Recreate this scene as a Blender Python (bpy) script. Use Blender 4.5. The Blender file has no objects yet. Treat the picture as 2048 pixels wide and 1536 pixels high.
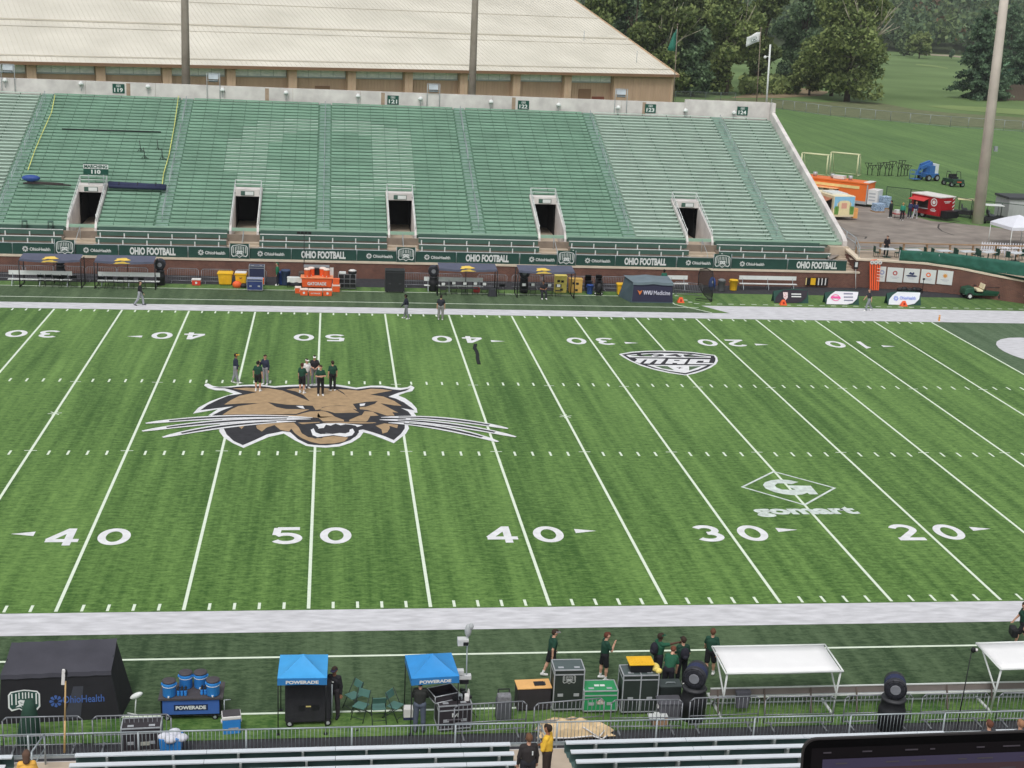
import bpy, bmesh, math, random
import numpy as np
from mathutils import Vector, Matrix
random.seed(7); RN = np.random.RandomState(11)
SC = bpy.context.scene
COL = SC.collection
# ------------------------------------------------------------------ camera
CP = np.array([0.72988, -47.46237, 22.48540]); YAW, PIT, ROL, FPX = 0.136946, 0.277226, 0.0466254, 2745.136
_F = np.array([math.sin(YAW)*math.cos(PIT), math.cos(YAW)*math.cos(PIT), -math.sin(PIT)])
_R0 = np.array([math.cos(YAW), -math.sin(YAW), 0.0]); _U0 = np.cross(_R0, _F)
_R = math.cos(ROL)*_R0 + math.sin(ROL)*_U0; _U = -math.sin(ROL)*_R0 + math.cos(ROL)*_U0
cam = bpy.data.cameras.new('camera'); camo = bpy.data.objects.new('camera', cam); COL.objects.link(camo)
cam.sensor_width = 36.0; cam.lens = 36.0*FPX/2048.0; cam.clip_start = 0.05; cam.clip_end = 6000
M4 = Matrix(((_R[0], _U[0], -_F[0], CP[0]), (_R[1], _U[1], -_F[1], CP[1]), (_R[2], _U[2], -_F[2], CP[2]), (0, 0, 0, 1)))
camo.matrix_world = M4
SC.camera = camo
# ------------------------------------------------------------------ overcast daylight
SUN_EL, SUN_AZ = math.radians(58), math.radians(200)
w = bpy.data.worlds.new('World'); SC.world = w; w.use_nodes = True
nt = w.node_tree; nt.nodes.clear()
sky = nt.nodes.new('ShaderNodeTexSky'); sky.sky_type = 'NISHITA'; sky.sun_disc = False
sky.sun_elevation = SUN_EL; sky.sun_rotation = SUN_AZ; sky.dust_density = 4.0; sky.air_density = 1.5
hs = nt.nodes.new('ShaderNodeHueSaturation'); hs.inputs['Saturation'].default_value = 0.22
bg = nt.nodes.new('ShaderNodeBackground'); bg.inputs['Strength'].default_value = 0.15
wo = nt.nodes.new('ShaderNodeOutputWorld')
nt.links.new(sky.outputs[0], hs.inputs['Color']); nt.links.new(hs.outputs[0], bg.inputs[0]); nt.links.new(bg.outputs[0], wo.inputs[0])
sl = bpy.data.lights.new('sun', 'SUN'); sl.energy = 1.1; sl.angle = math.radians(15); sl.color = (1.0, 0.975, 0.94)
so = bpy.data.objects.new('sun', sl); COL.objects.link(so)
sd = Vector((math.sin(SUN_AZ)*math.cos(SUN_EL), math.cos(SUN_AZ)*math.cos(SUN_EL), math.sin(SUN_EL)))
so.rotation_euler = sd.to_track_quat('Z', 'Y').to_euler(); so.location = (0, -20, 80)
vs = SC.view_settings; SC.display_settings.display_device = 'sRGB'
vs.view_transform = 'Standard'; vs.look = 'None'; vs.gamma = 1.0; vs.use_curve_mapping = False; vs.exposure = -0.16
# ------------------------------------------------------------------ pixel of the survey photograph -> place on a known plane
def _ray(u, v): return _F + _R*((u-1024)/FPX) - _U*((v-768)/FPX)
def gz(u, v, z=0.0):
    d = _ray(u, v); p = CP + d*((z-CP[2])/d[2]); return Vector(p)
def gy(u, v, y):
    d = _ray(u, v); p = CP + d*((y-CP[1])/d[1]); return Vector(p)
def gx(u, v, x):
    d = _ray(u, v); p = CP + d*((x-CP[0])/d[0]); return Vector(p)
# ------------------------------------------------------------------ materials
def lin(c): 
    c = c/255.0
    return c/12.92 if c <= 0.04045 else ((c+0.055)/1.055)**2.4
MATS = {}
def mat(name, rgb, rough=0.7, var=0.12, scale=6.0, metal=0.0, bump=0.0, bscale=None, k=1.12, spec=0.35, stretch=None, emit=0.0, rgb2=None, detail=4.0):
    """rgb: surface colour as 0..255 display values; var: brightness variation by noise; rgb2: second colour mixed by noise"""
    if name in MATS: return MATS[name]
    m = bpy.data.materials.new(name); m.use_nodes = True; n = m.node_tree; L = n.links
    b = n.nodes['Principled BSDF']
    col = [min(0.85, lin(x)*k) for x in rgb]
    b.inputs['Roughness'].default_value = rough; b.inputs['Metallic'].default_value = metal
    b.inputs['Specular IOR Level'].default_value = spec
    b.inputs['Base Color'].default_value = (*col, 1)
    tc = n.nodes.new('ShaderNodeTexCoord'); mp = n.nodes.new('ShaderNodeMapping')
    L.new(tc.outputs['Object'], mp.inputs['Vector'])
    if stretch: mp.inputs['Scale'].default_value = stretch
    if var > 0 or rgb2:
        nz = n.nodes.new('ShaderNodeTexNoise'); nz.inputs['Scale'].default_value = scale; nz.inputs['Detail'].default_value = detail
        L.new(mp.outputs[0], nz.inputs['Vector'])
        rp = n.nodes.new('ShaderNodeValToRGB'); L.new(nz.outputs['Fac'], rp.inputs[0])
        e = rp.color_ramp.elements; e[0].position = 0.3; e[1].position = 0.7
        c2 = [min(0.85, lin(x)*k) for x in rgb2] if rgb2 else col
        e[0].color = (*[x*(1-var) for x in col], 1); e[1].color = (*[min(0.9, x*(1+var)) for x in c2], 1)
        L.new(rp.outputs[0], b.inputs['Base Color'])
    if bump > 0:
        bz = n.nodes.new('ShaderNodeTexNoise'); bz.inputs['Scale'].default_value = bscale or scale*6; bz.inputs['Detail'].default_value = 5
        L.new(mp.outputs[0], bz.inputs['Vector'])
        bp = n.nodes.new('ShaderNodeBump'); bp.inputs['Strength'].default_value = bump; bp.inputs['Distance'].default_value = 0.03
        L.new(bz.outputs['Fac'], bp.inputs['Height']); L.new(bp.outputs[0], b.inputs['Normal'])
    if emit > 0:
        b.inputs['Emission Color'].default_value = (*col, 1); b.inputs['Emission Strength'].default_value = emit
    MATS[name] = m
    return m
# ------------------------------------------------------------------ mesh builder
def rot2(x, y, a): return x*math.cos(a)-y*math.sin(a), x*math.sin(a)+y*math.cos(a)
class MB:
    def __init__(s): s.v = []; s.f = []; s.m = []; s.sm = []
    def add(s, vs, fs, mi=0, smooth=False):
        o = len(s.v); s.v += [tuple(p) for p in vs]
        for f in fs: s.f.append([i+o for i in f]); s.m.append(mi); s.sm.append(smooth)
        return s
    def box(s, cx, cy, cz, sx, sy, sz, rz=0, mi=0):
        vs = []
        for dz in (-.5, .5):
            for dx, dy in ((-.5, -.5), (.5, -.5), (.5, .5), (-.5, .5)):
                x, y = rot2(dx*sx, dy*sy, rz); vs.append((cx+x, cy+y, cz+dz*sz))
        return s.add(vs, [(3, 2, 1, 0), (4, 5, 6, 7), (0, 1, 5, 4), (1, 2, 6, 5), (2, 3, 7, 6), (3, 0, 4, 7)], mi)
    def bx(s, x0, x1, y0, y1, z0, z1, mi=0): return s.box((x0+x1)/2, (y0+y1)/2, (z0+z1)/2, abs(x1-x0), abs(y1-y0), abs(z1-z0), 0, mi)
    def hexa(s, p, mi=0):   # 8 points bottom 4 ccw, top 4 ccw
        return s.add(p, [(3, 2, 1, 0), (4, 5, 6, 7), (0, 1, 5, 4), (1, 2, 6, 5), (2, 3, 7, 6), (3, 0, 4, 7)], mi)
    def bar(s, a, b, w=.05, h=.05, mi=0):
        a = Vector(a); b = Vector(b); d = (b-a)
        if d.length < 1e-6: return s
        d.normalize(); up = Vector((0, 0, 1)) if abs(d.z) < .95 else Vector((0, 1, 0))
        r = d.cross(up).normalized(); u = r.cross(d).normalized()
        P = []
        for c in (a, b):
            for i, j in ((-1, -1), (1, -1), (1, 1), (-1, 1)): P.append(c+r*(i*w/2)+u*(j*h/2))
        return s.add(P, [(3, 2, 1, 0), (4, 5, 6, 7), (0, 1, 5, 4), (1, 2, 6, 5), (2, 3, 7, 6), (3, 0, 4, 7)], mi)
    def tube(s, a, b, r0, r1=None, n=8, mi=0, smooth=True, caps=True):
        r1 = r0 if r1 is None else r1
        a = Vector(a); b = Vector(b); d = (b-a).normalized(); up = Vector((0, 0, 1)) if abs(d.z) < .95 else Vector((0, 1, 0))
        x = d.cross(up).normalized(); y = x.cross(d).normalized(); P = []
        for c, r in ((a, r0), (b, r1)):
            for i in range(n):
                t = 2*math.pi*i/n; P.append(c+x*(r*math.cos(t))+y*(r*math.sin(t)))
        s.add(P, [(i, (i+1) % n, n+(i+1) % n, n+i) for i in range(n)], mi, smooth)
        if caps:
            o = len(s.v)-2*n; s.f += [[o+i for i in range(n)][::-1], [o+n+i for i in range(n)]]; s.m += [mi, mi]; s.sm += [False, False]
        return s
    def path(s, pts, r, n=6, mi=0):
        pts = [Vector(p) for p in pts]
        for a, b in zip(pts[:-1], pts[1:]): s.tube(a, b, r, r, n, mi)
        return s
    def lathe(s, prof, n=16, c=(0, 0, 0), mi=0, smooth=True, ax='z'):
        P = []; k = len(prof)
        for r, z in prof:
            for i in range(n):
                t = 2*math.pi*i/n; q = (r*math.cos(t), r*math.sin(t), z)
                if ax == 'y': q = (q[0], q[2], q[1])
                if ax == 'x': q = (q[2], q[0], q[1])
                P.append((c[0]+q[0], c[1]+q[1], c[2]+q[2]))
        fs = [(j*n+i, j*n+(i+1) % n, (j+1)*n+(i+1) % n, (j+1)*n+i) for j in range(k-1) for i in range(n)]
        s.add(P, fs, mi, smooth)
        o = len(s.v)-k*n; s.f += [[o+i for i in range(n)][::-1], [o+(k-1)*n+i for i in range(n)]]; s.m += [mi, mi]; s.sm += [False, False]
        return s
    def poly(s, pts, mi=0): return s.add(pts, [list(range(len(pts)))], mi)
    def prism(s, pts, z0, z1, mi=0):
        n = len(pts); P = [(x, y, z0) for x, y in pts]+[(x, y, z1) for x, y in pts]
        return s.add(P, [list(range(n))[::-1], list(range(n, 2*n))]+[(i, (i+1) % n, n+(i+1) % n, n+i) for i in range(n)], mi)
    def extr(s, pts, dv, mi=0):   # closed 3-d polygon swept by dv
        n = len(pts); dv = Vector(dv); P = [Vector(p) for p in pts]; P = P+[p+dv for p in P]
        return s.add(P, [list(range(n))[::-1], list(range(n, 2*n))]+[(i, (i+1) % n, n+(i+1) % n, n+i) for i in range(n)], mi)
    def ball(s, c, r, nu=12, nv=8, mi=0):
        r = (r, r, r) if not hasattr(r, '__len__') else r; P = []
        for j in range(nv+1):
            ph = math.pi*(j/nv)-math.pi/2; ph = max(-1.5, min(1.5, ph))
            for i in range(nu):
                t = 2*math.pi*i/nu; P.append((c[0]+r[0]*math.cos(ph)*math.cos(t), c[1]+r[1]*math.cos(ph)*math.sin(t), c[2]+r[2]*math.sin(ph)))
        return s.add(P, [(j*nu+i, j*nu+(i+1) % nu, (j+1)*nu+(i+1) % nu, (j+1)*nu+i) for j in range(nv) for i in range(nu)]+[list(range(nu))[::-1], [nv*nu+i for i in range(nu)]], mi, True)
    def strip(s, pts, wd, z=0, closed=False, mi=0, fn=None):   # flat thick polyline in xy (fn maps (x,y)->3d)
        P = [Vector((p[0], p[1])) for p in pts]; n = len(P); A = []; B = []
        for i in range(n):
            if closed: a, b = P[(i-1) % n], P[(i+1) % n]; c0, c1 = P[i]-a, b-P[i]
            else:
                c0 = P[i]-P[i-1] if i > 0 else P[1]-P[0]; c1 = P[i+1]-P[i] if i < n-1 else P[i]-P[i-1]
            c0 = c0.normalized(); c1 = c1.normalized(); t = (c0+c1); t = t.normalized() if t.length > 1e-6 else c0
            nn = Vector((-t.y, t.x)); k = 1/max(.5, abs(nn.dot(Vector((-c0.y, c0.x))))); wv = wd[i] if hasattr(wd, '__len__') else wd
            A.append(P[i]+nn*(wv/2*k)); B.append(P[i]-nn*(wv/2*k))
        f = fn or (lambda x, y: (x, y, z))
        V = [f(p.x, p.y) for p in A]+[f(p.x, p.y) for p in B]
        rg = range(n) if closed else range(n-1)
        return s.add(V, [(i, n+i, n+(i+1) % n, (i+1) % n) for i in rg], mi)
    def mesh(s, name, mats):
        me = bpy.data.meshes.new(name); me.from_pydata(s.v, [], s.f)
        for m in (mats if isinstance(mats, (list, tuple)) else [mats]): me.materials.append(m)
        me.polygons.foreach_set('material_index', s.m); me.polygons.foreach_set('use_smooth', s.sm); me.update()
        return me
    def build(s, name, mats, parent=None, loc=None, rz=0, bevel=0):
        o = bpy.data.objects.new(name, s.mesh(name, mats)); COL.objects.link(o)
        if parent is not None: o.parent = parent
        if loc is not None: o.location = loc
        if rz: o.rotation_euler = (0, 0, rz)
        if bevel:
            b = o.modifiers.new('b', 'BEVEL'); b.width = bevel; b.segments = 2; b.limit_method = 'ANGLE'
        return o
def tag(o, label=None, cat=None, group=None, kind=None):
    if label: o['label'] = label
    if cat: o['category'] = cat
    if group: o['group'] = group
    if kind: o['kind'] = kind
    return o
def thing(name, label, cat, loc=(0, 0, 0), rz=0, group=None):
    o = bpy.data.objects.new(name, None); COL.objects.link(o); o.location = loc; o.rotation_euler = (0, 0, rz); o.empty_display_size = .2
    return tag(o, label, cat, group)
def copy_tree(o, parent=None):
    c = o.copy(); COL.objects.link(c); c.parent = parent
    for ch in list(o.children): copy_tree(ch, c)
    return c
def copies(root, places, labels):
    """root stays at places[0]; further copies with own labels"""
    out = []
    for i, (pl, lb) in enumerate(zip(places, labels)):
        o = root if i == 0 else copy_tree(root)
        o.location = pl[0]; o.rotation_euler = (0, 0, pl[1]); o['label'] = lb; out.append(o)
    return out
def structure(name, mb, m): return tag(mb.build(name, m), kind='structure')
_TX = {}
def text_mesh(txt, bold=0.0, sx=1.0, space=1.0):
    """flat outline lettering, height 1 (cap height about .73), centred on x, in the xy plane"""
    key = (txt, bold, sx, space)
    if key not in _TX:
        cu = bpy.data.curves.new('t', 'FONT'); cu.body = txt; cu.offset = bold; cu.align_x = 'CENTER'; cu.fill_mode = 'FRONT'; cu.resolution_u = 3; cu.space_character = space
        ob = bpy.data.objects.new('t', cu); COL.objects.link(ob)
        dg = bpy.context.evaluated_depsgraph_get(); me = bpy.data.meshes.new_from_object(ob.evaluated_get(dg))
        _TX[key] = ([(v.co.x*sx, v.co.y) for v in me.vertices], [list(p.vertices) for p in me.polygons])
        bpy.data.objects.remove(ob); bpy.data.curves.remove(cu); bpy.data.meshes.remove(me)
    return _TX[key]
def text_on(mb, txt, c, ux, uy, width, height, bold=0.01, mi=0, space=1.0):
    """lettering fitted into width x height around c on the plane spanned by unit vectors ux, uy"""
    vs, fs = text_mesh(txt, bold, 1.0, space); a = np.array(vs); lo = a.min(0); hi = a.max(0)
    ux = Vector(ux); uy = Vector(uy); c = Vector(c)
    kx = width/(hi[0]-lo[0]); ky = height/(hi[1]-lo[1])
    P = [c+ux*((x-(lo[0]+hi[0])/2)*kx)+uy*((y-(lo[1]+hi[1])/2)*ky) for x, y in vs]
    return mb.add(P, fs, mi)
# ================================================================== FIELD AND GROUND
YD = 0.9144
def turf(name, dark, light, k=1.1, stripe=0.10, patch=None):
    m = bpy.data.materials.new(name); m.use_nodes = True; n = m.node_tree; L = n.links; b = n.nodes['Principled BSDF']
    b.inputs['Roughness'].default_value = .85; b.inputs['Specular IOR Level'].default_value = .2; b.inputs['Sheen Weight'].default_value = .22; b.inputs['Sheen Roughness'].default_value = .35; b.inputs['Sheen Tint'].default_value = (.75, .95, .6, 1)
    tc = n.nodes.new('ShaderNodeTexCoord')
    def noise(sc, det, st):
        mp = n.nodes.new('ShaderNodeMapping'); mp.inputs['Scale'].default_value = st; L.new(tc.outputs['Object'], mp.inputs[0])
        z = n.nodes.new('ShaderNodeTexNoise'); z.inputs['Scale'].default_value = sc; z.inputs['Detail'].default_value = det; z.inputs['Roughness'].default_value = .65
        L.new(mp.outputs[0], z.inputs['Vector']); return z.outputs['Fac']
    def mth(op, a, bb):
        x = n.nodes.new('ShaderNodeMath'); x.operation = op
        for i, q in enumerate((a, bb)):
            if isinstance(q, (int, float)): x.inputs[i].default_value = q
            else: L.new(q, x.inputs[i])
        return x.outputs[0]
    f1 = noise(3.2, 6, (.7, 1.7, 1)); f2 = noise(.10, 3, (1, .6, 1)); f3 = noise(.7, 3, (2.0, .07, 1)); f4 = noise(7, 3, (1, 1.6, 1))
    s = mth('ADD', mth('ADD', mth('MULTIPLY', f1, .95), mth('MULTIPLY', f4, .45)), mth('ADD', mth('MULTIPLY', f2, .30), mth('MULTIPLY', f3, .62+stripe)))
    sx = n.nodes.new('ShaderNodeSeparateXYZ'); L.new(tc.outputs['Object'], sx.inputs[0])
    wn = n.nodes.new('ShaderNodeTexWhiteNoise'); wn.noise_dimensions = '1D'; L.new(mth('FLOOR', mth('MULTIPLY', sx.outputs[0], 1/2.286), 0), wn.inputs['W'])
    s = mth('ADD', s, mth('MULTIPLY', wn.outputs['Value'], .075)); s = mth('MULTIPLY', s, .5); rp = n.nodes.new('ShaderNodeValToRGB'); L.new(s, rp.inputs[0]); e = rp.color_ramp.elements
    e[0].position = .53; e[1].position = .75
    e[0].color = (*[lin(x)*k for x in dark], 1); e[1].color = (*[lin(x)*k for x in light], 1)
    L.new(rp.outputs[0], b.inputs['Base Color'])
    bp = n.nodes.new('ShaderNodeBump'); bp.inputs['Strength'].default_value = .5; bp.inputs['Distance'].default_value = .03
    L.new(f4, bp.inputs['Height']); L.new(bp.outputs[0], b.inputs['Normal'])
    return m
M_field = turf('field_turf', (52, 86, 32), (110, 144, 74))
M_side = turf('sideline_turf', (42, 62, 38), (86, 105, 75))
M_apron = turf('apron_turf', (52, 86, 36), (106, 134, 72))
M_endz = turf('endzone_turf', (54, 76, 52), (94, 114, 88))
M_paint = mat('field_paint', (204, 204, 208), .8, .16, 2.6, k=1.0, bump=.3, bscale=14, stretch=(.45, 1.6, 1), detail=9)
M_paint2 = mat('number_paint', (226, 227, 229), .8, .10, 2.6, k=1.0, bump=.3, bscale=14, detail=8)
M_line = mat('line_paint', (222, 234, 214), .8, .06, 5, k=1.0)
M_asph = mat('track_asphalt', (52, 52, 56), .9, .25, 3, bump=.3)
def sheet(x0, x1, y0, y1, z): return MB().poly([(x0, y0, z), (x1, y0, z), (x1, y1, z), (x0, y1, z)])
structure('track_ground', sheet(-140, 140, -60, 61.6, -.02), M_asph)
structure('sideline_turf', sheet(-90, 90, -9.15, 57.7, 0.0), M_side)
structure('apron_turf', sheet(-90, 90, -9.15, -7.66, .004), M_apron)
structure('apron_turf', sheet(-90, 90, 56.1, 57.7, .004), M_apron)
structure('apron_turf', MB().poly([(29.2, 50.75, .004), (90, 50.75, .004), (90, 56.098, .004), (26.6, 56.098, .004), (26.9, 53.4, .004)]), M_apron)
fieldo = structure('playing_field', sheet(-45.72, 45.72, 0, 48.77, .004), M_field)
structure('end_zone', sheet(45.72, 54.9, 0, 48.77, .004), M_endz)
# white borders and sideline lines
def part(name, mb, m, parent): return mb.build(name, m, parent)
part('border', sheet(-54.9, 54.9, -1.83, -.02, .009), M_paint, fieldo)
part('border', MB().poly([(-54.9, 48.79, .009), (54.9, 48.79, .009), (90, 48.79, .009), (90, 53.1, .009), (29.0, 53.1, .009), (30.6, 50.62, .009), (-54.9, 50.62, .009)]), M_paint, fieldo)
part('sideline_line', sheet(-90, 90, -3.82, -3.70, .008), M_line, fieldo)
part('sideline_line', sheet(-90, 90, -7.66, -7.55, .012), M_line, fieldo)
part('sideline_line', sheet(-90, 28.6, 52.32, 52.43, .008), M_line, fieldo)
part('sideline_line', sheet(-90, 27.0, 56.03, 56.14, .012), M_line, fieldo)
part('sideline_line', MB().strip([(26.7, 56.1), (27.0, 53.4), (29.2, 50.7)], .12, .013), M_line, fieldo)
dash = MB()
for i in range(40):
    x = 28.6+i*.92
    dash.poly([(x, 53.75, .009), (x+.42, 53.75, .009), (x+.42, 53.87, .009), (x, 53.87, .009)])
for i in range(5): dash.poly([(28.3-.18*i, 54.2+.75*i, .010), (28.6-.18*i, 54.2+.75*i, .010), (28.55-.18*i, 54.4+.75*i, .010), (28.25-.18*i, 54.4+.75*i, .010)])
part('dashed_line', dash, M_line, fieldo)
LZ = .010
for i in range(-7, 11):
    x = i*5*YD; part('yard_line', sheet(x-.065, x+.065, .1, 48.67, LZ), M_line, fieldo)
rows = {'near_ticks': (.1, .66), 'near_hashes': (17.66, 18.28), 'far_hashes': (30.46, 31.08), 'far_ticks': (48.08, 48.67)}
for rn, (a, b_) in rows.items():
    t = MB()
    for j in range(-34, 50):
        if j % 5 == 0:
            if 'hash' in rn:
                y = 18.288 if 'near' in rn else 30.48; x = j*YD
                t.poly([(x-.30, y-.035, LZ+.003), (x+.30, y-.035, LZ+.003), (x+.30, y+.035, LZ+.003), (x-.30, y+.035, LZ+.003)])
            continue
        x = j*YD; t.poly([(x-.055, a, LZ), (x+.055, a, LZ), (x+.055, b_, LZ), (x-.055, b_, LZ)])
    tag(part('hash_marks', t, M_line, fieldo), kind='stuff')
for xs in (-35*YD+20*YD, 15*YD):
    s = MB()
    for k in range(3):
        a = k*math.pi/3+.26; s.strip([(xs-.36*math.cos(a), 24.38-.36*math.sin(a)), (xs+.36*math.cos(a), 24.38+.36*math.sin(a))], .07, LZ+.002+.001*k)
    part('kick_star', s, M_line, fieldo)
# yard numbers, drawn as thick strokes in a 1.36 x 1.83 m cell
def arc(cx, cy, rx, ry, a0, a1, n=14): return [(cx+rx*math.cos(math.radians(a0+(a1-a0)*i/n)), cy+ry*math.sin(math.radians(a0+(a1-a0)*i/n))) for i in range(n+1)]
DIG = {'0': [(arc(0, 0, .50, .74, 0, 360, 28)[:-1], True)],
 '1': [([(-.18, .62), (.06, .80), (.06, -.915)], False)],
 '2': [(arc(0, .36, .46, .42, 165, -38, 14)+[(-.42, -.76)], False), ([(-.62, -.78), (.62, -.78)], False)],
 '3': [(arc(-.02, .38, .44, .40, 150, -90, 14), False), (arc(-.02, -.38, .50, .40, 90, -150, 14), False)],
 '4': [([(.24, .915), (.24, -.915)], False), ([(.20, .80), (-.56, -.34)], False), ([(-.66, -.40), (.66, -.40)], False)],
 '5': [([(.52, .78), (-.42, .78)], False), ([(-.40, .86), (-.46, .06)], False), (arc(-.04, -.30, .52, .46, 140, -150, 16), False)]}
def number(d, cx, cy, flip):
    s = MB(); sg = -1 if flip else 1
    for q, (pts, cl) in enumerate(DIG[d]):
        s.strip([(cx+sg*x, cy+sg*y) for x, y in pts], .33, LZ+.001*q, cl)
    part('yard_number', s, M_paint2, fieldo)
for i in range(-3, 5):
    n_ = 50-abs(i)*10; X = i*10*YD; t = str(n_)
    for near in (1, 0):
        cy = 7.25 if near else 48.77-7.25; s = 1 if near else -1
        number(t[0], X-s*1.02, cy, not near); number(t[1], X+s*1.02, cy, not near)
        if i:
            sg = 1 if i > 0 else -1; ax_ = X+sg*2.25; yy = cy+s*.35
            part('number_arrow', MB().poly([(ax_, yy-.24, LZ), (ax_, yy+.24, LZ), (ax_+sg*.95, yy, LZ)]), M_paint2, fieldo)
# dark mark laid on the turf for a presumed smear on the window glass
st = MB(); pz = [gz(951, 689), gz(949, 697), gz(953, 703), gz(955, 710), gz(955, 716), gz(956, 722), gz(958, 729)]
for a, b_ in zip(pz[:-1], pz[1:]): st.bar(a+Vector((0, 0, .03)), b_+Vector((0, 0, .03)), .22, .05)
st.bar(pz[5]+Vector((0, 0, .03)), gz(959, 722)+Vector((0, 0, .03)), .2, .04)
tag(st.build('strap', mat('smear_black', (22, 24, 26), .8, .2, 8)), 'black mark on the turf standing for a window smear, by the far 40 number', 'strap')
# ---------------------------------------------------------------- emblems painted on the field
M_tan = mat('tan_paint', (162, 137, 105), .85, .14, 2.5, bump=.3, bscale=10); M_blk = mat('black_paint', (46, 46, 50), .85, .22, 2.5, bump=.3, bscale=10)
def layer(mb, pts, z, mi):
    return mb.poly([(*gz(u, v, .004).xy, z) for u, v in pts][::-1], mi)
Lq = lambda pts: [(260+u/5.12, 680+v/5.12) for u, v in pts]
Rq = lambda pts: [(640+u/5.12, 740+v/5.12) for u, v in pts]
def blade(a, b_, tip, bow=0.0, wd=3.0):   # whisker polygon between two root points and tip (pixels)
    return [a, tip, b_]
emb = MB()
W_, B_, T_ = 0, 1, 2
white = Lq([(770, 450), (800, 448), (850, 472), (910, 483), (1000, 478), (1150, 462), (1320, 456), (1480, 475), (1620, 463), (1760, 458), (1945, 452)]) + \
  Rq([(60, 152), (170, 150), (270, 165), (370, 183), (520, 162), (640, 162), (740, 178), (830, 186), (895, 178), (930, 158), (968, 182), (945, 218), (880, 232), (800, 262), (870, 290), (940, 340), (990, 395), (998, 440), (960, 438), (985, 470), (930, 500), (900, 560), (912, 600), (880, 655), (755, 752), (640, 705), (520, 660), (445, 640), (410, 690), (330, 742), (200, 785), (60, 797), (-60, 790)]) + \
  Lq([(1800, 1085), (1690, 1030), (1600, 975), (1575, 960), (1420, 995), (1270, 1060), (1162, 1107), (1060, 1062), (960, 1000), (915, 940), (912, 880), (960, 790), (800, 775), (900, 710), (645, 755), (700, 695), (820, 630), (960, 580), (1060, 552), (960, 518), (870, 516), (800, 495), (760, 468)])
layer(emb, white, .016, W_)
black = Lq([(840, 487), (920, 497), (1010, 490), (1150, 476), (1320, 473), (1480, 490), (1620, 480), (1760, 476), (1945, 470)]) + \
  Rq([(60, 170), (170, 170), (280, 186), (370, 200), (520, 180), (640, 182), (740, 200), (820, 208), (925, 190), (880, 215), (800, 236), (700, 275), (780, 296), (860, 335), (930, 385), (968, 415), (830, 392), (900, 425), (935, 468), (880, 500), (868, 560), (868, 600), (830, 655), (755, 720), (660, 680), (540, 640), (440, 612), (400, 618), (380, 670), (310, 720), (200, 760), (60, 775), (-60, 770)]) + \
  Lq([(1820, 1068), (1720, 1018), (1640, 945), (1560, 938), (1400, 970), (1260, 1035), (1155, 1080), (1060, 1035), (990, 970), (958, 905), (1000, 860), (980, 790), (840, 775), (950, 720), (1060, 680), (720, 722), (790, 670), (900, 615), (1010, 572), (1150, 552), (1060, 520), (960, 495)])
layer(emb, black, .020, B_)
tans = [Lq([(965, 665), (1030, 620), (1120, 575), (1300, 538), (1150, 515), (1050, 500), (1180, 492), (1400, 495), (1560, 520), (1700, 575), (1840, 630), (1780, 570), (1700, 530), (1600, 510), (1680, 497), (1800, 500), (1945, 490)]) +
  Rq([(60, 190), (170, 205), (260, 260), (310, 310), (240, 235), (180, 200), (300, 205), (400, 215), (520, 195), (640, 200), (740, 215), (620, 235), (515, 256), (650, 275), (760, 320), (835, 370), (760, 365), (620, 345), (800, 440), (740, 435), (765, 470), (680, 470), (590, 440), (480, 412), (410, 405), (400, 380), (590, 322), (470, 330), (335, 350), (400, 440), (300, 440), (150, 445), (90, 425), (0, 415)]) +
  Lq([(1960, 712), (1900, 720), (1870, 675), (1600, 665), (1410, 640), (1500, 690), (1600, 710), (1840, 715), (1700, 760), (1400, 765), (1100, 765), (945, 770), (1030, 715), (1110, 680), (1330, 650), (1150, 652)]),
  Lq([(1330, 770), (1700, 772), (1840, 735), (1960, 730)])+Rq([(60, 430), (120, 455), (150, 480), (245, 515), (245, 530), (30, 530), (-30, 480), (-20, 440)])+Lq([(1960, 800), (1720, 790), (1500, 778)]),
  Rq([(300, 515), (400, 470), (455, 425), (540, 430), (600, 470), (515, 475), (490, 520), (470, 532), (300, 530)]),
  Lq([(1720, 850), (1940, 842)])+Rq([(0, 545), (120, 538), (300, 535), (560, 540), (580, 545), (480, 552), (330, 550), (0, 556)])+Lq([(1760, 865)]),
  Lq([(1290, 880), (1350, 865), (1500, 850), (1680, 850), (1730, 900), (1760, 960), (1830, 1000), (1960, 1010)])+Rq([(40, 690), (140, 680), (290, 695), (250, 735), (150, 755), (0, 760)])+Lq([(1860, 1050), (1760, 1010), (1690, 960), (1650, 910), (1630, 940), (1540, 925), (1480, 875), (1400, 900), (1350, 940), (1300, 910)]),
  Lq([(1110, 885), (1180, 875), (1142, 915)]),
  Rq([(570, 575), (660, 550), (800, 565), (790, 600), (710, 575), (715, 600), (690, 640), (640, 655), (630, 610)])]
for i, t in enumerate(tans): layer(emb, t, .024+.0003*i, T_)
layer(emb, Lq([(1960, 700), (2048, 680)])+Rq([(300, 372), (200, 368), (100, 372), (20, 386)]), .028, B_)
layer(emb, Rq([(330, 400), (420, 420), (455, 425), (430, 465), (300, 495), (290, 520), (260, 520), (255, 500), (150, 470), (190, 450), (400, 440)]), .028, B_)
layer(emb, Rq([(335, 350), (470, 340), (590, 322), (560, 350), (470, 380), (410, 383), (400, 405), (370, 390)]), .0285, B_)
layer(emb, Lq([(1500, 855), (1250, 870), (1230, 845), (1500, 832)]), .0285, B_)
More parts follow.
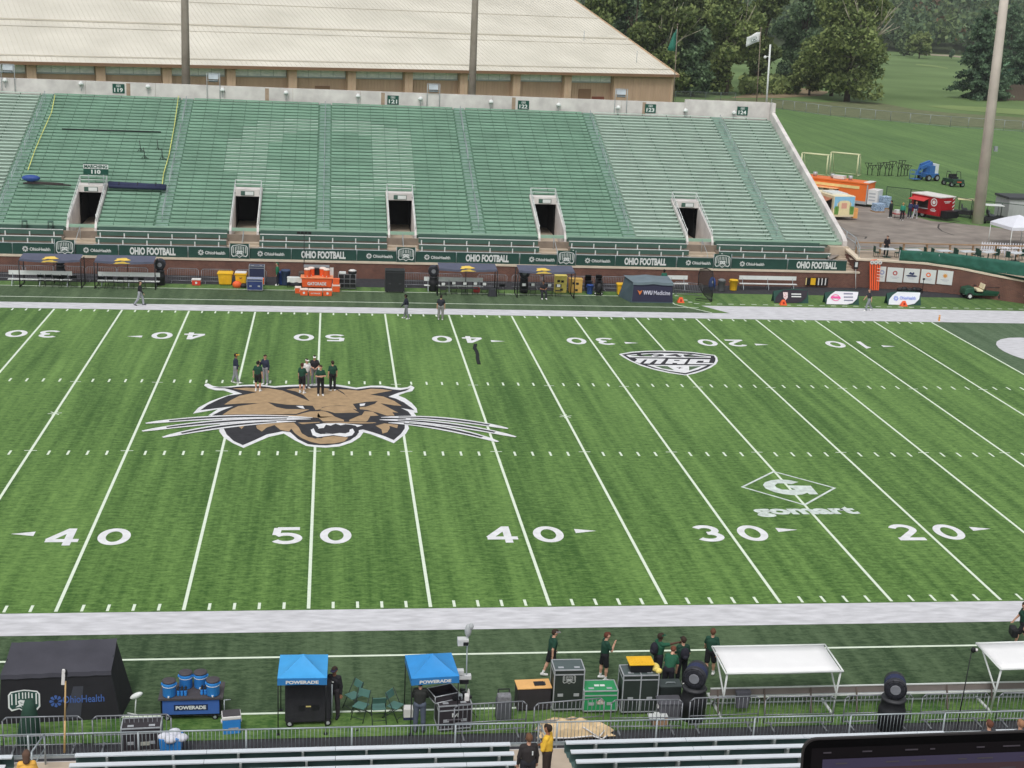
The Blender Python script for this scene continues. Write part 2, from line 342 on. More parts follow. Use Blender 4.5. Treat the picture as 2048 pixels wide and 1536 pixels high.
# mouth
mouth = Lq([(1740, 890), (1800, 862), (1945, 850)])+Rq([(60, 548), (200, 545), (370, 560), (450, 570), (375, 600), (400, 640), (360, 690), (250, 690), (140, 675), (0, 690)])+Lq([(1900, 1015), (1800, 985), (1750, 930)])
layer(emb, mouth, .030, B_)
layer(emb, Lq([(1900, 870), (1980, 860)])+Rq([(20, 552), (200, 548), (340, 560), (440, 570), (380, 590), (365, 575), (320, 565), (260, 560), (210, 572), (160, 555), (110, 575), (60, 565), (40, 598), (-20, 605)])+Lq([(1930, 900)]), .033, W_)
layer(emb, Lq([(1850, 925), (1880, 910), (1900, 950), (1960, 970)])+Rq([(0, 660), (60, 650), (130, 660), (200, 650), (260, 655), (300, 640), (305, 615), (335, 605), (355, 640), (330, 675), (260, 690), (140, 672), (0, 690)])+Lq([(1920, 1000), (1870, 980)]), .033, W_)
layer(emb, Lq([(1700, 680), (1770, 680), (1790, 710), (1740, 700)]), .033, W_)
layer(emb, Rq([(405, 352), (465, 345), (455, 368), (410, 375)]), .033, W_)
# whiskers: white blade with a dark core
def whisk(root0, root1, tip, mid):
    def lerp(a, b_, t): return (a[0]+(b_[0]-a[0])*t, a[1]+(b_[1]-a[1])*t)
    c0 = ((root0[0]+root1[0])/2, (root0[1]+root1[1])/2); pts = []; n = 14
    for i in range(n+1):
        t = i/n; p = lerp(lerp(c0, mid, t), lerp(mid, tip, t), t); pts.append(p)
    W0 = [(*gz(u, v, .004).xy,) for u, v in pts]
    wds = [.18+.50*(1-abs(2*i/n-1.1)**2) if i < n else .16 for i in range(n+1)]
    emb.strip(W0, wds, .036, False, W_)
    emb.strip(W0[2:-2], [w_*.42 for w_ in wds[2:-2]], .039, False, B_)
for a, tip, mid in (((1870, 800), (160, 858), (1000, 760)), ((1850, 815), (125, 938), (1000, 800)), ((1700, 838), (335, 1002), (1000, 845))):
    q = Lq([a, tip, mid]); whisk(q[0], q[0], q[1], q[2])
for a, tip, mid in (((625, 490), (1925, 605), (1250, 468)), ((610, 515), (2005, 690), (1250, 515)), ((700, 545), (1825, 740), (1250, 560))):
    q = Rq([a, tip, mid]); whisk(q[0], q[0], q[1], q[2])
part('midfield_emblem', emb, [M_paint2, M_blk, M_tan], fieldo)
# conference shield
sh = MB(); Sq = lambda pts: [(1220+u/8.533, 680+v/8.533) for u, v in pts]
out = [(150, 243), (350, 205), (600, 188), (850, 184), (1100, 190), (1400, 208), (1650, 240), (1790, 258), (1830, 300), (1842, 360), (1810, 415), (1720, 475), (1600, 525), (1450, 575), (1290, 606), (1000, 565), (750, 510), (520, 440), (350, 365), (230, 300)]
layer(sh, Sq(out), .016, 0)
inn = [(205, 250), (380, 222), (620, 203), (850, 198), (1100, 204), (1400, 222), (1650, 255), (1775, 270), (1800, 320), (1795, 365), (1760, 415), (1650, 480), (1500, 535), (1285, 592), (1000, 545), (750, 490), (530, 420), (360, 350)]
layer(sh, Sq(inn), .020, 1)
layer(sh, Sq([(275, 262), (620, 232), (850, 225), (1100, 232), (1400, 246), (1720, 285), (1720, 308), (330, 298)]), .024, 0)
layer(sh, Sq([(355, 272), (680, 240), (725, 287), (360, 277)]), .028, 3); layer(sh, Sq([(1255, 250), (1660, 292), (1665, 298), (1280, 292)]), .028, 3)
layer(sh, Sq([(630, 430), (1660, 438), (1500, 510), (1285, 570), (1000, 530), (800, 485)]), .024, 0)
layer(sh, Sq([(760, 445), (980, 452), (1100, 522), (900, 492)]), .028, 3); layer(sh, Sq([(1350, 455), (1560, 452), (1350, 527)]), .028, 3)
layer(sh, Sq([(1130, 470), (1180, 478), (1195, 462), (1205, 478), (1260, 480), (1205, 487), (1185, 498), (1170, 488)]), .028, 1)
for pg in ([(430, 318), (950, 325), (860, 412), (755, 412), (815, 345), (765, 345), (675, 408), (570, 405), (640, 340), (590, 340), (510, 405), (420, 375), (465, 340)],
           [(1000, 328), (1330, 332), (1260, 418), (1140, 415), (1150, 398), (1075, 396), (1060, 414), (940, 410)],
           [(1375, 332), (1710, 335), (1690, 388), (1580, 388), (1610, 360), (1500, 360), (1465, 395), (1780, 402), (1740, 420), (1320, 416)]): layer(sh, Sq(pg), .028, 0)
layer(sh, Sq([(1100, 348), (1190, 350), (1180, 364), (1090, 362)]), .031, 1)
p0 = gz(*Sq([(990, 268)])[0], .004); text_on(sh, '1946', (p0.x, p0.y, .031), (1, 0, 0), (-.16, .985, 0), 4.1, .75, .02, 1)
part('conference_shield', sh, [M_paint2, M_blk, M_tan, M_endz], fieldo)
# sponsor diamond
gm = MB(); Gq = lambda pts: [(1460+u/7.314, 920+v/7.314) for u, v in pts]
dm = [tuple(gz(u, v, .004).xy) for u, v in Gq([(180, 398), (640, 172), (1530, 412), (1090, 660)])]
gm.strip(dm, .12, .016, True)
layer(gm, Gq([(1000, 325), (870, 298), (720, 286), (600, 300), (510, 330), (482, 370), (520, 420), (640, 470), (780, 502), (930, 517), (1060, 508), (1130, 482), (1160, 505), (1290, 505), (1180, 380), (850, 375), (880, 405), (960, 435), (880, 440), (760, 435), (680, 405), (655, 375), (690, 345), (790, 345), (900, 357)]), .017, 0)
c_ = gz(1612, 1024, .004); text_on(gm, 'gomart', (c_.x, c_.y, .017), (.995, .012, 0), (-.2, .98, 0), (gz(1715, 1024)-gz(1507, 1026)).length, 1.25, .05, 0)
part('sponsor_diamond', gm, mat('worn_paint', (196, 206, 200), .85, .2, 3), fieldo)
# end-zone lettering
ez = MB(); c_ = gz(2094, 704)
ez.strip([(c_.x+2.1*math.cos(t*math.pi/12), c_.y+3.0*math.sin(t*math.pi/12)) for t in range(24)], 2.2, .012, True)
part('endzone_letter', ez, M_paint, fieldo)
# ---------------------------------------------------------------- the land beyond, 2.2 m above the field
GZ = 2.2
WALL_R = [(44.6, 61.25), (46.5, 60.9), (49.9, 60.2), (52.5, 59.1), (54.4, 57.6), (57.2, 55.6), (62, 52.5)]
M_grass = turf('mown_grass', (60, 94, 44), (106, 138, 74), 1.0)
M_rough = mat('rough_grass', (86, 102, 66), .9, .2, .9, rgb2=(122, 124, 90), stretch=(.5, 1.6, 1), detail=8, k=.95)
M_fair = mat('fairway_grass', (92, 118, 64), .9, .16, .03, rgb2=(108, 132, 80), detail=8, k=.95)
M_green = mat('golf_green', (126, 146, 88), .9, .08, .1, k=.95)
land = MB().poly([(-700, 66.2, GZ), (44.6, 66.2, GZ)]+[(x, y+.3, GZ) for x, y in WALL_R]+[(700, 52.5, GZ), (1500, 900, GZ), (1500, 2600, GZ), (-700, 2600, GZ)])
structure('land', land, M_fair)
def zone(name, px, dz, m): return structure(name, MB().poly([gz(u, v, GZ)+Vector((0, 0, dz)) for u, v in px][::-1]), m)
zone('mown_lawn', [(1430, 420), (1430, 210), (1540, 215), (1660, 231), (1780, 242), (1900, 252), (2120, 264), (2500, 300), (2500, 520), (2060, 490)], .012, M_grass)
zone('rough_strip', [(1430, 209), (1430, 197), (1545, 199), (1650, 205), (1700, 203), (1760, 206), (1830, 219), (1900, 226), (2120, 240), (2500, 275), (2500, 299), (2120, 263), (1900, 251), (1780, 241), (1660, 230), (1540, 214)], .03, M_rough)
zone('golf_green', [(1850, 212), (1900, 211), (1980, 215), (2120, 224), (2120, 236), (1990, 226), (1900, 219)], .05, M_green)
zone('sandy_bank', [(1460, 196), (1530, 180), (1600, 176), (1660, 184), (1640, 192), (1560, 196)], .04, mat('dry_bank', (150, 132, 104), .95, .25, .3, k=.9))
zone('cart_path', [(1840, 107), (1900, 110), (1935, 114), (1935, 117), (1900, 113), (1840, 110)], .06, mat('pale_path', (170, 160, 138), .9, .1, .2, k=.9))
zone('tee_edge', [(1832, 128), (1870, 131), (1896, 136), (1896, 138), (1868, 134), (1832, 130)], .06, M_green)
M_lot = mat('worn_asphalt', (124, 116, 110), .92, .16, .5, rgb2=(138, 130, 122), bump=.2, detail=9)
lot = zone('parking_lot', [(1560, 420), (1700, 404), (1800, 424), (1860, 442), (1960, 452), (2120, 470), (2120, 520), (2048, 500), (1860, 495), (1700, 500), (1660, 520)], .024, M_lot)
zone('patio', [(1690, 501), (1860, 496), (2048, 501), (2120, 505), (2120, 570), (1990, 545), (1850, 523), (1700, 520)], .018, mat('patio_pavers', (160, 146, 130), .9, .12, 1.5))
cr = MB()
for pts in ([(1878, 449), (1876, 456), (1884, 463), (1898, 468), (1908, 471)], [(1730, 478), (1733, 474), (1716, 472), (1690, 468)], [(1878, 449), (1905, 446), (1920, 443)]):
    q = [gz(u, v, GZ) for u, v in pts]; cr.strip([(p.x, p.y) for p in q], .16, GZ+.030)
cr.build('asphalt_crack', mat('tar_seal', (60, 56, 54), .8, .1, 4), lot)
# ================================================================== FAR GRANDSTAND
M_conc = mat('concrete', (196, 190, 188), .9, .10, .8, rgb2=(208, 204, 200), bump=.15, detail=8)
M_conc2 = mat('tan_concrete', (178, 164, 146), .9, .12, 1.2, bump=.15, detail=8)
M_seatg = mat('seat_green', (134, 168, 148), .6, .16, .5, stretch=(.6, 1, 1), detail=7); M_seatl = mat('seat_green_light', (147, 179, 159), .6, .10, .9)
M_stepg = mat('step_green', (100, 134, 114), .85, .16, .8); M_stepl = mat('step_grey_green', (142, 160, 148), .85, .14, .8)
M_alum = mat('seat_aluminium', (196, 216, 204), .45, .06, 1.5, metal=.1); M_bracket = mat('bracket_green', (88, 116, 100), .7, .1, 2)
M_aisle = mat('aisle_concrete', (132, 158, 146), .9, .12, 1); M_aisled = mat('aisle_side', (78, 104, 98), .9, .2, 1.5)
M_dkgreen = mat('dark_green_paint', (68, 96, 86), .6, .1, 1.2); M_white = mat('white_metal', (222, 226, 224), .45, .05, 2, k=1.0)
M_galv = mat('galvanised_pipe', (158, 166, 170), .45, .1, 6, metal=.35); M_black = mat('black_plastic', (30, 31, 34), .5, .15, 5)
NR, TR, RS, Y0, Z0 = 38, .61, .2225, 64.9, 3.12
XL, XR = -48.0, 44.2
AIS = [-38.5, -25.7, -12.88, .05, 12.9, 25.65, 38.7]; VOM = [-31.9, -19.05, -6.3, 6.5, 19.0, 31.65]
stand = thing('grandstand', 'long green bleacher grandstand with concrete back wall across the field', 'grandstand', (0, Y0, 0))
VR = 10          # rows cut by a tunnel mouth
# stepped deck, cut open at the tunnel mouths
def steps(x0, x1, r0, r1, mi):
    s = MB()
    for i in range(r0, r1):
        y = i*TR; z = Z0+i*RS
        s.poly([(x0, y, z-RS if i else 2.25), (x1, y, z-RS if i else 2.25), (x1, y, z), (x0, y, z)], mi); s.poly([(x0, y, z), (x1, y, z), (x1, y+TR, z), (x0, y+TR, z)], mi)
    return s
def light_zone(xa, i):   # which seats wear the pale finish
    if xa > 26.2: return True
    if xa < -26.3: return True
    return False
deck = MB(); edges = [XL]+sorted([a for v in VOM for a in (v-1.0, v+1.0)])+[XR]
for a, b_ in zip(edges[:-1], edges[1:]):
    tun = any(abs((a+b_)/2-v) < .5 for v in VOM)
    cuts = sorted(set([a, b_]+[c for c in (-26.3, 26.2) if a < c < b_]))
    for p, q in zip(cuts[:-1], cuts[1:]):
        s = steps(p, q, VR if tun else 0, NR, 1 if light_zone((p+q)/2, 0) else 0); deck.add(s.v, s.f); deck.m[-len(s.m):] = s.m
deck.build('deck', [M_stepg, M_stepl], stand)
# benches: one object per row and bay
def oshape(x, i):       # big pale letter seen in the seats
    cx, ci = .1, 19.5; dx, dy = (x-cx)/8.3, (i-ci)/12.0
    r = (abs(dx)**3.2+abs(dy)**3.2)**(1/3.2)
    ix, iy = (x-cx)/4.6, (i-ci)/8.2; r2 = (abs(ix)**3.2+abs(iy)**3.2)**(1/3.2)
    return r < 1 and r2 > 1
bays = [(a+.62, b_-.62) for a, b_ in zip(AIS[:-1], AIS[1:])]+[(AIS[-1]+.62, XR-.35)]
for bi, (xa, xb) in enumerate(bays):
    for i in range(NR):
        s = MB(); y = i*TR; z = Z0+i*RS; off = (i*.37) % 1.2
        vm = [v for v in VOM if xa < v < xb and i < VR]
        spans = [(xa, xb)] if not vm else [(xa, vm[0]-1.22), (vm[0]+1.22, xb)]
        pale = light_zone((xa+xb)/2, i)
        for a, b_ in spans:
            x = a; s = MB()
            while x < b_-.1:
                x2 = min(b_, x+(2.44 if pale else 1.22)+.0*off); xm = (x+x2)/2
                if pale: 
                    s.bx(x, x2-.012, y+.20, y+.46, z+.155, z+.20, 2)
                else:
                    o = oshape(xm, i)
                    s.bx(x, x2-.045, y+.16, y+.44, z+.165 if o else z+.055, z+.20, 2 if o else 0)
                    if o: s.bx(x, x2-.03, y+.2, y+.3, z+.03, z+.165, 1)
                s.bx(x2-.05, x2-.02, y+.22, y+.42, z, z+.16, 3)
                x = x2
            s.build('bench', [M_seatg, M_seatl, M_alum, M_bracket], stand)
# aisles: half steps, side shadow blocks and centre handrails
for a in AIS[1:]:
    s = MB(); h = MB()
    for i in range(NR):
        y = i*TR; z = Z0+i*RS
        s.bx(a-.5, a+.5, y+.02, y+.30, z+.002, z+.035, 0).bx(a-.5, a+.5, y+.30, y+.61, z+.002, z+RS*.55, 0)
    s.build('aisle_steps', [M_aisle, M_aisled], stand)
    i = 1
    while i < NR-3:
        j = min(NR-2, i+7)
        p = [(a, k*TR+.3, Z0+k*RS) for k in (i, j)]
        for hh in (.55, .92): h.tube((p[0][0], p[0][1], p[0][2]+hh), (p[1][0], p[1][1], p[1][2]+hh), .022, n=6)
        for q in (p[0], p[1], ((a), (i+j)/2*TR+.3, Z0+(i+j)/2*RS)): h.tube(q, (q[0], q[1], q[2]+.92), .022, n=6)
        i += 9
    h.build('handrail', M_galv, stand)
# tunnel mouths
for k, v in enumerate(VOM):
    t = MB(); zt = Z0+VR*RS; yb = VR*TR
    for sx in (-1, 1):
        x = v+sx*1.0
        t.extr([(x, -.35, 2.2), (x, 4.9, 2.2), (x, yb+.1, zt-.9), (x, yb+.1, zt+.3), (x, .1, Z0+.42), (x, -.35, 2.95)], (sx*.18, 0, 0), 0)
    t.bx(v-1, v+1, 4.75, 5.05, 5.06, zt+.3, 0); t.bx(v-1, v+1, 5.05, yb+.1, zt-.1, zt+.28, 0)
    t.bx(v-1.0, v+1.0, -.6, 9.5, 2.19, 2.24, 1)
    vm = t.build('tunnel_mouth', [M_conc, M_conc2], stand)
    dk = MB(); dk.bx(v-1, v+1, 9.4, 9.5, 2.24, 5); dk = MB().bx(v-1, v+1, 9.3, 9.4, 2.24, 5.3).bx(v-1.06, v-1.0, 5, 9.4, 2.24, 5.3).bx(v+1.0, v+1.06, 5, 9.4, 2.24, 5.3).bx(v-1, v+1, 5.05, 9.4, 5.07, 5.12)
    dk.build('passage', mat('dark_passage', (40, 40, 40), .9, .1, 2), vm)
    r = MB()
    for sx in (-1, 1):
        x = v+sx*1.09; a = (x, -.3, 3.0); b_ = (x, yb+.1, zt+.2)
        for hh in (.35, .68): r.tube((a[0], a[1]+.3, a[2]+.2+hh), (b_[0], b_[1], b_[2]+hh), .028, n=6)
        for q in (0, .33, .66, 1): 
            yy = q*(yb+.1); zz = Z0+.2+q*(zt-Z0); r.tube((x, yy, zz), (x, yy, zz+.7), .028, n=6)
    for hh in (.35, .68): r.tube((v-1.09, yb+.1, zt+.2+hh), (v+1.09, yb+.1, zt+.2+hh), .028, n=6)
    r.build('guard_rail', M_white, vm)
    sg = MB().bx(v-.55, v+.55, 4.70, 4.745, 5.14, 5.5, 0); sg.bx(v-.2, v+.5, 4.69, 4.70, 5.17, 5.47, 1)
    sg.build('gate_sign', [M_dkgreen, M_white], vm)
# end parapet and back wall
pp = MB(); x = XR
pp.extr([(x, -.4, 2.2), (x, NR*TR+.4, 2.2), (x, NR*TR+.4, Z0+NR*RS+1.5), (x, NR*TR-.6, Z0+NR*RS+1.5), (x, NR*TR-.6, Z0+NR*RS+.55), (x, .1, Z0+.55), (x, -.4, Z0+.2)], (.38, 0, 0))
pp.build('end_parapet', M_conc, stand)
bw = MB(); yb = NR*TR+.05; zb = Z0+(NR-1)*RS
x = XL
while x < XR-.1:
    x2 = min(x+6.42, XR); hh = 1.42 if x < 34 else 1.75
    bw.bx(x+.012, x2-.012, yb, yb+.3, 2.2, zb+hh, 0); x = x2
bw.bx(XL, XR, yb+.06, yb+.28, 2.2, zb+1.32, 1)
bw.build('back_wall', [M_conc, M_conc2], stand)
jt = MB()
for px in (257, 534, 766, 1028, 1290): 
    p = gy(px, 190, Y0+yb); jt.bx(p.x-.18, p.x+.18, yb-.012, yb+.02, zb+.1, zb+1.33)
jt.build('wall_strip', mat('brown_strip', (158, 138, 120), .9, .15, 3), stand)
# lower rows in front of the cross aisle
wk = MB(); wk.bx(XL, 45.6, -3.4, -.02, 1.2, 1.22, 0)
LR = [(-3.0, 1.55), (-2.15, 1.95), (-1.3, 2.35)]
low = [(XL, VOM[0]-1.3)]+[(a+1.3, b_-1.3) for a, b_ in zip(VOM[:-1], VOM[1:])]+[(VOM[-1]+1.3, 42.9)]
wk2 = MB()
for a, b_ in low:
    for k, (y, z) in enumerate(LR): wk2.bx(a-.05+.3*0, b_+.05, y, .55*0-.02, z-.4, z-.002-.003*k)
wk2.bx(XL, 44.2, -.62, -.3, 2.0, 2.72)
MB().bx(XL, 44.2, -.16, -.02, 2.95, 3.2).build('front_lip', M_seatl, stand)
wk2.build('lower_deck', mat('brown_tread', (128, 116, 104), .9, .15, 1.5), stand)  # even grey-brown tread colour, darker than the tan concrete
for bi, (a, b_) in enumerate(low):
    for k, (y, z) in enumerate(LR+[(-.70, 2.60)]):
        s = MB(); sh_ = .25*k if bi == len(low)-1 else 0
        if k < 3: s.bx(a, b_-sh_, y+.28, y+.38, z+.50, z+.55, 1)
        s.bx(a, b_-sh_, y+.30, y+.36, z+.14, z+.50, 0)
        x = a+.2
        while x < b_-sh_ and k < 3: s.bx(x, x+.09, y+.26, y+.295, z-.1, z+.36, 1); x += 1.86
        s.build('lower_bench', [M_dkgreen, M_white], stand)
for v in VOM:
    s = MB()
    for k in range(5): s.bx(v-1.28, v+1.28, -3.2+.52*k, -.3, 1.2, 1.42+.19*k, 0)
    s.build('stair', M_conc2, stand)
    MB().tube((v, -3.0, 1.4), (v, -3.0, 2.4), .025, n=6).tube((v, -1.0, 2.2), (v, -1.0, 3.2), .025, n=6).tube((v, -3.0, 2.4), (v, -1.0, 3.2), .025, n=6).build('stair_rail', M_galv, stand)
se = MB()
for k in range(5): se.bx(43.0, 45.4, -3.2+.52*k, -.2, 1.2, 1.42+.19*k, 0)
se.bx(42.95, 44.6, -.9, .3, 2.2, 2.9, 0)
se.build('stair', M_conc2, stand)
# ---------------------------------------------------------------- brick wall with pale coping
def brick(name):
    m = bpy.data.materials.new(name); m.use_nodes = True; n = m.node_tree; L = n.links; b = n.nodes['Principled BSDF']; b.inputs['Roughness'].default_value = .9
    tc = n.nodes.new('ShaderNodeTexCoord'); mp = n.nodes.new('ShaderNodeMapping'); mp.inputs['Rotation'].default_value = (math.pi/2, 0, 0); L.new(tc.outputs['Object'], mp.inputs[0])
    bt = n.nodes.new('ShaderNodeTexBrick'); L.new(mp.outputs[0], bt.inputs['Vector']); bt.inputs['Scale'].default_value = 1.0
    bt.inputs['Brick Width'].default_value = .22; bt.inputs['Row Height'].default_value = .075; bt.inputs['Mortar Size'].default_value = .008
    bt.inputs['Color1'].default_value = (*[lin(x) for x in (116, 74, 62)], 1); bt.inputs['Color2'].default_value = (*[lin(x) for x in (94, 60, 52)], 1); bt.inputs['Mortar'].default_value = (*[lin(x) for x in (140, 118, 106)], 1)
    nz = n.nodes.new('ShaderNodeTexNoise'); nz.inputs['Scale'].default_value = .9; nz.inputs['Detail'].default_value = 7; L.new(tc.outputs['Object'], nz.inputs[0])
    mx = n.nodes.new('ShaderNodeMixRGB'); mx.blend_type = 'MULTIPLY'; mx.inputs[0].default_value = .55; L.new(bt.outputs[0], mx.inputs[1])
    rp = n.nodes.new('ShaderNodeValToRGB'); rp.color_ramp.elements[0].position = .3; rp.color_ramp.elements[1].position = .65; rp.color_ramp.elements[0].color = (.55, .5, .5, 1); rp.color_ramp.elements[1].color = (1.1, 1.05, 1, 1)
    L.new(nz.outputs['Fac'], rp.inputs[0]); L.new(rp.outputs[0], mx.inputs[2]); L.new(mx.outputs[0], b.inputs['Base Color'])
    return m
M_brick = brick('brick')
M_cope = mat('coping_stone', (206, 192, 172), .85, .08, 1.0)
bwl = thing('brick_wall', 'long brick wall with pale coping below the far stand', 'wall', (0, 61.05, 0))
s = MB().bx(-60, 44.55, 0, .35, -.02, 1.22); s.build('brickwork', M_brick, bwl)
MB().bx(-60, 44.6, -.06, .45, 1.22, 1.36).build('coping', M_cope, bwl)
br2 = thing('brick_wall', 'curved brick wall carrying sponsor posters below the patio', 'wall')
ZT = [2.42, 2.42, 2.40, 2.25, 2.08, 1.86, 1.5]
s = MB(); c = MB()
for (a, b_, za, zb_) in zip(WALL_R[:-1], WALL_R[1:], ZT[:-1], ZT[1:]):
    d = Vector((b_[0]-a[0], b_[1]-a[1], 0)).normalized(); n_ = Vector((-d.y, d.x, 0))
    A = Vector((*a, 0)); B = Vector((*b_, 0))
    s.hexa([A, B, B+n_*.35, A+n_*.35, A+Vector((0, 0, za-.14)), B+Vector((0, 0, zb_-.14)), B+n_*.35+Vector((0, 0, zb_-.14)), A+n_*.35+Vector((0, 0, za-.14))])
    A -= n_*.06; B -= n_*.06
    c.hexa([A+Vector((0, 0, za-.14)), B+Vector((0, 0, zb_-.14)), B+n_*.5+Vector((0, 0, zb_-.14)), A+n_*.5+Vector((0, 0, za-.14)), A+Vector((0, 0, za)), B+Vector((0, 0, zb_)), B+n_*.5+Vector((0, 0, zb_)), A+n_*.5+Vector((0, 0, za))])
s.bx(44.3, 44.65, 61.3, 66, -.02, 2.28); s.build('brickwork', M_brick, br2)
c.add(*[[(44.25, 61.2, 2.28), (44.72, 61.2, 2.28), (44.72, 66, 2.9), (44.25, 66, 2.9), (44.25, 61.2, 2.42), (44.72, 61.2, 2.42), (44.72, 66, 3.04), (44.25, 66, 3.04)], [(3, 2, 1, 0), (4, 5, 6, 7), (0, 1, 5, 4), (1, 2, 6, 5), (2, 3, 7, 6), (3, 0, 4, 7)]])
c.build('coping', M_cope, br2)
MB().bx(44.35, 44.6, 61.3, 66, 2.2, 2.3).build('infill', M_brick, br2)
# ---------------------------------------------------------------- banners on the fence above the wall
M_bgreen = mat('banner_green', (36, 70, 62), .7, .08, 1.5); M_bwhite = mat('banner_white', (220, 224, 222), .7, .03, 2, k=1.0)
def ohio_logo(mb, c, w, h, ux=(1, 0, 0), uy=(0, 0, 1), out=(0, -1, 0), m_out=0, m_in=1):
    """arched block letters over an animal face, flat print"""
    c = Vector(c); ux = Vector(ux); uy = Vector(uy); o = Vector(out)
    P = lambda pts, d: [c+ux*(x*w)+uy*(y*h)+o*d for x, y in pts]
    mb.poly(P([(-.5, -.28), (-.5, .28), (-.42, .42), (-.2, .47), (0, .5), (.2, .47), (.42, .42), (.5, .28), (.5, -.28), (.4, -.44), (.16, -.36), (0, -.5), (-.16, -.36), (-.4, -.44)], .004), m_out)
    mb.poly(P([(-.45, -.25), (-.45, .27), (-.39, .37), (-.2, .42), (0, .45), (.2, .42), (.39, .37), (.45, .27), (.45, -.25), (.38, -.36), (.16, -.30), (0, -.43), (-.16, -.30), (-.38, -.36)], .008), m_in)
    for x0, x1 in ((-.40, -.36), (-.27, -.23), (-.17, -.135), (-.06, -.025), (.03, .065), (.13, .165), (.23, .27), (.36, .40)):
        mb.poly(P([(x0, -.16 if abs(x0+x1) > .4 else .1), (x1, -.16 if abs(x0+x1) > .4 else .1), (x1, .33 if abs(x0+x1) > .4 else .38), (x0, .33 if abs(x0+x1) > .4 else .38)], .012), m_out)
    mb.poly(P([(-.2, .0), (-.12, .06), (0, .03), (.12, .06), (.2, .0), (.16, -.16), (.28, -.27), (.12, -.24), (0, -.34), (-.12, -.24), (-.28, -.27), (-.16, -.16)], .014), m_out)
    mb.poly(P([(-.14, -.04), (-.02, -.1), (-.1, -.1)], .018), m_in); mb.poly(P([(.14, -.04), (.02, -.1), (.1, -.1)], .018), m_in); mb.poly(P([(-.1, -.2), (.1, -.2), (.05, -.3), (-.05, -.3)], .018), m_in)
def swirl(mb, c, r, mi, ux=(1, 0, 0), uy=(0, 0, 1), n=8):
    c = Vector(c); ux = Vector(ux); uy = Vector(uy)
    for k in range(n):
        a = 2*math.pi*k/n; p = []
        for rr, da in ((.36, -.3), (.95, -.26), (1.05, .1), (.9, .3), (.36, .22)): p.append(c+ux*(r*rr*math.cos(a+da))+uy*(r*rr*math.sin(a+da)))
        mb.poly(p, mi)
ORD = ['first', 'second', 'third', 'fourth', 'fifth', 'sixth', 'seventh', 'eighth', 'ninth', 'tenth', 'eleventh', 'twelfth', 'thirteenth', 'fourteenth', 'fifteenth']
YB = 61.18
BAN = []   # (left px, right px, y px mid, kind)
for a, b_, yv, kd in [(-80, 24, 494, 'f0'), (25, 111, 496, 'h'), (147, 236, 499, 'h'), (238, 375, 503, 'f'), (377, 461, 506, 'h'), (496, 582, 508, 'h'), (583, 713, 512, 'f'), (714, 794, 514, 'h'), (830, 912, 517, 'h'), (913, 1038, 519, 'f'), (1040, 1116, 521, 'h'), (1152, 1230, 523, 'h'), (1231, 1352, 525, 'f'), (1354, 1428, 526, 'h'), (1462, 1574, 529, 'h'), (1576, 1693, 530, 'f')]:
    BAN.append((gy(a, yv, YB).x, gy(b_, yv, YB).x, kd))
cnt = {'h': 0, 'f': 0}
for xa, xb, kd in BAN:
    cx = (xa+xb)/2; wv = xb-xa
    if kd == 'f0': lb = 'plain end of a dark green fence banner at the left edge of the stand'
    elif kd == 'f': lb = '%s OHIO FOOTBALL fence banner from the left, white block letters' % ORD[cnt['f']]; cnt['f'] += 1
    else: lb = '%s OhioHealth fence banner from the left, small white lettering' % ORD[cnt['h']]; cnt['h'] += 1
    t = thing('fence_banner', lb, 'banner', (cx, YB, 1.38), group='green banners on the stand fence')
    s = MB(); N = 12
    for q in range(N):
        u0, u1 = -wv/2+wv*q/N, -wv/2+wv*(q+1)/N; y0, y1 = .012*math.sin(q*1.7+cx), .012*math.sin((q+1)*1.7+cx)
        s.poly([(u0, y0, .02), (u1, y1, .02), (u1, y1, .84), (u0, y0, .84)])
        s.poly([(u0, y0+.02, .02), (u0, y0+.02, .84), (u1, y1+.02, .84), (u1, y1+.02, .02)])
    s.build('fabric', M_bgreen, t)
    MB().tube((-wv/2, .05, .87), (wv/2, .05, .87), .025, n=6).tube((-wv/2, .05, 0), (-wv/2, .05, .87), .03, n=6).tube((wv/2, .05, 0), (wv/2, .05, .87), .03, n=6).build('fence_pipe', M_galv, t)
    if kd == 'f': 
        x0 = -.05 if wv > 4.8 else 0; tt = MB(); text_on(tt, 'OHIO FOOTBALL', (x0, -.03, .44), (1, 0, 0), (0, 0, 1), min(3.5, wv*.7), .60, .05); tt.build('lettering', M_bwhite, t)
    elif kd == 'h':
        tt = MB(); swirl(tt, (-wv/2+.95, -.03, .43), .22, 0); text_on(tt, 'OhioHealth', (-wv/2+2.05, -.03, .42), (1, 0, 0), (0, 0, 1), 1.55, .26, .025); tt.build('lettering', M_bwhite, t)
for k, (px, py) in enumerate([(129, 492), (479, 500), (812, 510), (1133, 517), (1445, 523)]):
    c = gy(px, py, 61.05); t = thing('emblem_panel', ['leftmost', 'second', 'middle', 'fourth', 'rightmost'][k]+' square OHIO cat emblem panel at a stair foot on the stand fence', 'sign', (c.x, 61.05, 1.38), group='emblem panels at the stand stairs')
    MB().bx(-.72, .72, 0, .03, .02, 1.22).build('panel', M_bgreen, t)
    s = MB(); ohio_logo(s, (0, -.004, .62), 1.28, 1.06); s.build('emblem', [M_bwhite, M_bgreen], t)
    MB().tube((-.75, .02, 0), (-.75, .02, 1.24), .025, n=6).tube((.75, .02, 0), (.75, .02, 1.24), .025, n=6).build('post', M_galv, t)
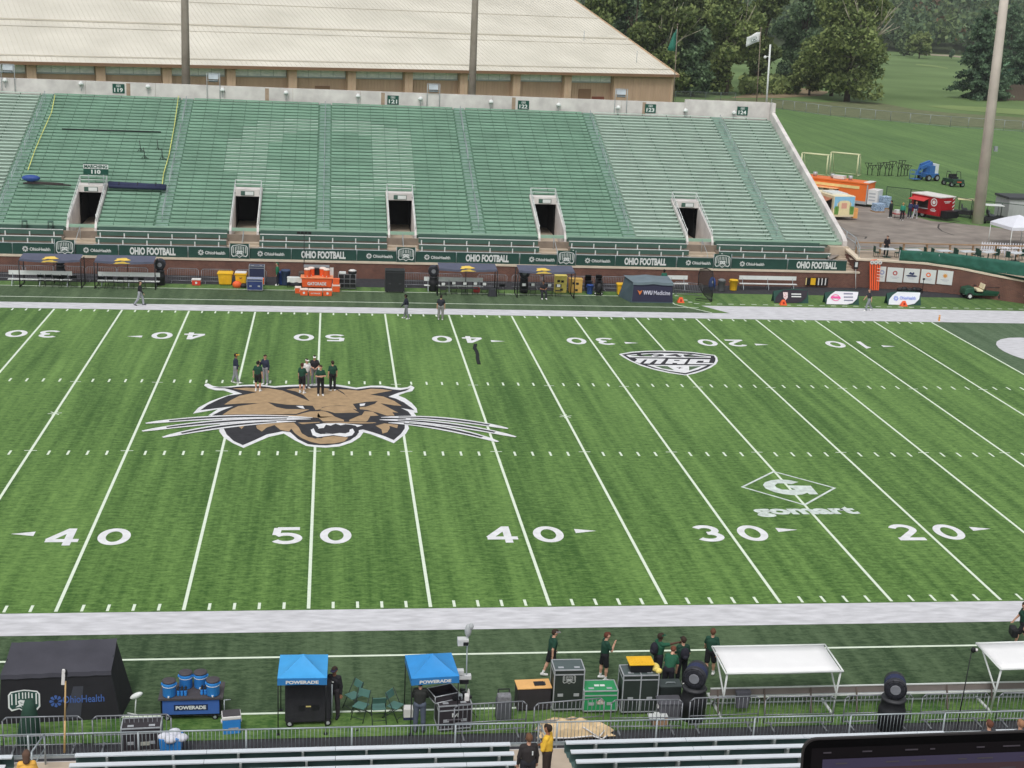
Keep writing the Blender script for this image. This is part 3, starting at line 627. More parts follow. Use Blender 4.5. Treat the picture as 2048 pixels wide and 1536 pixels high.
# section signs and lamps on the back wall
YS = Y0+yb-.06
for num, px, py in (('119', 237, 177), ('121', 786, 200), ('122', 1047, 210), ('123', 1301, 217), ('124', 1485, 222)):
    c = gy(px, py, YS); t = thing('section_sign', {'119': 'leftmost dark green section sign, one-nineteen, on the back wall', '121': 'dark green section sign one-twenty-one beside the middle light pole', '122': 'dark green section sign one-twenty-two at the middle of the back wall', '123': 'dark green section sign one-twenty-three below the green flag', '124': 'rightmost dark green section sign, one-twenty-four, below the white flag'}[num], 'sign', (c.x, YS, c.z), group='section signs')
    MB().bx(-.55, .55, 0, .05, -.42, .42).build('panel', M_dkgreen if 0 else mat('sign_green', (24, 74, 62), .6, .05, 2), t)
    s = MB(); text_on(s, num, (0, -.006, -.14), (1, 0, 0), (0, 0, 1), .8, .38, .03); ohio_logo(s, (0, -.004, .24), .42, .26); s.build('lettering', [M_bwhite, M_dkgreen], t)
for k, px in enumerate((10, 162, 296, 445, 572, 716, 841, 982, 1117, 1236, 1371, 1468)):
    py = 162+px*.0445; c = gy(px, py, YS-.1); t = thing('wall_lamp', '%s small white round lamp from the left along the back wall' % ORD[k], 'lamp', (c.x, YS-.12, c.z), group='lamps along the back wall')
    MB().lathe([(.22, 0), (.24, .08), (.18, .22), (.08, .3)], 10).build('shade', M_white, t); MB().tube((0, .06, -.6), (0, .06, 0), .02, n=6).build('conduit', M_galv, t)
for k, (px, py) in enumerate(((16, 139), (427, 157), (867, 178), (1242, 188))):
    c = gy(px, py, YS+.1); t = thing('floodlight', '%s boxy floodlight from the left on a two-post frame' % ORD[k], 'floodlight', (c.x, YS+.15, c.z), group='floodlights on the back wall')
    zz = zb+.2-c.z
    MB().bx(-.46, .46, -.2, .2, -.05, .42).build('housing', mat('pale_housing', (190, 196, 204), .5, .1, 3), t); MB().bx(-.42, .42, -.215, -.2, -.32, -.06).build('lens', mat('lamp_lens', (90, 96, 96), .25, .1, 4), t)
    MB().tube((-.6, -.25, zz), (-.6, -.25, .5), .03, n=6).tube((.6, -.25, zz), (.6, -.25, .5), .03, n=6).tube((-.6, -.25, .5), (.6, -.25, .5), .03, n=6).tube((-.6, -.25, -.2), (.6, -.25, -.2), .03, n=6).build('frame', M_galv, t)
# ================================================================== FIELDHOUSE BEHIND THE STAND
M_roof = mat('roof_metal', (210, 206, 192), .5, .06, .15, rgb2=(220, 216, 203), k=1.02, detail=7); M_seam = mat('roof_seam', (203, 198, 184), .5, .05, 1)
M_clad = mat('tan_cladding', (178, 152, 130), .7, .08, .5, stretch=(3, 3, .4)); M_clad2 = mat('tan_pilaster', (188, 162, 138), .7, .06, 1); M_trim = mat('brown_trim', (128, 100, 78), .6, .06, 1)
M_pane = mat('translucent_pane', (214, 224, 226), .35, .18, 1.4, stretch=(1, 1, 3)); M_mull = mat('pane_bar', (156, 166, 166), .5, .05, 2)
fh = thing('fieldhouse', 'huge tan fieldhouse with cream standing-seam roof behind the stand', 'building', (47.69, 143.63, 0), math.radians(18.158))
EZ = 12.6; TS = math.tan(math.radians(16)); LX = -118
s = MB(); D = 62
s.hexa([(LX, -.2, EZ-.16), (.5, -.2, EZ-.16), (.5, D, EZ-.16+TS*(D+.55)), (LX, D, EZ-.16+TS*(D+.55)), (LX, -.2, EZ), (.5, -.2, EZ), (.5, D, EZ+TS*(D+.55)), (LX, D, EZ+TS*(D+.55))])
s.hexa([(LX, D, EZ-.16+TS*(D+.55)), (.5, D, EZ-.16+TS*(D+.55)), (.5, 2*D, EZ-.16), (LX, 2*D, EZ-.16), (LX, D, EZ+TS*(D+.55)), (.5, D, EZ+TS*(D+.55)), (.5, 2*D, EZ), (LX, 2*D, EZ)])
rf = s.build('roof', M_roof, fh)
s = MB(); x = .3
while x > LX:
    a, b_ = (x, -.2, EZ+.0), (x, 48, EZ+TS*48.55)
    s.add([(x-.022, -.2, EZ), (x+.022, -.2, EZ), (x+.022, 48, EZ+TS*48.55), (x-.022, 48, EZ+TS*48.55), (x-.022, -.2, EZ+.045), (x+.022, -.2, EZ+.045), (x+.022, 48, EZ+.045+TS*48.55), (x-.022, 48, EZ+.045+TS*48.55)], [(4, 5, 6, 7), (0, 1, 5, 4), (1, 2, 6, 5), (3, 0, 4, 7)]); x -= .61
tag(s.build('standing_seams', M_seam, rf), kind='stuff')
for t_, h_, mm in ((1.5, .09, M_seam), (11.6, .035, M_roof), (13.8, .16, M_seam), (23.1, .05, M_seam), (36, .05, M_seam)):
    z = EZ+TS*(t_+.55); MB().hexa([(LX, t_, z), (.4, t_, z), (.4, t_+.14, z+.04), (LX, t_+.14, z+.04), (LX, t_, z+h_), (.4, t_, z+h_), (.4, t_+.14, z+h_+.04), (LX, t_+.14, z+h_+.04)]).build('roof_lap', mm, rf)
MB().bx(LX, .55, -.68, -.2, EZ-.34, EZ+.02).build('gutter', M_trim, rf)
MB().hexa([(.5, -.6, EZ-.3), (.62, -.6, EZ-.3), (.62, D, EZ-.3+TS*(D+.6)), (.5, D, EZ-.3+TS*(D+.6)), (.5, -.6, EZ+.06), (.62, -.6, EZ+.06), (.62, D, EZ+.06+TS*(D+.6)), (.5, D, EZ+.06+TS*(D+.6))]).build('rake_trim', mat('rake_tan', (196, 168, 138), .6, .05, 1), rf)
for px, h_ in ((-3.6, 1.6), (-7.5, 1.4)): MB().tube((px, 4.2 if px > -5 else 12.9, EZ+TS*4.5), (px, 4.2 if px > -5 else 12.9, EZ+TS*(4.5 if px > -5 else 13)+h_), .04, n=6).build('antenna', M_galv, rf)
s = MB().bx(LX, -9.4, .9, 1.2, 2.2, EZ+.1); s.bx(-9.4, 0, 0, 1.2, 2.2, EZ-.16); s.extr([(-.3, 0, 2.2), (-.3, 2*D, 2.2), (-.3, 2*D, EZ-.2), (-.3, D, EZ-.2+TS*D), (-.3, 0, EZ-.2)], (.3, 0, 0)); s.build('wall', M_clad, fh)
rb = MB(); x = -.15
while x > LX:
    rb.bx(x-.05, x+.05, -.05 if x > -9.4 else .85, 0 if x > -9.4 else .9, 2.2, EZ-.2 if x > -9.4 else 11.25); x -= .41
tag(rb.build('cladding_ribs', M_clad, fh), kind='stuff')
MB().bx(-.32, .08, -.1, .3, 2.2, EZ-.2).build('corner_trim', M_clad2, fh)
k = 0; px = -16.45
while px > LX:
    s = MB().bx(px-.52, px+.52, 0, 1.0, 2.2, EZ-.2); s.bx(px-.08, px+.08, -.06, 0, 2.2, EZ-.2); s.build('pilaster', M_clad2, fh)
    MB().ball((px+.75, .2, EZ-.45), .13, 8, 6).build('eave_lamp', M_white, fh)
    px -= 7.62
px = -9.4
while px > LX+8:
    x0, x1 = px-6.5 if px < -10 else px-6.5, px-.05
    wn = MB().bx(x0, x1, .80, .89, 11.34, 12.35).build('window', M_mull, fh)
    np_ = 4
    for q in range(np_):
        a = x0+.06+(x1-x0-.12)*q/np_; b_ = x0+.06+(x1-x0-.12)*(q+1)/np_
        MB().bx(a+.03, b_-.03, .76, .80, 11.40, 12.3).build('pane', M_pane, wn)
    MB().bx(x0, x1, .70, .90, 11.24, 11.34).build('sill', M_mull, wn)
    px -= 7.62 if px < -10 else 7.57
for px, z0, z1, mm in ((-50.5, 9.4, 10.3, M_trim), (-13.4, 8.4, 10.4, M_trim), (-11.3, 8.4, 9.4, mat('rust_door', (120, 70, 56), .7, .1, 2))): MB().bx(px-.95, px+.95, .78, .86, z0, z1).build('vent', mm, fh)
# light poles
M_pole = mat('pole_concrete', (140, 132, 120), .85, .12, .6, rgb2=(152, 144, 134), bump=.15)
def tapered(name, label, base, top, r0, r1, m, n=10, cat='light pole'):
    t = thing(name, label, cat, base); MB().tube((0, 0, 0), Vector(top)-Vector(base), r0, r1, n).build('shaft', m, t); return t
p = tapered('light_pole', 'tall grey light pole rising behind the stand above section 119', (-13.7, 94, 2.2), (-13.55, 94, 38), .50, .22, M_pole); MB().bx(-2.2, 2.2, -.2, .2, 34.2, 36).build('lamp_rack', M_galv, p)
p = tapered('light_pole', 'tall grey light pole rising behind the stand beside section 121', (14.75, 94, 2.2), (14.7, 94, 38), .46, .20, M_pole); MB().bx(-2.2, 2.2, -.2, .2, 34.2, 36).build('lamp_rack', M_galv, p)
p = tapered('light_pole', 'massive pale concrete light pole standing on the parking lot', (65.48, 83.47, 2.2), (64.75, 83.47, 38), .56, .33, mat('pole_pale', (204, 194, 184), .85, .10, .5, rgb2=(212, 202, 192), bump=.15), 12); MB().bx(-3.0, 2.0, -.2, .2, 34.2, 36).build('lamp_rack', M_galv, p)
MB().bx(.5, .8, -.5, -.2, 7.3, 7.8).build('box', M_galv, p)
# flags and small pole on the back wall
M_fg = mat('flag_green', (52, 116, 100), .7, .12, 3)
for lab, bs, tp, col in (('limp green flag hanging on a thin pole behind section 123', (34.6, 89.5, 12.3), (34.42, 89.5, 20.1), 0), ('white flag with dark cat emblem blowing on a thin pole', (43.2, 89.5, 12.3), (42.94, 89.5, 20.1), 1)):
    t = thing('flag', lab, 'flag', bs); T = Vector(tp)-Vector(bs)
    MB().tube((0, 0, 0), T, .06, .035, 8).ball(T+Vector((0, 0, .12)), .09, 8, 6).build('flagpole', mat('flagpole_bronze', (128, 116, 104), .5, .1, 3), t)
    s = MB(); n = 9; V = []
    for j in range(n):
        for i in range(5):
            u = j/(n-1); v = i/4
            if col: x, z = -1.35*u, -.45*u-.25-.95*v+.15*math.sin(u*5)*.6
            else: x, z = -.85*u*(.35+.65*v), -.25-2.2*v*(1-.25*u)-1.0*u*.5
            V.append((T.x+x, T.y+.14*math.sin(u*7+v*2), T.z+z))
    s.add(V, [(j*5+i, j*5+i+1, (j+1)*5+i+1, (j+1)*5+i) for j in range(n-1) for i in range(4)], 0, True)
    fl = s.build('cloth', M_bwhite if col else M_fg, t); md = fl.modifiers.new('s', 'SOLIDIFY'); md.thickness = .02
    if col:
        e = MB(); ohio_logo(e, (T.x-.68, T.y-.22, T.z-.95), .62, .5, Vector((.95, 0, .31)), Vector((-.31, 0, .95)), (0, -1, 0), 1, 0); e.build('emblem', [M_bwhite, M_dkgreen], t)
t = thing('camera_pole', 'plain white pole with a small camera at the right end of the back wall', 'pole', (44.2, 89.4, 12.2)); MB().tube((0, 0, 0), (-.18, 0, 6.5), .10, .09, 8).build('shaft', M_white, t); MB().tube((-.1, 0, 5.3), (-.55, 0, 5.35), .04, n=6).ball((-.6, 0, 5.25), .16, 8, 6).build('camera_dome', M_white, t)
# ================================================================== TREES
def leafmat(name, c1, c2, k=1.5):
    m = bpy.data.materials.new(name); m.use_nodes = True; n = m.node_tree; L = n.links; b = n.nodes['Principled BSDF']; b.inputs['Roughness'].default_value = .75; b.inputs['Specular IOR Level'].default_value = .2
    g = n.nodes.new('ShaderNodeNewGeometry'); tc = n.nodes.new('ShaderNodeTexCoord'); nz = n.nodes.new('ShaderNodeTexNoise'); nz.inputs['Scale'].default_value = .22; nz.inputs['Detail'].default_value = 3; L.new(tc.outputs['Object'], nz.inputs[0])
    ad = n.nodes.new('ShaderNodeMath'); ad.operation = 'MULTIPLY_ADD'; ad.inputs[1].default_value = .55; L.new(g.outputs['Random Per Island'], ad.inputs[0]); L.new(nz.outputs['Fac'], ad.inputs[2])
    rp = n.nodes.new('ShaderNodeValToRGB'); e = rp.color_ramp.elements; e[0].position = .42; e[1].position = 1.1; e[0].color = (*[lin(x)*k for x in c1], 1); e[1].color = (*[lin(x)*k for x in c2], 1)
    L.new(ad.outputs[0], rp.inputs[0]); L.new(rp.outputs[0], b.inputs['Base Color'])
    tr = n.nodes.new('ShaderNodeBsdfTranslucent'); L.new(rp.outputs[0], tr.inputs[0]); mx = n.nodes.new('ShaderNodeMixShader'); mx.inputs[0].default_value = .25
    L.new(b.outputs[0], mx.inputs[1]); L.new(tr.outputs[0], mx.inputs[2]); L.new(mx.outputs[0], n.nodes['Material Output'].inputs[0])
    return m
M_lf1 = leafmat('leaf_dark', (46, 62, 38), (110, 122, 74)); M_lf2 = leafmat('leaf_olive', (58, 76, 44), (126, 138, 86)); M_lf3 = leafmat('leaf_blue_green', (46, 66, 50), (100, 120, 88)); M_pine = leafmat('pine_needles', (36, 56, 44), (92, 114, 88)); M_lfb = leafmat('leaf_brown', (70, 56, 42), (112, 92, 66))
M_lff = leafmat('leaf_far', (50, 70, 54), (104, 120, 80)); M_bark = mat('bark', (78, 70, 58), .9, .3, 2, bump=.4); M_barkp = mat('pale_bark', (150, 145, 128), .85, .25, 1.5, bump=.2)
def leaves(centers, sizes, flat=0.0):
    n = len(centers); a = RN.normal(size=(n, 3)); a[:, 2] *= (1-flat); a /= np.linalg.norm(a, axis=1)[:, None]
    r = RN.normal(size=(n, 3)); b_ = np.cross(a, r); b_ /= np.linalg.norm(b_, axis=1)[:, None]; c = np.cross(a, b_)
    s = sizes[:, None]; e = RN.uniform(.6, 1.3, (n, 1))
    V = np.stack([centers+b_*s*e, centers+c*s*.62, centers-b_*s*e, centers-c*s*.62], 1).reshape(-1, 3)
    return V
def leafmesh(name, V, m):
    n = len(V)//4; me = bpy.data.meshes.new(name); me.vertices.add(len(V)); me.vertices.foreach_set('co', V.astype(np.float32).ravel())
    me.loops.add(n*4); me.loops.foreach_set('vertex_index', np.arange(n*4, dtype=np.int32)); me.polygons.add(n); me.polygons.foreach_set('loop_start', np.arange(n, dtype=np.int32)*4); me.polygons.foreach_set('loop_total', np.full(n, 4, np.int32))
    me.materials.append(m); me.update(); me.validate(); return me
def lobes_points(lobes, n):
    vol = np.array([l[3]*l[4]*l[5] for l in lobes])**.8; cnt = RN.multinomial(n, vol/vol.sum()); out = []
    for l, k in zip(lobes, cnt):
        d = RN.normal(size=(k, 3)); d /= np.linalg.norm(d, axis=1)[:, None]; rr = RN.uniform(.35, 1.0, (k, 1))**.5
        # sub clumps
        out.append(np.array(l[:3])+d*rr*np.array(l[3:6]))
    P = np.concatenate(out); return P+RN.normal(scale=.25, size=P.shape)
V3p = lambda x, y, z: Vector((x, y, z))
def broad_tree(name, label, base, H, W, lf, n=9000, size=.5, pale=False, low=.12, seed=1, lean=0, group=None, nl=26, sparse=.0):
    rs = np.random.RandomState(seed); t = thing(name, label, 'tree', base, 0, group)
    lobes = []
    for i in range(nl):
        h = low+(1-low)*(i+.5)/nl; prof = math.sin(min(1, max(.06, (h-low)/(1-low)))**.75*math.pi*.93+.12)**.7
        a = rs.uniform(0, 6.28); rad = W*.62*prof*rs.uniform(.25, 1.0); r = W*rs.uniform(.22, .36)*(.55+.45*prof)
        lobes.append((math.cos(a)*rad+lean*h*H, math.sin(a)*rad, h*H-r*.25, r, r, r*rs.uniform(.6, .85)))
    P = lobes_points(lobes, n); keep = RN.uniform(size=len(P)) > sparse*(np.sin(P[:, 0]*.9+seed)*np.sin(P[:, 2]*.8+P[:, 1]*.7) > .25); P = P[keep]; P = P[P[:, 2] > .8]
    me = leafmesh('crown', leaves(P, rs.uniform(.6, 1.35, len(P))*size), lf); o = bpy.data.objects.new('crown', me); COL.objects.link(o); o.parent = t
    s = MB(); r0 = H*.022+.1; mid = Vector((lean*H*.45, 0, H*.45)); s.tube((0, 0, -.3), mid*.5, r0, r0*.8, 9); s.tube(mid*.5, mid, r0*.8, r0*.55, 8); s.build('trunk', M_bark, t)
    s = MB()
    for i, l in enumerate(lobes):
        if i % 2: continue
        st = mid*(.35+.6*rs.uniform()); e = Vector(l[:3])+Vector((0, -l[4]*.8 if pale and i % 4 == 0 else 0, l[5]*.3)); m_ = st.lerp(e, .5)+Vector((rs.uniform(-1, 1)*.6, 0, rs.uniform(.2, 1.0)))
        s.tube(st, m_, r0*.33, r0*.2, 6); s.tube(m_, e, r0*.2, .03, 5)
    if pale:
        for i in range(9 if 'sycamore' in name else 3):
            a = rs.uniform(-1.1, 1.1); st = V3p(lean*H*.3+rs.uniform(-.5, .5), -W*.2, H*rs.uniform(.32, .45)); e = V3p(math.sin(a)*W*rs.uniform(.45, .85), -W*rs.uniform(.38, .56), H*rs.uniform(.5, .76)); m_ = st.lerp(e, .5)+V3p(rs.uniform(-1, 1), -W*.12, rs.uniform(0, 1.2)); e2 = e+V3p(rs.uniform(-2, 2), .4, rs.uniform(.8, 2.4))
            s.tube(st, m_, .17, .12, 6); s.tube(m_, e, .12, .07, 5); s.tube(m_, e2, .08, .04, 5)
    s.build('limbs', M_barkp if pale else M_bark, t)
    return t
def tree_px(label, bx_, by_, topy, wpx, lf, **kw):
    b = gz(bx_, by_, GZ); dep = (np.array(b)-CP)@_F; H = (by_-topy)*dep/FPX; W = wpx/2*dep/FPX
    return broad_tree(kw.pop('name', 'broadleaf_tree'), label, b, H, W, lf, **kw)
G_TR = 'big trees behind the fieldhouse'
tree_px('dark dense tree just behind the fieldhouse roof edge', 1190, 192, -70, 190, M_lf1, n=11000, seed=3, group=G_TR, low=.05)
tree_px('tall tree with bare pale limbs between fieldhouse and green flag', 1320, 190, -60, 200, M_lf1, n=11000, seed=4, pale=True, group=G_TR, low=.04)
tree_px('wide olive tree behind the white flag', 1450, 190, -75, 190, M_lf2, n=11500, seed=5, pale=True, group=G_TR, low=.03)
tree_px('shadowy bush-like tree filling the gap beside the fieldhouse corner', 1385, 193, 60, 120, M_lf3, n=5500, seed=16, group=G_TR, low=.02)
tree_px('tall shaded tree behind the green flag, second row', 1260, 176, -85, 190, M_lf3, n=8000, seed=31, group=G_TR, low=.03, size=.6)
tree_px('tall shaded tree between the two flags, second row', 1395, 176, -85, 190, M_lf1, n=8000, seed=32, group=G_TR, low=.03, size=.6)
tree_px('tall olive tree right of the white flag, second row', 1515, 172, -85, 150, M_lf1, n=7000, seed=33, group=G_TR, low=.12, size=.6)
tree_px('dark tree half hidden behind the big sycamore', 1600, 172, -60, 170, M_lf3, n=9000, seed=6, group=G_TR, low=.03)
tree_px('big spreading sycamore with white upper branches on the lawn edge', 1693, 203, -60, 235, M_lf2, name='sycamore_tree', n=17000, seed=8, pale=True, low=.10, size=.48, sparse=.45, nl=34)
tree_px('small leaning tree left of the big sycamore', 1618, 191, 105, 105, M_lf2, n=4200, seed=9, low=.22, size=.42)
tree_px('slim dark-trunked tree close behind the big sycamore', 1662, 192, 40, 120, M_lf1, n=5200, seed=10, low=.2)
tree_px('lone open tree on the far fairway', 1838, 117, 68, 70, M_lf2, n=2600, seed=12, low=.3, size=.9)
tree_px('round tree at the far fairway edge left of the lone tree', 1808, 112, 66, 62, M_lff, n=2600, seed=13, low=.1, size=.9)
tree_px('tiny dark conical shrub on the far fairway', 1903, 117, 100, 11, M_pine, n=420, seed=14, low=.02, size=.5, nl=6)
def pine(label, bx_, by_, topy, wpx, seed, n=9000, group='pines at the right edge'):
    b = gz(bx_, by_, GZ); dep = (np.array(b)-CP)@_F; H = (by_-topy)*dep/FPX; W = wpx/2*dep/FPX; rs = np.random.RandomState(seed)
    t = thing('pine_tree', label, 'tree', b, 0, group); P = []
    nb = 110; br = MB()
    for i in range(nb):
        h = .05+.93*i/nb; L_ = W*(1-h)**.65*rs.uniform(.65, 1.1)+.4; a = rs.uniform(0, 6.28); k = max(10, int(n/nb*(1.6*(1-h)+.3))); u = rs.uniform(.15, 1, k)
        c = np.stack([np.cos(a)*L_*u, np.sin(a)*L_*u, h*H-.12*L_*u*u*1.4+.0*u], 1)+rs.normal(scale=(.45, .45, .22), size=(k, 3)); P.append(c)
        br.tube((0, 0, h*H), (math.cos(a)*L_*.9, math.sin(a)*L_*.9, h*H-.12*L_), .09*(1.2-h), .02, 4)
    P = np.concatenate(P); o = bpy.data.objects.new('crown', leafmesh('crown', leaves(P, rs.uniform(.5, 1.2, len(P))*.42, .3), M_pine)); COL.objects.link(o); o.parent = t
    MB().tube((0, 0, -.2), (0, 0, H*.97), H*.018+.08, .04, 8).build('trunk', M_bark, t); br.build('limbs', M_bark, t)
pine('tall full pine left of the concrete pole', 1952, 199, 22, 120, 21, 12000); pine('second pine standing in front of the tall full pine', 1978, 200, 75, 92, 22, 7000); pine('pine at the right edge above the wooden fence', 2044, 188, 38, 105, 23, 9000); pine('distant pine right of the concrete pole top', 2010, 165, 8, 90, 24, 7000)
# wooded hill far behind
hill = MB(); NX, NY = 60, 14; V = []
hx0, hx1, hy0, hy1 = -350, 900, 640, 1500
for j in range(NY):
    for i in range(NX):
        x = hx0+(hx1-hx0)*i/(NX-1); y = hy0+(hy1-hy0)*j/(NY-1); f = j/(NY-1); V.append((x, y+30*math.sin(x*.01), GZ-.5+150*f**1.15+(10*f*math.sin(x*.013+1.2*j) if j else 0)))
hill.add(V, [(j*NX+i, j*NX+i+1, (j+1)*NX+i+1, (j+1)*NX+i) for j in range(NY-1) for i in range(NX-1)], 0, True)
structure('hill', hill, mat('hill_floor', (66, 78, 50), .95, .3, .05))
def hz(x, y):
    f = min(1, max(0, (y-30*math.sin(x*.01)-hy0)/(hy1-hy0))); return GZ-.5+150*f**1.15
allV = {0: [], 1: [], 2: []}; cand = []
for q in range(2200):
    y = hy0+4+(hy1-hy0)*RN.uniform()**1.7*.75; x = CP[0]+(y-CP[1])*RN.uniform(.16, .60); cand.append((x, y))
for q in range(300): 
    y = hy0+4+(hy1-hy0)*RN.uniform()*.5; cand.append((CP[0]+(y-CP[1])*RN.uniform(-.1, .2), y))
for (x, y) in cand[:1500]:
    R_ = RN.uniform(4.0, 7.5); H_ = RN.uniform(11, 20); z = hz(x, y); n = 46
    d = RN.normal(size=(n, 3)); d[:, 2] = np.abs(d[:, 2])-.35; d /= np.linalg.norm(d, axis=1)[:, None]
    P = np.array([x, y, z+H_*.55])+d*np.array([R_, R_, H_*.45])*RN.uniform(.75, 1.02, (n, 1))
    kd = 2 if (RN.uniform() < (.25 if 230 < x < 420 and y > 800 else .04)) else (1 if RN.uniform() < .45 else 0)
    allV[kd].append(leaves(P, RN.uniform(1.0, 2.0, n)*1.05))
for kd, m_ in ((0, M_lf3), (1, M_lff), (2, M_lfb)):
    o = bpy.data.objects.new('woodland', leafmesh('woodland', np.concatenate(allV[kd]), m_)); COL.objects.link(o)
    tag(o, ['far wooded hillside, deep green canopy', 'far wooded hillside, lighter green canopy', 'far wooded hillside, brownish canopy'][kd], 'woodland', kind='stuff')
# hedge line and tufts
P = np.array([[*gz(u, v, GZ)] for u, v in zip(RN.uniform(1830, 1945, 2600), RN.uniform(90, 104, 2600))]); P[:, 2] += RN.uniform(0, 4, len(P)); o = bpy.data.objects.new('hedge', leafmesh('hedge', leaves(P, RN.uniform(.6, 1.3, len(P))), M_lff)); COL.objects.link(o); tag(o, 'overgrown hedge along the far end of the fairway', 'hedge', kind='stuff')
P = np.array([[*gz(u, v, GZ)] for u, v in zip(RN.uniform(1480, 1600, 2400), RN.uniform(168, 190, 2400))]); P[:, 2] += RN.uniform(0, 2.6, len(P)); o = bpy.data.objects.new('brush', leafmesh('brush', leaves(P, RN.uniform(.4, 1.0, len(P))), M_lf2)); COL.objects.link(o); tag(o, 'low brush on the bank behind the flagpoles', 'brush', kind='stuff')
# ================================================================== LOT, PATIO AND LAWN AT THE RIGHT
V3 = Vector
M_wirem = bpy.data.materials.new('wire_mesh'); M_wirem.use_nodes = True
def _veil(m, rgb, fac):
    m.use_nodes = True; n = m.node_tree; b = n.nodes['Principled BSDF']; b.inputs['Base Color'].default_value = (*[lin(x) for x in rgb], 1); b.inputs['Roughness'].default_value = .7
    tr = n.nodes.new('ShaderNodeBsdfTransparent'); mx = n.nodes.new('ShaderNodeMixShader'); mx.inputs[0].default_value = fac
    n.links.new(tr.outputs[0], mx.inputs[1]); n.links.new(b.outputs[0], mx.inputs[2]); n.links.new(mx.outputs[0], n.nodes['Material Output'].inputs[0]); return m
_veil(M_wirem, (110, 116, 108), .16); M_net = _veil(bpy.data.materials.new('goal_net'), (196, 204, 186), .22); M_dknet = _veil(bpy.data.materials.new('black_net'), (24, 26, 26), .62)
def wire_fence(label, pts, h, name='chain_link_fence', m=M_galv, post=3.0, mesh=M_wirem):
    t = thing(name, label, 'fence', pts[0]); o = V3(pts[0]); P = [V3(p)-o for p in pts]
    for a, b_ in zip(P[:-1], P[1:]):
        k = max(1, int((b_-a).length/post))
        for i in range(k+1): q = a.lerp(b_, i/k); MB().tube(q, q+V3((0, 0, h)), .045, n=5).build('post', m, t)
        s = MB().tube(a+V3((0, 0, h)), b_+V3((0, 0, h)), .035, n=5).tube(a+V3((0, 0, .1)), b_+V3((0, 0, .1)), .025, n=5); s.build('rail', m, t)
        MB().poly([a, b_, b_+V3((0, 0, h)), a+V3((0, 0, h))]).build('wire_mesh', mesh, t)
    return t
wire_fence('long chain-link fence along the back of the mown lawn', [gz(u, v, GZ) for u, v in ((1542, 216), (1660, 232), (1780, 243), (1900, 254), (2080, 266))], 1.9)
wire_fence('short chain-link fence between fieldhouse and white flag', [gz(u, v, GZ) for u, v in ((1350, 205), (1470, 208))], 2.3, m=mat('dark_pipe', (88, 98, 100), .5, .1, 3))
wire_fence('low dark wire fence between the lot and the lawn', [gz(u, v, GZ) for u, v in ((1770, 410), (1818, 415), (1940, 438), (2060, 452))], 2.0, m=mat('green_pipe', (52, 76, 58), .6, .1, 3), post=2.6)
# wooden screen behind pine
a, b_ = gz(1972, 200, GZ), gz(2062, 202, GZ); t = thing('wooden_screen', 'weathered wooden board fence under the right pines', 'fence', a); d = (b_-a); n = 30; ang = math.atan2(d.y, d.x); L_ = d.length/n
proto = MB().bx(0, L_*.92, -.06, .06, 0, 3.9).mesh('board', mat('grey_wood', (98, 86, 76), .9, .2, 1.5, stretch=(4, 4, .3)))
for i in range(n):
    o = bpy.data.objects.new('board', proto); COL.objects.link(o); o.parent = t; p = d*(i/n); o.location = (p.x, p.y, random.uniform(-.12, .12)); o.rotation_euler = (0, 0, ang)
t.location = a
c = gz(2018, 168, GZ); t = thing('green_shed', 'teal green building glimpsed behind the wooden fence', 'building', c); MB().bx(-7, 5, 0, 6, 0, 5).build('wall', mat('teal_wall', (66, 104, 92), .8, .1, 1), t); MB().extr([(-7.5, -.5, 5), (-7.5, 6.5, 5), (-7.5, 3, 6.6)], (13, 0, 0)).build('roof', mat('green_roof', (96, 132, 100), .8, .1, 1), t)
# soccer goals
def goal(label, px, w, rz):
    p = gz(*px, GZ); t = thing('soccer_goal', label, 'goal', p, rz, 'soccer goals on the lawn'); h = 2.75; M = mat('cream_frame', (206, 206, 168), .6, .05, 2)
    MB().tube((0, 0, 0), (0, 0, h), .09, n=8).tube((w, 0, 0), (w, 0, h), .09, n=8).tube((0, 0, h), (w, 0, h), .09, n=8).build('front_frame', M, t)
    s = MB()
    for x in (0, w): s.tube((x, 0, h), (x, .9, h), .05, n=6).tube((x, .9, h), (x, 2.2, .05), .04, n=6).tube((x, 0, .05), (x, 2.2, .05), .04, n=6)
    s.tube((0, 2.2, .05), (w, 2.2, .05), .04, n=6).tube((0, .9, h), (w, .9, h), .04, n=6); s.build('back_frame', M, t)
    MB().poly([(0, .9, h), (w, .9, h), (w, 2.2, .05), (0, 2.2, .05)]).poly([(0, 0, 0), (0, 0, h), (0, .9, h), (0, 2.2, .05)]).poly([(w, 0, 0), (w, 0, h), (w, .9, h), (w, 2.2, .05)]).build('net', M_net, t)
a = gz(1600, 331, GZ); goal('left soccer goal with slack pale net behind the orange trailer', (1600, 350), 3.3, -.62); goal('right soccer goal standing edge-on beside the black frames', (1658, 348), 3.5, -.62)
# black folding frames stacked on the lawn
t = thing('frame_stack', 'tangle of black folding canopy frames standing on the lawn', 'frames', gz(1775, 352, GZ)); mb = mat('black_steel', (28, 34, 30), .6, .1, 4)
for i in range(11):
    s = MB(); x = -2.6+i*.55; y = random.uniform(-.5, .7); h = random.uniform(1.2, 2.1)
    s.tube((x, y, 0), (x, y, h), .05, n=5).tube((x-.5, y, h), (x+.5, y, h), .04, n=5).tube((x, y, h*.5), (x+.45, y, h), .03, n=5).tube((x, y, h*.5), (x-.45, y, h), .03, n=5).tube((x-.3, y, 0), (x+.3, y, 0), .05, n=5); s.build('frame', mb, t)
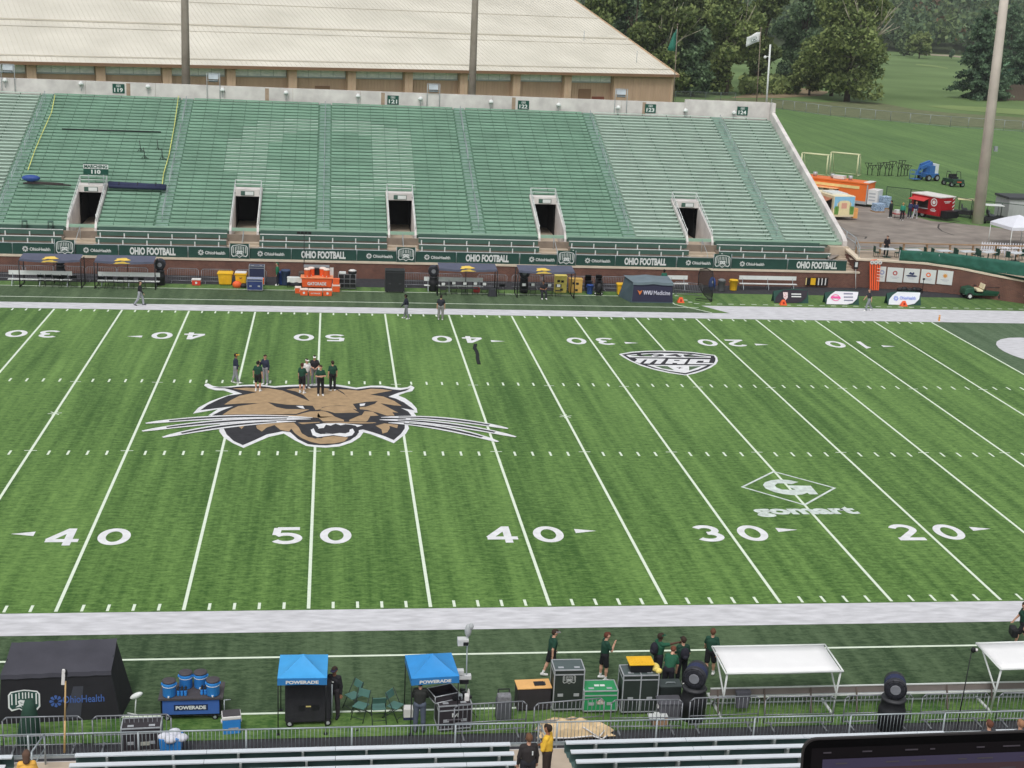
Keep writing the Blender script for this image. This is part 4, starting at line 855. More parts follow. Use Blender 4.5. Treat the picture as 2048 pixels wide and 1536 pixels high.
# boom lift
M_blue = mat('lift_blue', (58, 104, 162), .5, .12, 3); c = gz(1856, 361, GZ); t = thing('boom_lift', 'blue boom lift folded up on the lawn', 'lift', c, .3)
MB().bx(-.9, .9, -.8, .8, .45, .95).build('chassis', M_blue, t); MB().bx(-.5, .35, -.65, .65, .95, 1.9).build('turret', M_blue, t); MB().bx(.35, .95, -.6, .6, .95, 2.1).build('counterweight', mat('pale_panel', (206, 212, 214), .5, .05, 2), t)
s = MB(); s.bar((.3, 0, 2.2), (-1.4, .1, 1.5), .3, .35); s.bar((.2, .35, 2.35), (-1.2, .4, 1.9), .25, .3); s.bar((-1.3, .2, 1.9), (-1.7, .2, .7), .2, .25); s.build('boom', M_blue, t)
s = MB()
for z in (.25, .8, 1.3): s.path([(-2.6, -.5, z), (-1.6, -.5, z), (-1.6, .5, z), (-2.6, .5, z), (-2.6, -.5, z)], .035)
for x, y in ((-2.6, -.5), (-1.6, -.5), (-1.6, .5), (-2.6, .5)): s.tube((x, y, .2), (x, y, 1.3), .035, n=5)
s.bx(-2.6, -1.6, -.5, .5, .2, .25); s.build('basket', M_blue, t)
def wheel(parent, x, y, z, r, wd, hub=None):
    o = MB().lathe([(r*.72, -wd/2), (r, -wd*.4), (r, wd*.4), (r*.72, wd/2)], 16, (x, y, z), 0, True, 'y').build('tyre', mat('tyre_rubber', (30, 30, 32), .85, .1, 6), parent)
    MB().lathe([(r*.55, -wd*.52), (r*.6, -wd*.3), (r*.6, wd*.3), (r*.55, wd*.52)], 12, (x, y, z), 0, True, 'y').build('rim', hub or M_white, o)
for x, y in ((-.65, -.75), (.65, -.75), (-.65, .75), (.65, .75)): wheel(t, x, y, .42, .42, .3, M_galv)
# green utility vehicle on the lawn
c = gz(1905, 372, GZ); t = thing('utility_vehicle', 'small dark utility vehicle parked on the lawn right of the boom lift', 'vehicle', c, .1); mg = mat('cart_green', (34, 62, 48), .5, .1, 3)
MB().hexa([(-.75, -1.4, .45), (.75, -1.4, .45), (.75, 1.3, .45), (-.75, 1.3, .45), (-.7, -1.3, .95), (.7, -1.3, .95), (.72, 1.25, .85), (-.72, 1.25, .85)]).build('body', mg, t); MB().bx(-.55, .55, -.2, .25, .95, 1.1).bx(-.55, .55, .2, .32, 1.05, 1.45).build('seat', M_black, t)
s = MB()
for x in (-.66, .66): s.path([(x, -.6, .9), (x, -.35, 1.75), (x, .5, 1.75), (x, .6, .85)], .035)
s.build('roll_bar', M_black, t); MB().bx(-.3, .3, -1.43, -1.405, .6, .72).build('tail_light', mat('amber_red', (196, 80, 50), .4, 0), t)
for x, y in ((-.7, -.95), (.7, -.95), (-.7, .9), (.7, .9)): wheel(t, x, y, .32, .32, .26, M_galv)
# ---- trailers
M_orange = mat('trailer_orange', (222, 112, 48), .5, .07, .8); M_cream = mat('cream_trim', (232, 204, 140), .6, .08, 2); M_silver = mat('aluminium', (172, 176, 178), .4, .08, 3, metal=.3); M_redt = mat('trailer_red', (158, 28, 36), .4, .07, 1.0)
pr_ = gz(1731, 415, GZ); top = gy(1731, 368.5, pr_.y).z; lt = gz(1612, 354.5, top); ang = math.atan2(pr_.y-lt.y, pr_.x-lt.x); H = top-GZ
t = thing('food_trailer', 'long orange concession trailer with serving window behind the stand end', 'trailer', (pr_.x, pr_.y, GZ), ang)
MB().bx(-9.2, 0, 0, 2.4, .42, H-.02).build('body', M_orange, t, bevel=.03); MB().bx(-9.2, .02, -.02, 2.42, .3, .62).bx(-.09, .03, -.03, .06, .3, H).build('trim', M_silver, t); MB().bx(-9.25, .05, -.06, 2.46, H-.05, H+.08).build('roof', M_orange, t)
MB().bx(-.6, .1, .3, 2.3, H+.08, H+.14).build('roof_cap', M_white, t)
MB().bx(-8.6, -.9, -.05, -.005, H-.62, H-.32).build('sign_band', M_cream, t)
MB().bx(-6.9, -3.2, -.03, .3, 1.05, H-.75).build('serving_window', mat('dark_interior', (46, 40, 38), .8, .25, 3), t); MB().bx(-7.0, -3.1, -.95, .0, H-.80, H-.73).build('awning', mat('awning_tan', (226, 170, 120), .6, .05, 2), t)
MB().bx(-7.0, -3.1, -.3, .0, 1.0, 1.06).build('counter', M_silver, t)
for x in (-6.2, -5.1, -4.0): MB().bx(x-.25, x+.25, -.045, -.025, 1.25, 1.75).build('menu_board', M_white, t)
for x, zz in ((-6.4, .0), (-4.4, .05), (-2.4, .0)): MB().tube((x, 1.2, H+.08), (x, 1.2, H+.55), .2, .26, 10).build('roof_vent', M_silver, t)
MB().box(-3.6, 1.2, H+.3, 1.2, .8, .35).build('air_conditioner', M_white, t)
for x in (-2.6, -3.5, -6.5): wheel(t, x, .2, .36, .36, .25, M_galv)
MB().bx(.06, 1.15, .1, 1.7, .35, H-.55).build('cabinet', mat('cabinet_white', (222, 224, 224), .5, .05, 2, k=1.0), t, bevel=.02)
for i in range(3): MB().bx(.2, .9, .085, .098, .75+.35*i, .9+.35*i).build('placard', mat('placard_grey', (170, 174, 180), .6, .05, 2), t)
# illustrated small trailer
a = gz(1664, 441, GZ); b_ = gz(1706, 441, GZ); H = gy(1664, 392, a.y).z-GZ; wd = (b_-a).length
t = thing('food_trailer', 'small food trailer with painted desert scene on its end wall', 'trailer', a, math.atan2(b_.y-a.y, b_.x-a.x))
MB().bx(0, wd, 0, 4.4, .35, H).build('body', mat('trailer_cream', (226, 214, 182), .5, .05, 1), t, bevel=.04)
s = MB(); y = -.012
s.poly([(.05, y, .5), (wd-.05, y, .5), (wd-.05, y, 1.2), (.05, y, 1.2)], 0); s.poly([(.05, y, 1.2), (wd-.05, y, 1.2), (wd-.05, y, H-.06), (.05, y, H-.06)], 1)
s.poly([(.4, y-.006, 1.15), (.4, y-.006, 1.7), (.7, y-.006, 1.95), (wd/2, y-.006, 2.0), (wd-.7, y-.006, 1.95), (wd-.4, y-.006, 1.7), (wd-.4, y-.006, 1.15)], 0)
s.poly([(wd/2-.3, y-.012, 1.2), (wd/2+.3, y-.012, 1.2), (wd/2+.3, y-.012, 1.75), (wd/2-.3, y-.012, 1.75)], 2)
for x in (.15, .35, wd-.5, wd-.3): s.poly([(x, y-.014, .6), (x+.22, y-.014, .6), (x+.26, y-.014, 1.3), (x+.1, y-.014, 1.5), (x-.05, y-.014, 1.25)], 3)
for x in (.5, wd-.55): s.poly([(x, y-.016, 1.3), (x+.06, y-.016, 1.3), (x+.03, y-.016, 2.15)], 4)
s.build('painted_scene', [mat('sand', (232, 212, 168), .7, .06, 3), mat('painted_sky', (136, 190, 222), .7, .05, 3), mat('pink_wall', (214, 160, 140), .7, .05, 3), mat('cactus_green', (104, 150, 72), .7, .15, 6), mat('brown_post', (98, 70, 54), .7, 0)], t)
MB().bx(-.03, 0, .4, 4.0, .9, H-.3).build('side_window', MATS['dark_interior'], t); MB().hexa([(-.9, .5, H-.7), (0, .5, H-.35), (0, 3.6, H-.35), (-.9, 3.6, H-.7), (-.9, .5, H-.64), (0, .5, H-.29), (0, 3.6, H-.29), (-.9, 3.6, H-.64)]).build('awning', mat('awning_pattern', (186, 160, 120), .7, .3, 5, rgb2=(150, 70, 60)), t)
MB().bx(.3, wd-.3, 1, 3.2, H, H+.12).build('roof_hatch', M_white, t); wheel(t, .3, 2.2, .32, .32, .25, M_galv); wheel(t, wd-.3, 2.2, .32, .32, .25, M_galv)
MB().bx(wd+.02, wd+.5, .1, .6, .2, 1.2).build('side_cabinet', mat('orange_box', (226, 160, 96), .6, .15, 5), t)
# red coffee trailer
a = gz(1819, 430, GZ); H = gy(1819, 386, a.y).z-GZ; tr = gz(1881, 396.5, GZ+H); ang = math.atan2(tr.y-a.y, tr.x-a.x); L_ = (V3((tr.x, tr.y))-V3((a.x, a.y))).length
t = thing('food_trailer', 'red food trailer with white round logo and open serving hatch', 'trailer', a, ang)
MB().bx(0, L_, 0, 2.3, .4, H).build('body', M_redt, t, bevel=.03); MB().bx(-.05, L_+.05, -.05, 2.35, H, H+.1).build('roof', mat('roof_white', (214, 210, 206), .6, .08, 2), t)
MB().bx(.35, L_*.6, -.02, .2, 1.05, H-.45).build('serving_hatch', MATS['dark_interior'], t); MB().hexa([(.3, -.8, H-.5), (L_*.62, -.8, H-.5), (L_*.62, 0, H-.25), (.3, 0, H-.25), (.3, -.8, H-.45), (L_*.62, -.8, H-.45), (L_*.62, 0, H-.2), (.3, 0, H-.2)]).build('awning', mat('awning_red', (190, 60, 60), .6, .05, 2), t)
MB().bx(.3, L_*.62, -.35, 0, .98, 1.04).build('counter', M_silver, t)
s = MB(); s.strip([(L_*.8+.36*math.cos(k*math.pi/12), 1.75+.36*math.sin(k*math.pi/12)) for k in range(24)], .10, 0, True, 0, lambda x, y: (x, -.008, y)); s.poly([(L_*.8+.2*math.cos(k*math.pi/8), -.009, 1.75+.2*math.sin(k*math.pi/8)) for k in range(16)])
for z, w_ in ((2.35, .5), (1.05, .45), (.92, .8), (.82, .6)): s.poly([(L_*.8-w_/2, -.008, z), (L_*.8+w_/2, -.008, z), (L_*.8+w_/2, -.008, z+.06), (L_*.8-w_/2, -.008, z+.06)])
for z, w_ in ((1.85, 1.1), (1.72, .7)): s.poly([(L_+.008, 1.15-w_/2, z), (L_+.008, 1.15+w_/2, z), (L_+.008, 1.15+w_/2, z+.07), (L_+.008, 1.15-w_/2, z+.07)])
for k in range(4): s.poly([(L_+.008, 1.95, .8+.4*k), (L_+.008, 2.28, 1.0+.4*k), (L_+.008, 2.28, 1.15+.4*k), (L_+.008, 1.95, .95+.4*k)])
s.build('logo', M_bwhite, t)
for x in (.8, 1.6): wheel(t, x, .15, .36, .36, .25, M_galv)
MB().bx(L_, L_+.9, .3, 1.9, .3, 1.0).build('hitch_box', M_black, t)
# golf carts
def golf_cart(label, px, rz, roof):
    t = thing('golf_cart', label, 'golf cart', gz(*px, GZ), rz, 'golf carts by the concrete pole')
    MB().hexa([(-.6, -1.2, .3), (.6, -1.2, .3), (.6, 1.2, .3), (-.6, 1.2, .3), (-.55, -1.15, .75), (.55, -1.15, .75), (.55, 1.1, .65), (-.55, 1.1, .65)]).build('body', M_black, t); MB().bx(-.5, .5, -.1, .4, .75, .9).bx(-.5, .5, .38, .5, .9, 1.3).build('seat', mat('grey_seat', (80, 84, 90), .7, .1, 4), t)
    s = MB()
    for x, y in ((-.5, -.7), (.5, -.7), (-.5, .7), (.5, .7)): s.tube((x, y, .7), (x, y, 1.8), .025, n=5)
    s.build('roof_post', M_black, t); MB().bx(-.65, .65, -.95, .95, 1.8, 1.87).build('roof', roof, t, bevel=.02)
    for x, y in ((-.55, -.85), (.55, -.85), (-.55, .8), (.55, .8)): wheel(t, x, y, .25, .25, .2, M_galv)
    return t
golf_cart('golf cart with pale yellow roof left of the concrete pole', (1930, 434), 1.2, mat('roof_yellow', (214, 206, 160), .5, .05, 2)); golf_cart('golf cart with white roof right of the concrete pole', (1982, 446), 1.4, M_white)
c = gz(2028, 446, GZ); t = thing('shed', 'grey-white panelled shed with dark roof at the right edge', 'shed', c); MB().bx(-.8, 4, 0, 3, 0, 2.4).build('wall', mat('shed_wall', (178, 180, 182), .7, .1, 2, stretch=(6, 6, .3)), t); MB().bx(-.95, 4.1, -.15, 3.1, 2.4, 2.62).build('roof', mat('shed_roof', (66, 68, 72), .7, .1, 2), t)
# pallets of bottled water
M_wrap = mat('shrink_wrap_blue', (84, 124, 184), .35, .35, 9, rgb2=(170, 190, 220))
for lb, px, nz in (('low stack of blue shrink-wrapped water packs beside the white cabinet', (1755, 424), 4), ('taller stack of blue shrink-wrapped water packs behind the low one', (1768, 417), 6)):
    t = thing('water_pallet', lb, 'water pack', gz(*px, GZ), .2, 'stacked water packs')
    MB().bx(-.55, .55, -.5, .5, 0, .13).build('pallet', mat('pallet_wood', (150, 122, 90), .9, .2, 4), t)
    for k in range(nz): 
        for x in (-.27, .27): MB().box(x+random.uniform(-.03, .03), random.uniform(-.04, .04), .13+.2*k+.095, .5, .9, .185).build('pack', M_wrap, t, bevel=.03)
c = gz(1796, 436, GZ); t = thing('cooler_table', 'low red and white cooler table in front of the red trailer', 'table', c, .1); MB().bx(-.6, .6, -.35, .35, .42, .5).build('top', M_redt, t); MB().bx(-.4, .1, -.25, .25, .5, .85).build('cooler', M_white, t)
s = MB(); [s.tube((x, y, 0), (x, y, .42), .025, n=5) for x in (-.55, .55) for y in (-.3, .3)]; s.build('leg', M_black, t)
# white event tent
c = gz(2030, 491, GZ); t = thing('event_tent', 'white pop-up tent with faint printed logos at the right edge', 'tent', c, .12); MT = mat('tent_white', (226, 228, 240), .6, .03, 1, k=1.0)
s = MB(); hw = 1.75; ze, zp = 1.95, 2.85
for k in range(4):
    a0 = [(-hw, -hw), (hw, -hw), (hw, hw), (-hw, hw)]; p, q = a0[k], a0[(k+1) % 4]; n = 6
    for i in range(n):
        def pt(u, v): 
            x = p[0]*(1-v)+q[0]*v; y = p[1]*(1-v)+q[1]*v; return (x*(1-u), y*(1-u), ze+(zp-ze)*u**.8-.1*math.sin(math.pi*v)*(1-u)**2*0)
        for j in range(4): s.add([pt(j/4, i/n), pt(j/4, (i+1)/n), pt((j+1)/4, (i+1)/n), pt((j+1)/4, i/n)], [(0, 1, 2, 3)], 0, True)
    s.poly([(p[0], p[1], ze), (q[0], q[1], ze), (q[0], q[1], ze-.28), (p[0], p[1], ze-.28)])
s.build('canopy', MT, t)
s = MB(); ux, uy = V3((1, 0, 0)), V3((0, .86, .5)); s.poly([V3((.1, -1.25, 2.28))+ux*(x*.5)+uy*(y*.3)+V3((0, -.02, .03)) for x, y in ((-.5, 0), (-.3, .4), (.3, .4), (.5, 0), (.2, -.5), (-.2, -.5))], 0); s.build('logo', mat('grey_logo', (150, 130, 130), .7, .3, 8), t)
s = MB(); [s.tube((x, y, 0), (x, y, ze), .04, n=6) for x in (-hw+.05, hw-.05) for y in (-hw+.05, hw-.05)]; s.build('leg', M_white, t)
# patio: timber rail, tables, picket fence, windscreen
def patio_pt(u): return gz(u, np.interp(u, [1712, 1850, 2060], [509, 514, 527]), GZ)
tm = mat('timber', (150, 124, 98), .8, .12, 2)
rail = thing('patio_rail', 'long brown timber rail and posts along the back of the patio', 'railing', gz(1712, 508, GZ)); o = V3(rail.location); s = MB(); A = gz(1712, 508, GZ)-o; B = gz(2080, 516, GZ)-o
s.bar(A+V3((0, 0, 1.02)), B+V3((0, 0, 1.02)), .3, .08); s.build('top_rail', tm, rail); 
for i in range(9): q = A.lerp(B, i/8); MB().bar(q, q+V3((0, 0, 1.0)), .14, .14).build('post', tm, rail)
for h in (.35, .68): MB().tube(A+V3((0, 0, h)), B+V3((0, 0, h)), .02, n=5).build('cable', M_galv, rail)
M_ttop = mat('patio_table_top', (196, 202, 206), .35, .05, 3); M_dg = mat('patio_green', (32, 62, 52), .6, .1, 4)
for k, px in enumerate((1773, 1824, 1886, 1932, 1975, 2030)):
    t = thing('patio_table', '%s patio table with chairs from the left behind the green windscreen' % ORD[k], 'table', gz(px, 515+.03*(px-1773), GZ), .1*k, 'patio tables')
    MB().box(0, 0, .74, 1.25, .8, .05).build('top', M_ttop, t); MB().tube((0, 0, 0), (0, 0, .72), .05, n=6).box(0, 0, .03, .6, .6, .05).build('base', M_dg, t)
    for x in (-.95, .95): ch = MB().box(x, 0, .45, .42, .42, .05).box(x+(.2 if x > 0 else -.2), 0, .72, .05, .42, .5).build('chair', M_dg, t); s = MB(); [s.tube((x+i, j, 0), (x+i, j, .44), .02, n=5) for i in (-.17, .17) for j in (-.17, .17)]; s.build('chair_legs', M_dg, t)
t = thing('picket_fence', 'short white picket fence under the white tent', 'fence', gz(1962, 505, GZ)); o = V3(t.location); A = gz(1962, 505, GZ)-o; B = gz(2070, 510, GZ)-o
pk = MB().bx(-.05, .05, -.015, .015, .05, .95).mesh('picket', MT)
for i in range(22): q = A.lerp(B, i/21); ob = bpy.data.objects.new('picket', pk); COL.objects.link(ob); ob.parent = t; ob.location = q
for h in (.25, .75): MB().bar(A+V3((0, .03, h)), B+V3((0, .03, h)), .03, .08).build('rail', MT, t)
for k, px in enumerate((2008, 2028)): MB().box(0, 0, .9, .75, .5, .05).tube((0, 0, 0), (0, 0, .9), .05, n=6).build('white_counter', MT, thing('serving_counter', 'white high counter under the tent, %s of two' % ('left', 'right')[k], 'counter', gz(px, 516, GZ), 0, 'white counters under the tent'))
# green windscreen along the wall top
t = thing('windscreen', 'wrinkled green fabric windscreen along the patio wall', 'windscreen'); V = []; pts = []
WR = [(x, y, z) for (x, y), z in zip(WALL_R, ZT)]
for (a, b_) in zip(WR[:-1], WR[1:]):
    for i in range(10): f = i/10; pts.append([a[q]+(b_[q]-a[q])*f for q in range(3)])
pts = pts[14:]
for i, p in enumerate(pts):
    for j in range(5):
        hh = 3.3; z = p[2]+.02+(hh-p[2])*j/4; V.append((p[0], p[1]+.22+.05*math.sin(i*1.1+j)+.03*math.sin(i*2.7+j*2.1), z))
fs = [(i*5+j, (i+1)*5+j, (i+1)*5+j+1, i*5+j+1) for i in range(len(pts)-1) for j in range(4)]
o = MB().add(V, fs, 0, True).build('fabric', mat('screen_green', (40, 92, 78), .7, .16, 2.5, bump=.3, bscale=4), t); o.modifiers.new('s', 'SOLIDIFY').thickness = .02
[MB().tube((p[0], p[1]+.3, 2.0), (p[0], p[1]+.3, 3.3), .03, n=6).build('post', M_galv, t) for p in pts[::5]]
# stair rail at the stand's right end
t = thing('stair_railing', 'galvanised stair railing at the right end of the stand', 'railing', (44.6, 61.6, 2.4)); s = MB()
for h in (.5, .95): s.path([(0, 0, h), (.6, 2.6, h+.35), (.0, 5.5, h+.9)], .03)
for p in ((0, 0, 0), (.3, 1.3, .17), (.6, 2.6, .35), (.3, 4, .6)): s.tube(p, (p[0], p[1], p[2]+1), .03, n=6)
s.build('rails', M_galv, t)
# ================================================================== FAR SIDELINE EQUIPMENT
M_steel = mat('barricade_steel', (134, 137, 142), .45, .1, 5, metal=.4); M_navy = mat('navy_fabric', (44, 50, 78), .8, .12, 2); M_canopy = mat('canopy_slate', (84, 88, 106), .75, .08, 2); M_gold = mat('gold_print', (226, 192, 92), .7, .08, 3)
M_blkmet = mat('black_metal', (26, 27, 30), .45, .1, 4); M_yel = mat('bin_yellow', (226, 178, 40), .5, .08, 3); M_org = mat('cooler_orange', (240, 98, 50), .5, .06, 3); M_owht = mat('cooler_lid', (244, 218, 206), .5, .04, 3, k=1.0); M_coolw = mat('cooler_white', (226, 224, 222), .5, .04, 3, k=1.0); M_redc = mat('cooler_red', (206, 66, 52), .5, .06, 3); M_bluep = mat('plastic_blue', (46, 74, 140), .5, .1, 3)
def make_barricade(w=2.3, h=1.1, parent_label='', name='crowd_barricade'):
    t = thing(name, parent_label, 'barricade'); s = MB(); r = .022
    s.path([(0, 0, .16), (0, 0, h-.12), (.12, 0, h), (w-.12, 0, h), (w, 0, h-.12), (w, 0, .16), (0, 0, .16)], r); s.path([(0, 0, h*.42), (w, 0, h*.42)], r*.8); s.build('frame', M_steel, t)
    s = MB(); n = 17
    for i in range(1, n): s.tube((w*i/n, 0, .16), (w*i/n, 0, h), .010, n=5)
    s.build('pickets', M_steel, t)
    for x in (.28, w-.28): MB().bar((x, -.32, .02), (x, .32, .02), .05, .03).tube((x, 0, 0), (x, 0, .18), .02, n=5).build('foot', M_steel, t)
    return t
BAR = make_barricade(parent_label='x')
spots = [(-20, 566), (38, 567), (100, 568), (166, 570), (228, 571), (331, 573), (400, 574), (470, 575), (808, 583), (868, 584), (960, 586), (1030, 588), (1090, 588), (1150, 589), (1211, 590)]
near_ = ['at the left edge of the far sideline', 'behind the leftmost bench canopy, left half', 'behind the leftmost bench canopy, right half', 'between the two left bench canopies', 'behind the second bench canopy', 'just right of the second fan, beside the red cooler', 'left of the yellow bins', 'behind the blue trunks', 'right of the tall black case', 'left end of the third bench canopy', 'behind the third bench canopy', 'between the third and fourth bench canopies', 'behind the fourth bench canopy', 'in front of the stacked black chairs', 'beside the yellow barrel left of the navy tent']
for i, ((px, py), nr) in enumerate(zip(spots, near_)):
    o = BAR if i == 0 else copy_tree(BAR); p = gz(px, py); o.location = (p.x, 58.15+.05*(i % 3), 0); o.rotation_euler = (0, 0, .02*math.sin(i*2.3)); o['label'] = 'galvanised crowd barricade '+nr; o['group'] = 'barricades along the far wall'
o = copy_tree(BAR); p = gz(1346, 590); o.location = p; o.rotation_euler = (0, .06, -.05); o['label'] = 'slightly tilted crowd barricade right of the navy tent'; o['group'] = 'barricades along the far wall'
def white_bench(label, xa, xb, py, back=True, z=0, grp='white team benches'):
    a, b_ = gz(xa, py), gz(xb, py); w = b_.x-a.x; t = thing('team_bench', label, 'bench', (a.x, a.y, 0), 0, grp)
    MB().bx(0, w, -.15, .15, .44, .49).build('seat', M_white, t)
    if back: MB().bx(0, w, .22, .26, .76, 1.08).build('backrest', M_white, t)
    s = MB(); n = max(2, int(w/1.8)+1)
    for i in range(n): x = .3+(w-.6)*i/(n-1); s.bar((x, -.1, .44), (x, -.3, 0), .04, .04).bar((x, .1, .44), (x, .35, 0), .04, .04).bar((x, .15, .42), (x, .26, 1.0), .04, .04)
    s.build('legs', M_galv, t); return t
white_bench('long white team bench under the leftmost slate canopy', 17, 146, 570); white_bench('long white team bench under the second slate canopy', 196, 321, 573); white_bench('short white bench end beside the third fan', 848, 905, 582); white_bench('pale white bench under the third slate canopy', 890, 965, 583)
white_bench('white bench sticking out right of the navy tent', 1335, 1374, 578); white_bench('white bench by the wall right of the yellow bin', 1478, 1589, 578)
def bench_canopy(label, xa, xb, py, gx0):
    a, b_ = gz(xa, py), gz(xb, py); w = b_.x-a.x; t = thing('bench_canopy', label, 'canopy', (a.x, a.y, 0), 0, 'slate bench canopies'); h = 1.98
    for x in (0, w):
        MB().tube((x, 0, 0), (x, 0, h), .04, n=6).build('post', M_blkmet, t); MB().tube((x, 1.5, 0), (x, 1.5, h+.1), .04, n=6).build('post', M_blkmet, t); MB().bar((x, -.15, .04), (x, 1.65, .04), .06, .06).bar((x, 0, h), (x, 1.5, h+.1), .04, .04).build('base_rail', M_blkmet, t)
    MB().tube((w/2, 1.5, 0), (w/2, 1.5, h), .03, n=6).build('post', M_blkmet, t)
    s = MB(); n = 12; V = []
    for i in range(n+1):
        u = i/n; dip = -.10*abs(math.sin(u*math.pi)) 
        for j in range(4): v = j/3; V.append((w*u*.98+w*.01, 1.5*v, h+.14+.14*v+dip*(1-v)))
    s.add(V, [(i*4+j, (i+1)*4+j, (i+1)*4+j+1, i*4+j+1) for i in range(n) for j in range(3)], 0, True)
    for i in range(n): p, q = V[i*4], V[(i+1)*4]; s.poly([(p[0], p[1], p[2]), (q[0], q[1], q[2]), (q[0], q[1]-.01, q[2]-.16), (p[0], p[1]-.01, p[2]-.16)])
    s.build('fabric', M_canopy, t)
    s = MB(); cx = gx0*w; pts = [(-.75, .0), (-.55, .12), (-.6, .2), (-.2, .24), (0, .34), (.22, .32), (.35, .2), (.75, .08), (.5, .04), (.15, .02), (-.2, .05), (-.45, -.02)]
    s.poly([(cx+x*.85, -.03-.0*y, h-.08+y*.55) for x, y in pts]); s.poly([(cx+x*.8, .1+y*3.2, h+.155+.09*(.1+y*3.2)-.05) for x, y in pts]); s.build('emblem', M_gold, t); return t
bench_canopy('leftmost slate bench canopy with gold emblem on the far sideline', 40, 165, 574, .5); bench_canopy('second slate bench canopy from the left with gold emblem', 190, 312, 577, .46); bench_canopy('third slate bench canopy, over chairs with white tags', 875, 992, 591, .5); bench_canopy('fourth slate bench canopy, over the seated person', 1034, 1146, 595, .45)
def fold_chair(name, label, m_seat, m_frame, grp):
    t = thing(name, label, 'chair', (0, 0, 0), 0, grp); s = MB()
    for x in (-.22, .22): s.tube((x, .22, .95), (x, -.28, 0), .014, n=5).tube((x, -.2, .46), (x, .34, 0), .014, n=5)
    s.tube((-.22, -.22, .1), (.22, -.22, .1), .012, n=5).tube((-.22, .26, .12), (.22, .26, .12), .012, n=5); s.build('frame', m_frame, t)
    MB().box(0, -.02, .46, .42, .40, .03).build('seat', m_seat, t, bevel=.01); V = []
    b_ = MB().box(0, 0, 0, .42, .03, .24).build('backrest', m_seat, t, bevel=.01); b_.location = (0, .20, .80); b_.rotation_euler = (-.35, 0, 0); return t
FCB = fold_chair('folding_chair', 'x', M_blkmet, M_blkmet, 'black folding chairs on the far sideline'); first = True
tagm = MB().box(0, -.02, .86, .26, .02, .2).mesh('name_card', M_white)
seatspots = [(83, 572, 0, 'first black folding chair in front of the leftmost white bench'), (98, 572, 0, 'second black folding chair in front of the leftmost white bench'), (114, 573, 0, 'third black folding chair in front of the leftmost white bench'), (131, 573, 0, 'fourth black folding chair in front of the leftmost white bench'), (148, 574, 0, 'last black folding chair in front of the leftmost white bench'),
 (205, 576, 0, 'first black folding chair in front of the second white bench'), (222, 576, 0, 'second black folding chair in front of the second white bench'), (242, 577, 0, 'third black folding chair in front of the second white bench'), (262, 577, 0, 'fourth black folding chair in front of the second white bench'), (284, 578, 0, 'last black folding chair in front of the second white bench'),
 (886, 590, 1, 'white-tagged chair at the left post of the third canopy'), (907, 588, 1, 'second white-tagged chair under the third canopy'), (929, 589, 1, 'middle white-tagged chair under the third canopy'), (950, 589, 1, 'fourth white-tagged chair under the third canopy, red bag beside it'), (968, 590, 1, 'fifth white-tagged chair under the third canopy'), (1003, 590, 0, 'plain black chair right of the third canopy'),
 (1047, 591, 1, 'first white-tagged chair under the fourth canopy'), (1065, 591, 1, 'white-tagged chair left of the seated person'), (1098, 592, 1, 'white-tagged chair right of the seated person'), (1116, 593, 1, 'last white-tagged chair under the fourth canopy')]
for i, (px, py, tg, lb) in enumerate(seatspots):
    o = FCB if i == 0 else copy_tree(FCB); o.location = gz(px, py); o.rotation_euler = (0, 0, .15*math.sin(i*1.9)+(math.pi if not tg else 0)); o['label'] = lb
    if tg: c = bpy.data.objects.new('name_card', tagm); COL.objects.link(c); c.parent = o
c = gz(953, 585); tag(MB().box(0, 0, .2, .5, .3, .4).build('red_bag', mat('bag_red', (170, 66, 62), .8, .15, 5), None, c, bevel=.06), 'red bag on the ground between chairs under the third canopy', 'bag')
c = gz(984, 592); tag(MB().hexa([(-.35, -.25, 0), (.35, -.25, 0), (.3, .25, 0), (-.3, .25, 0), (-.25, -.1, .55), (.25, -.1, .55), (.25, .2, .6), (-.25, .2, .6)]).build('floor_speaker', mat('grille_black', (44, 46, 50), .8, .1, 9), None, c, bevel=.02), 'black wedge speaker at the right post of the third canopy', 'speaker')
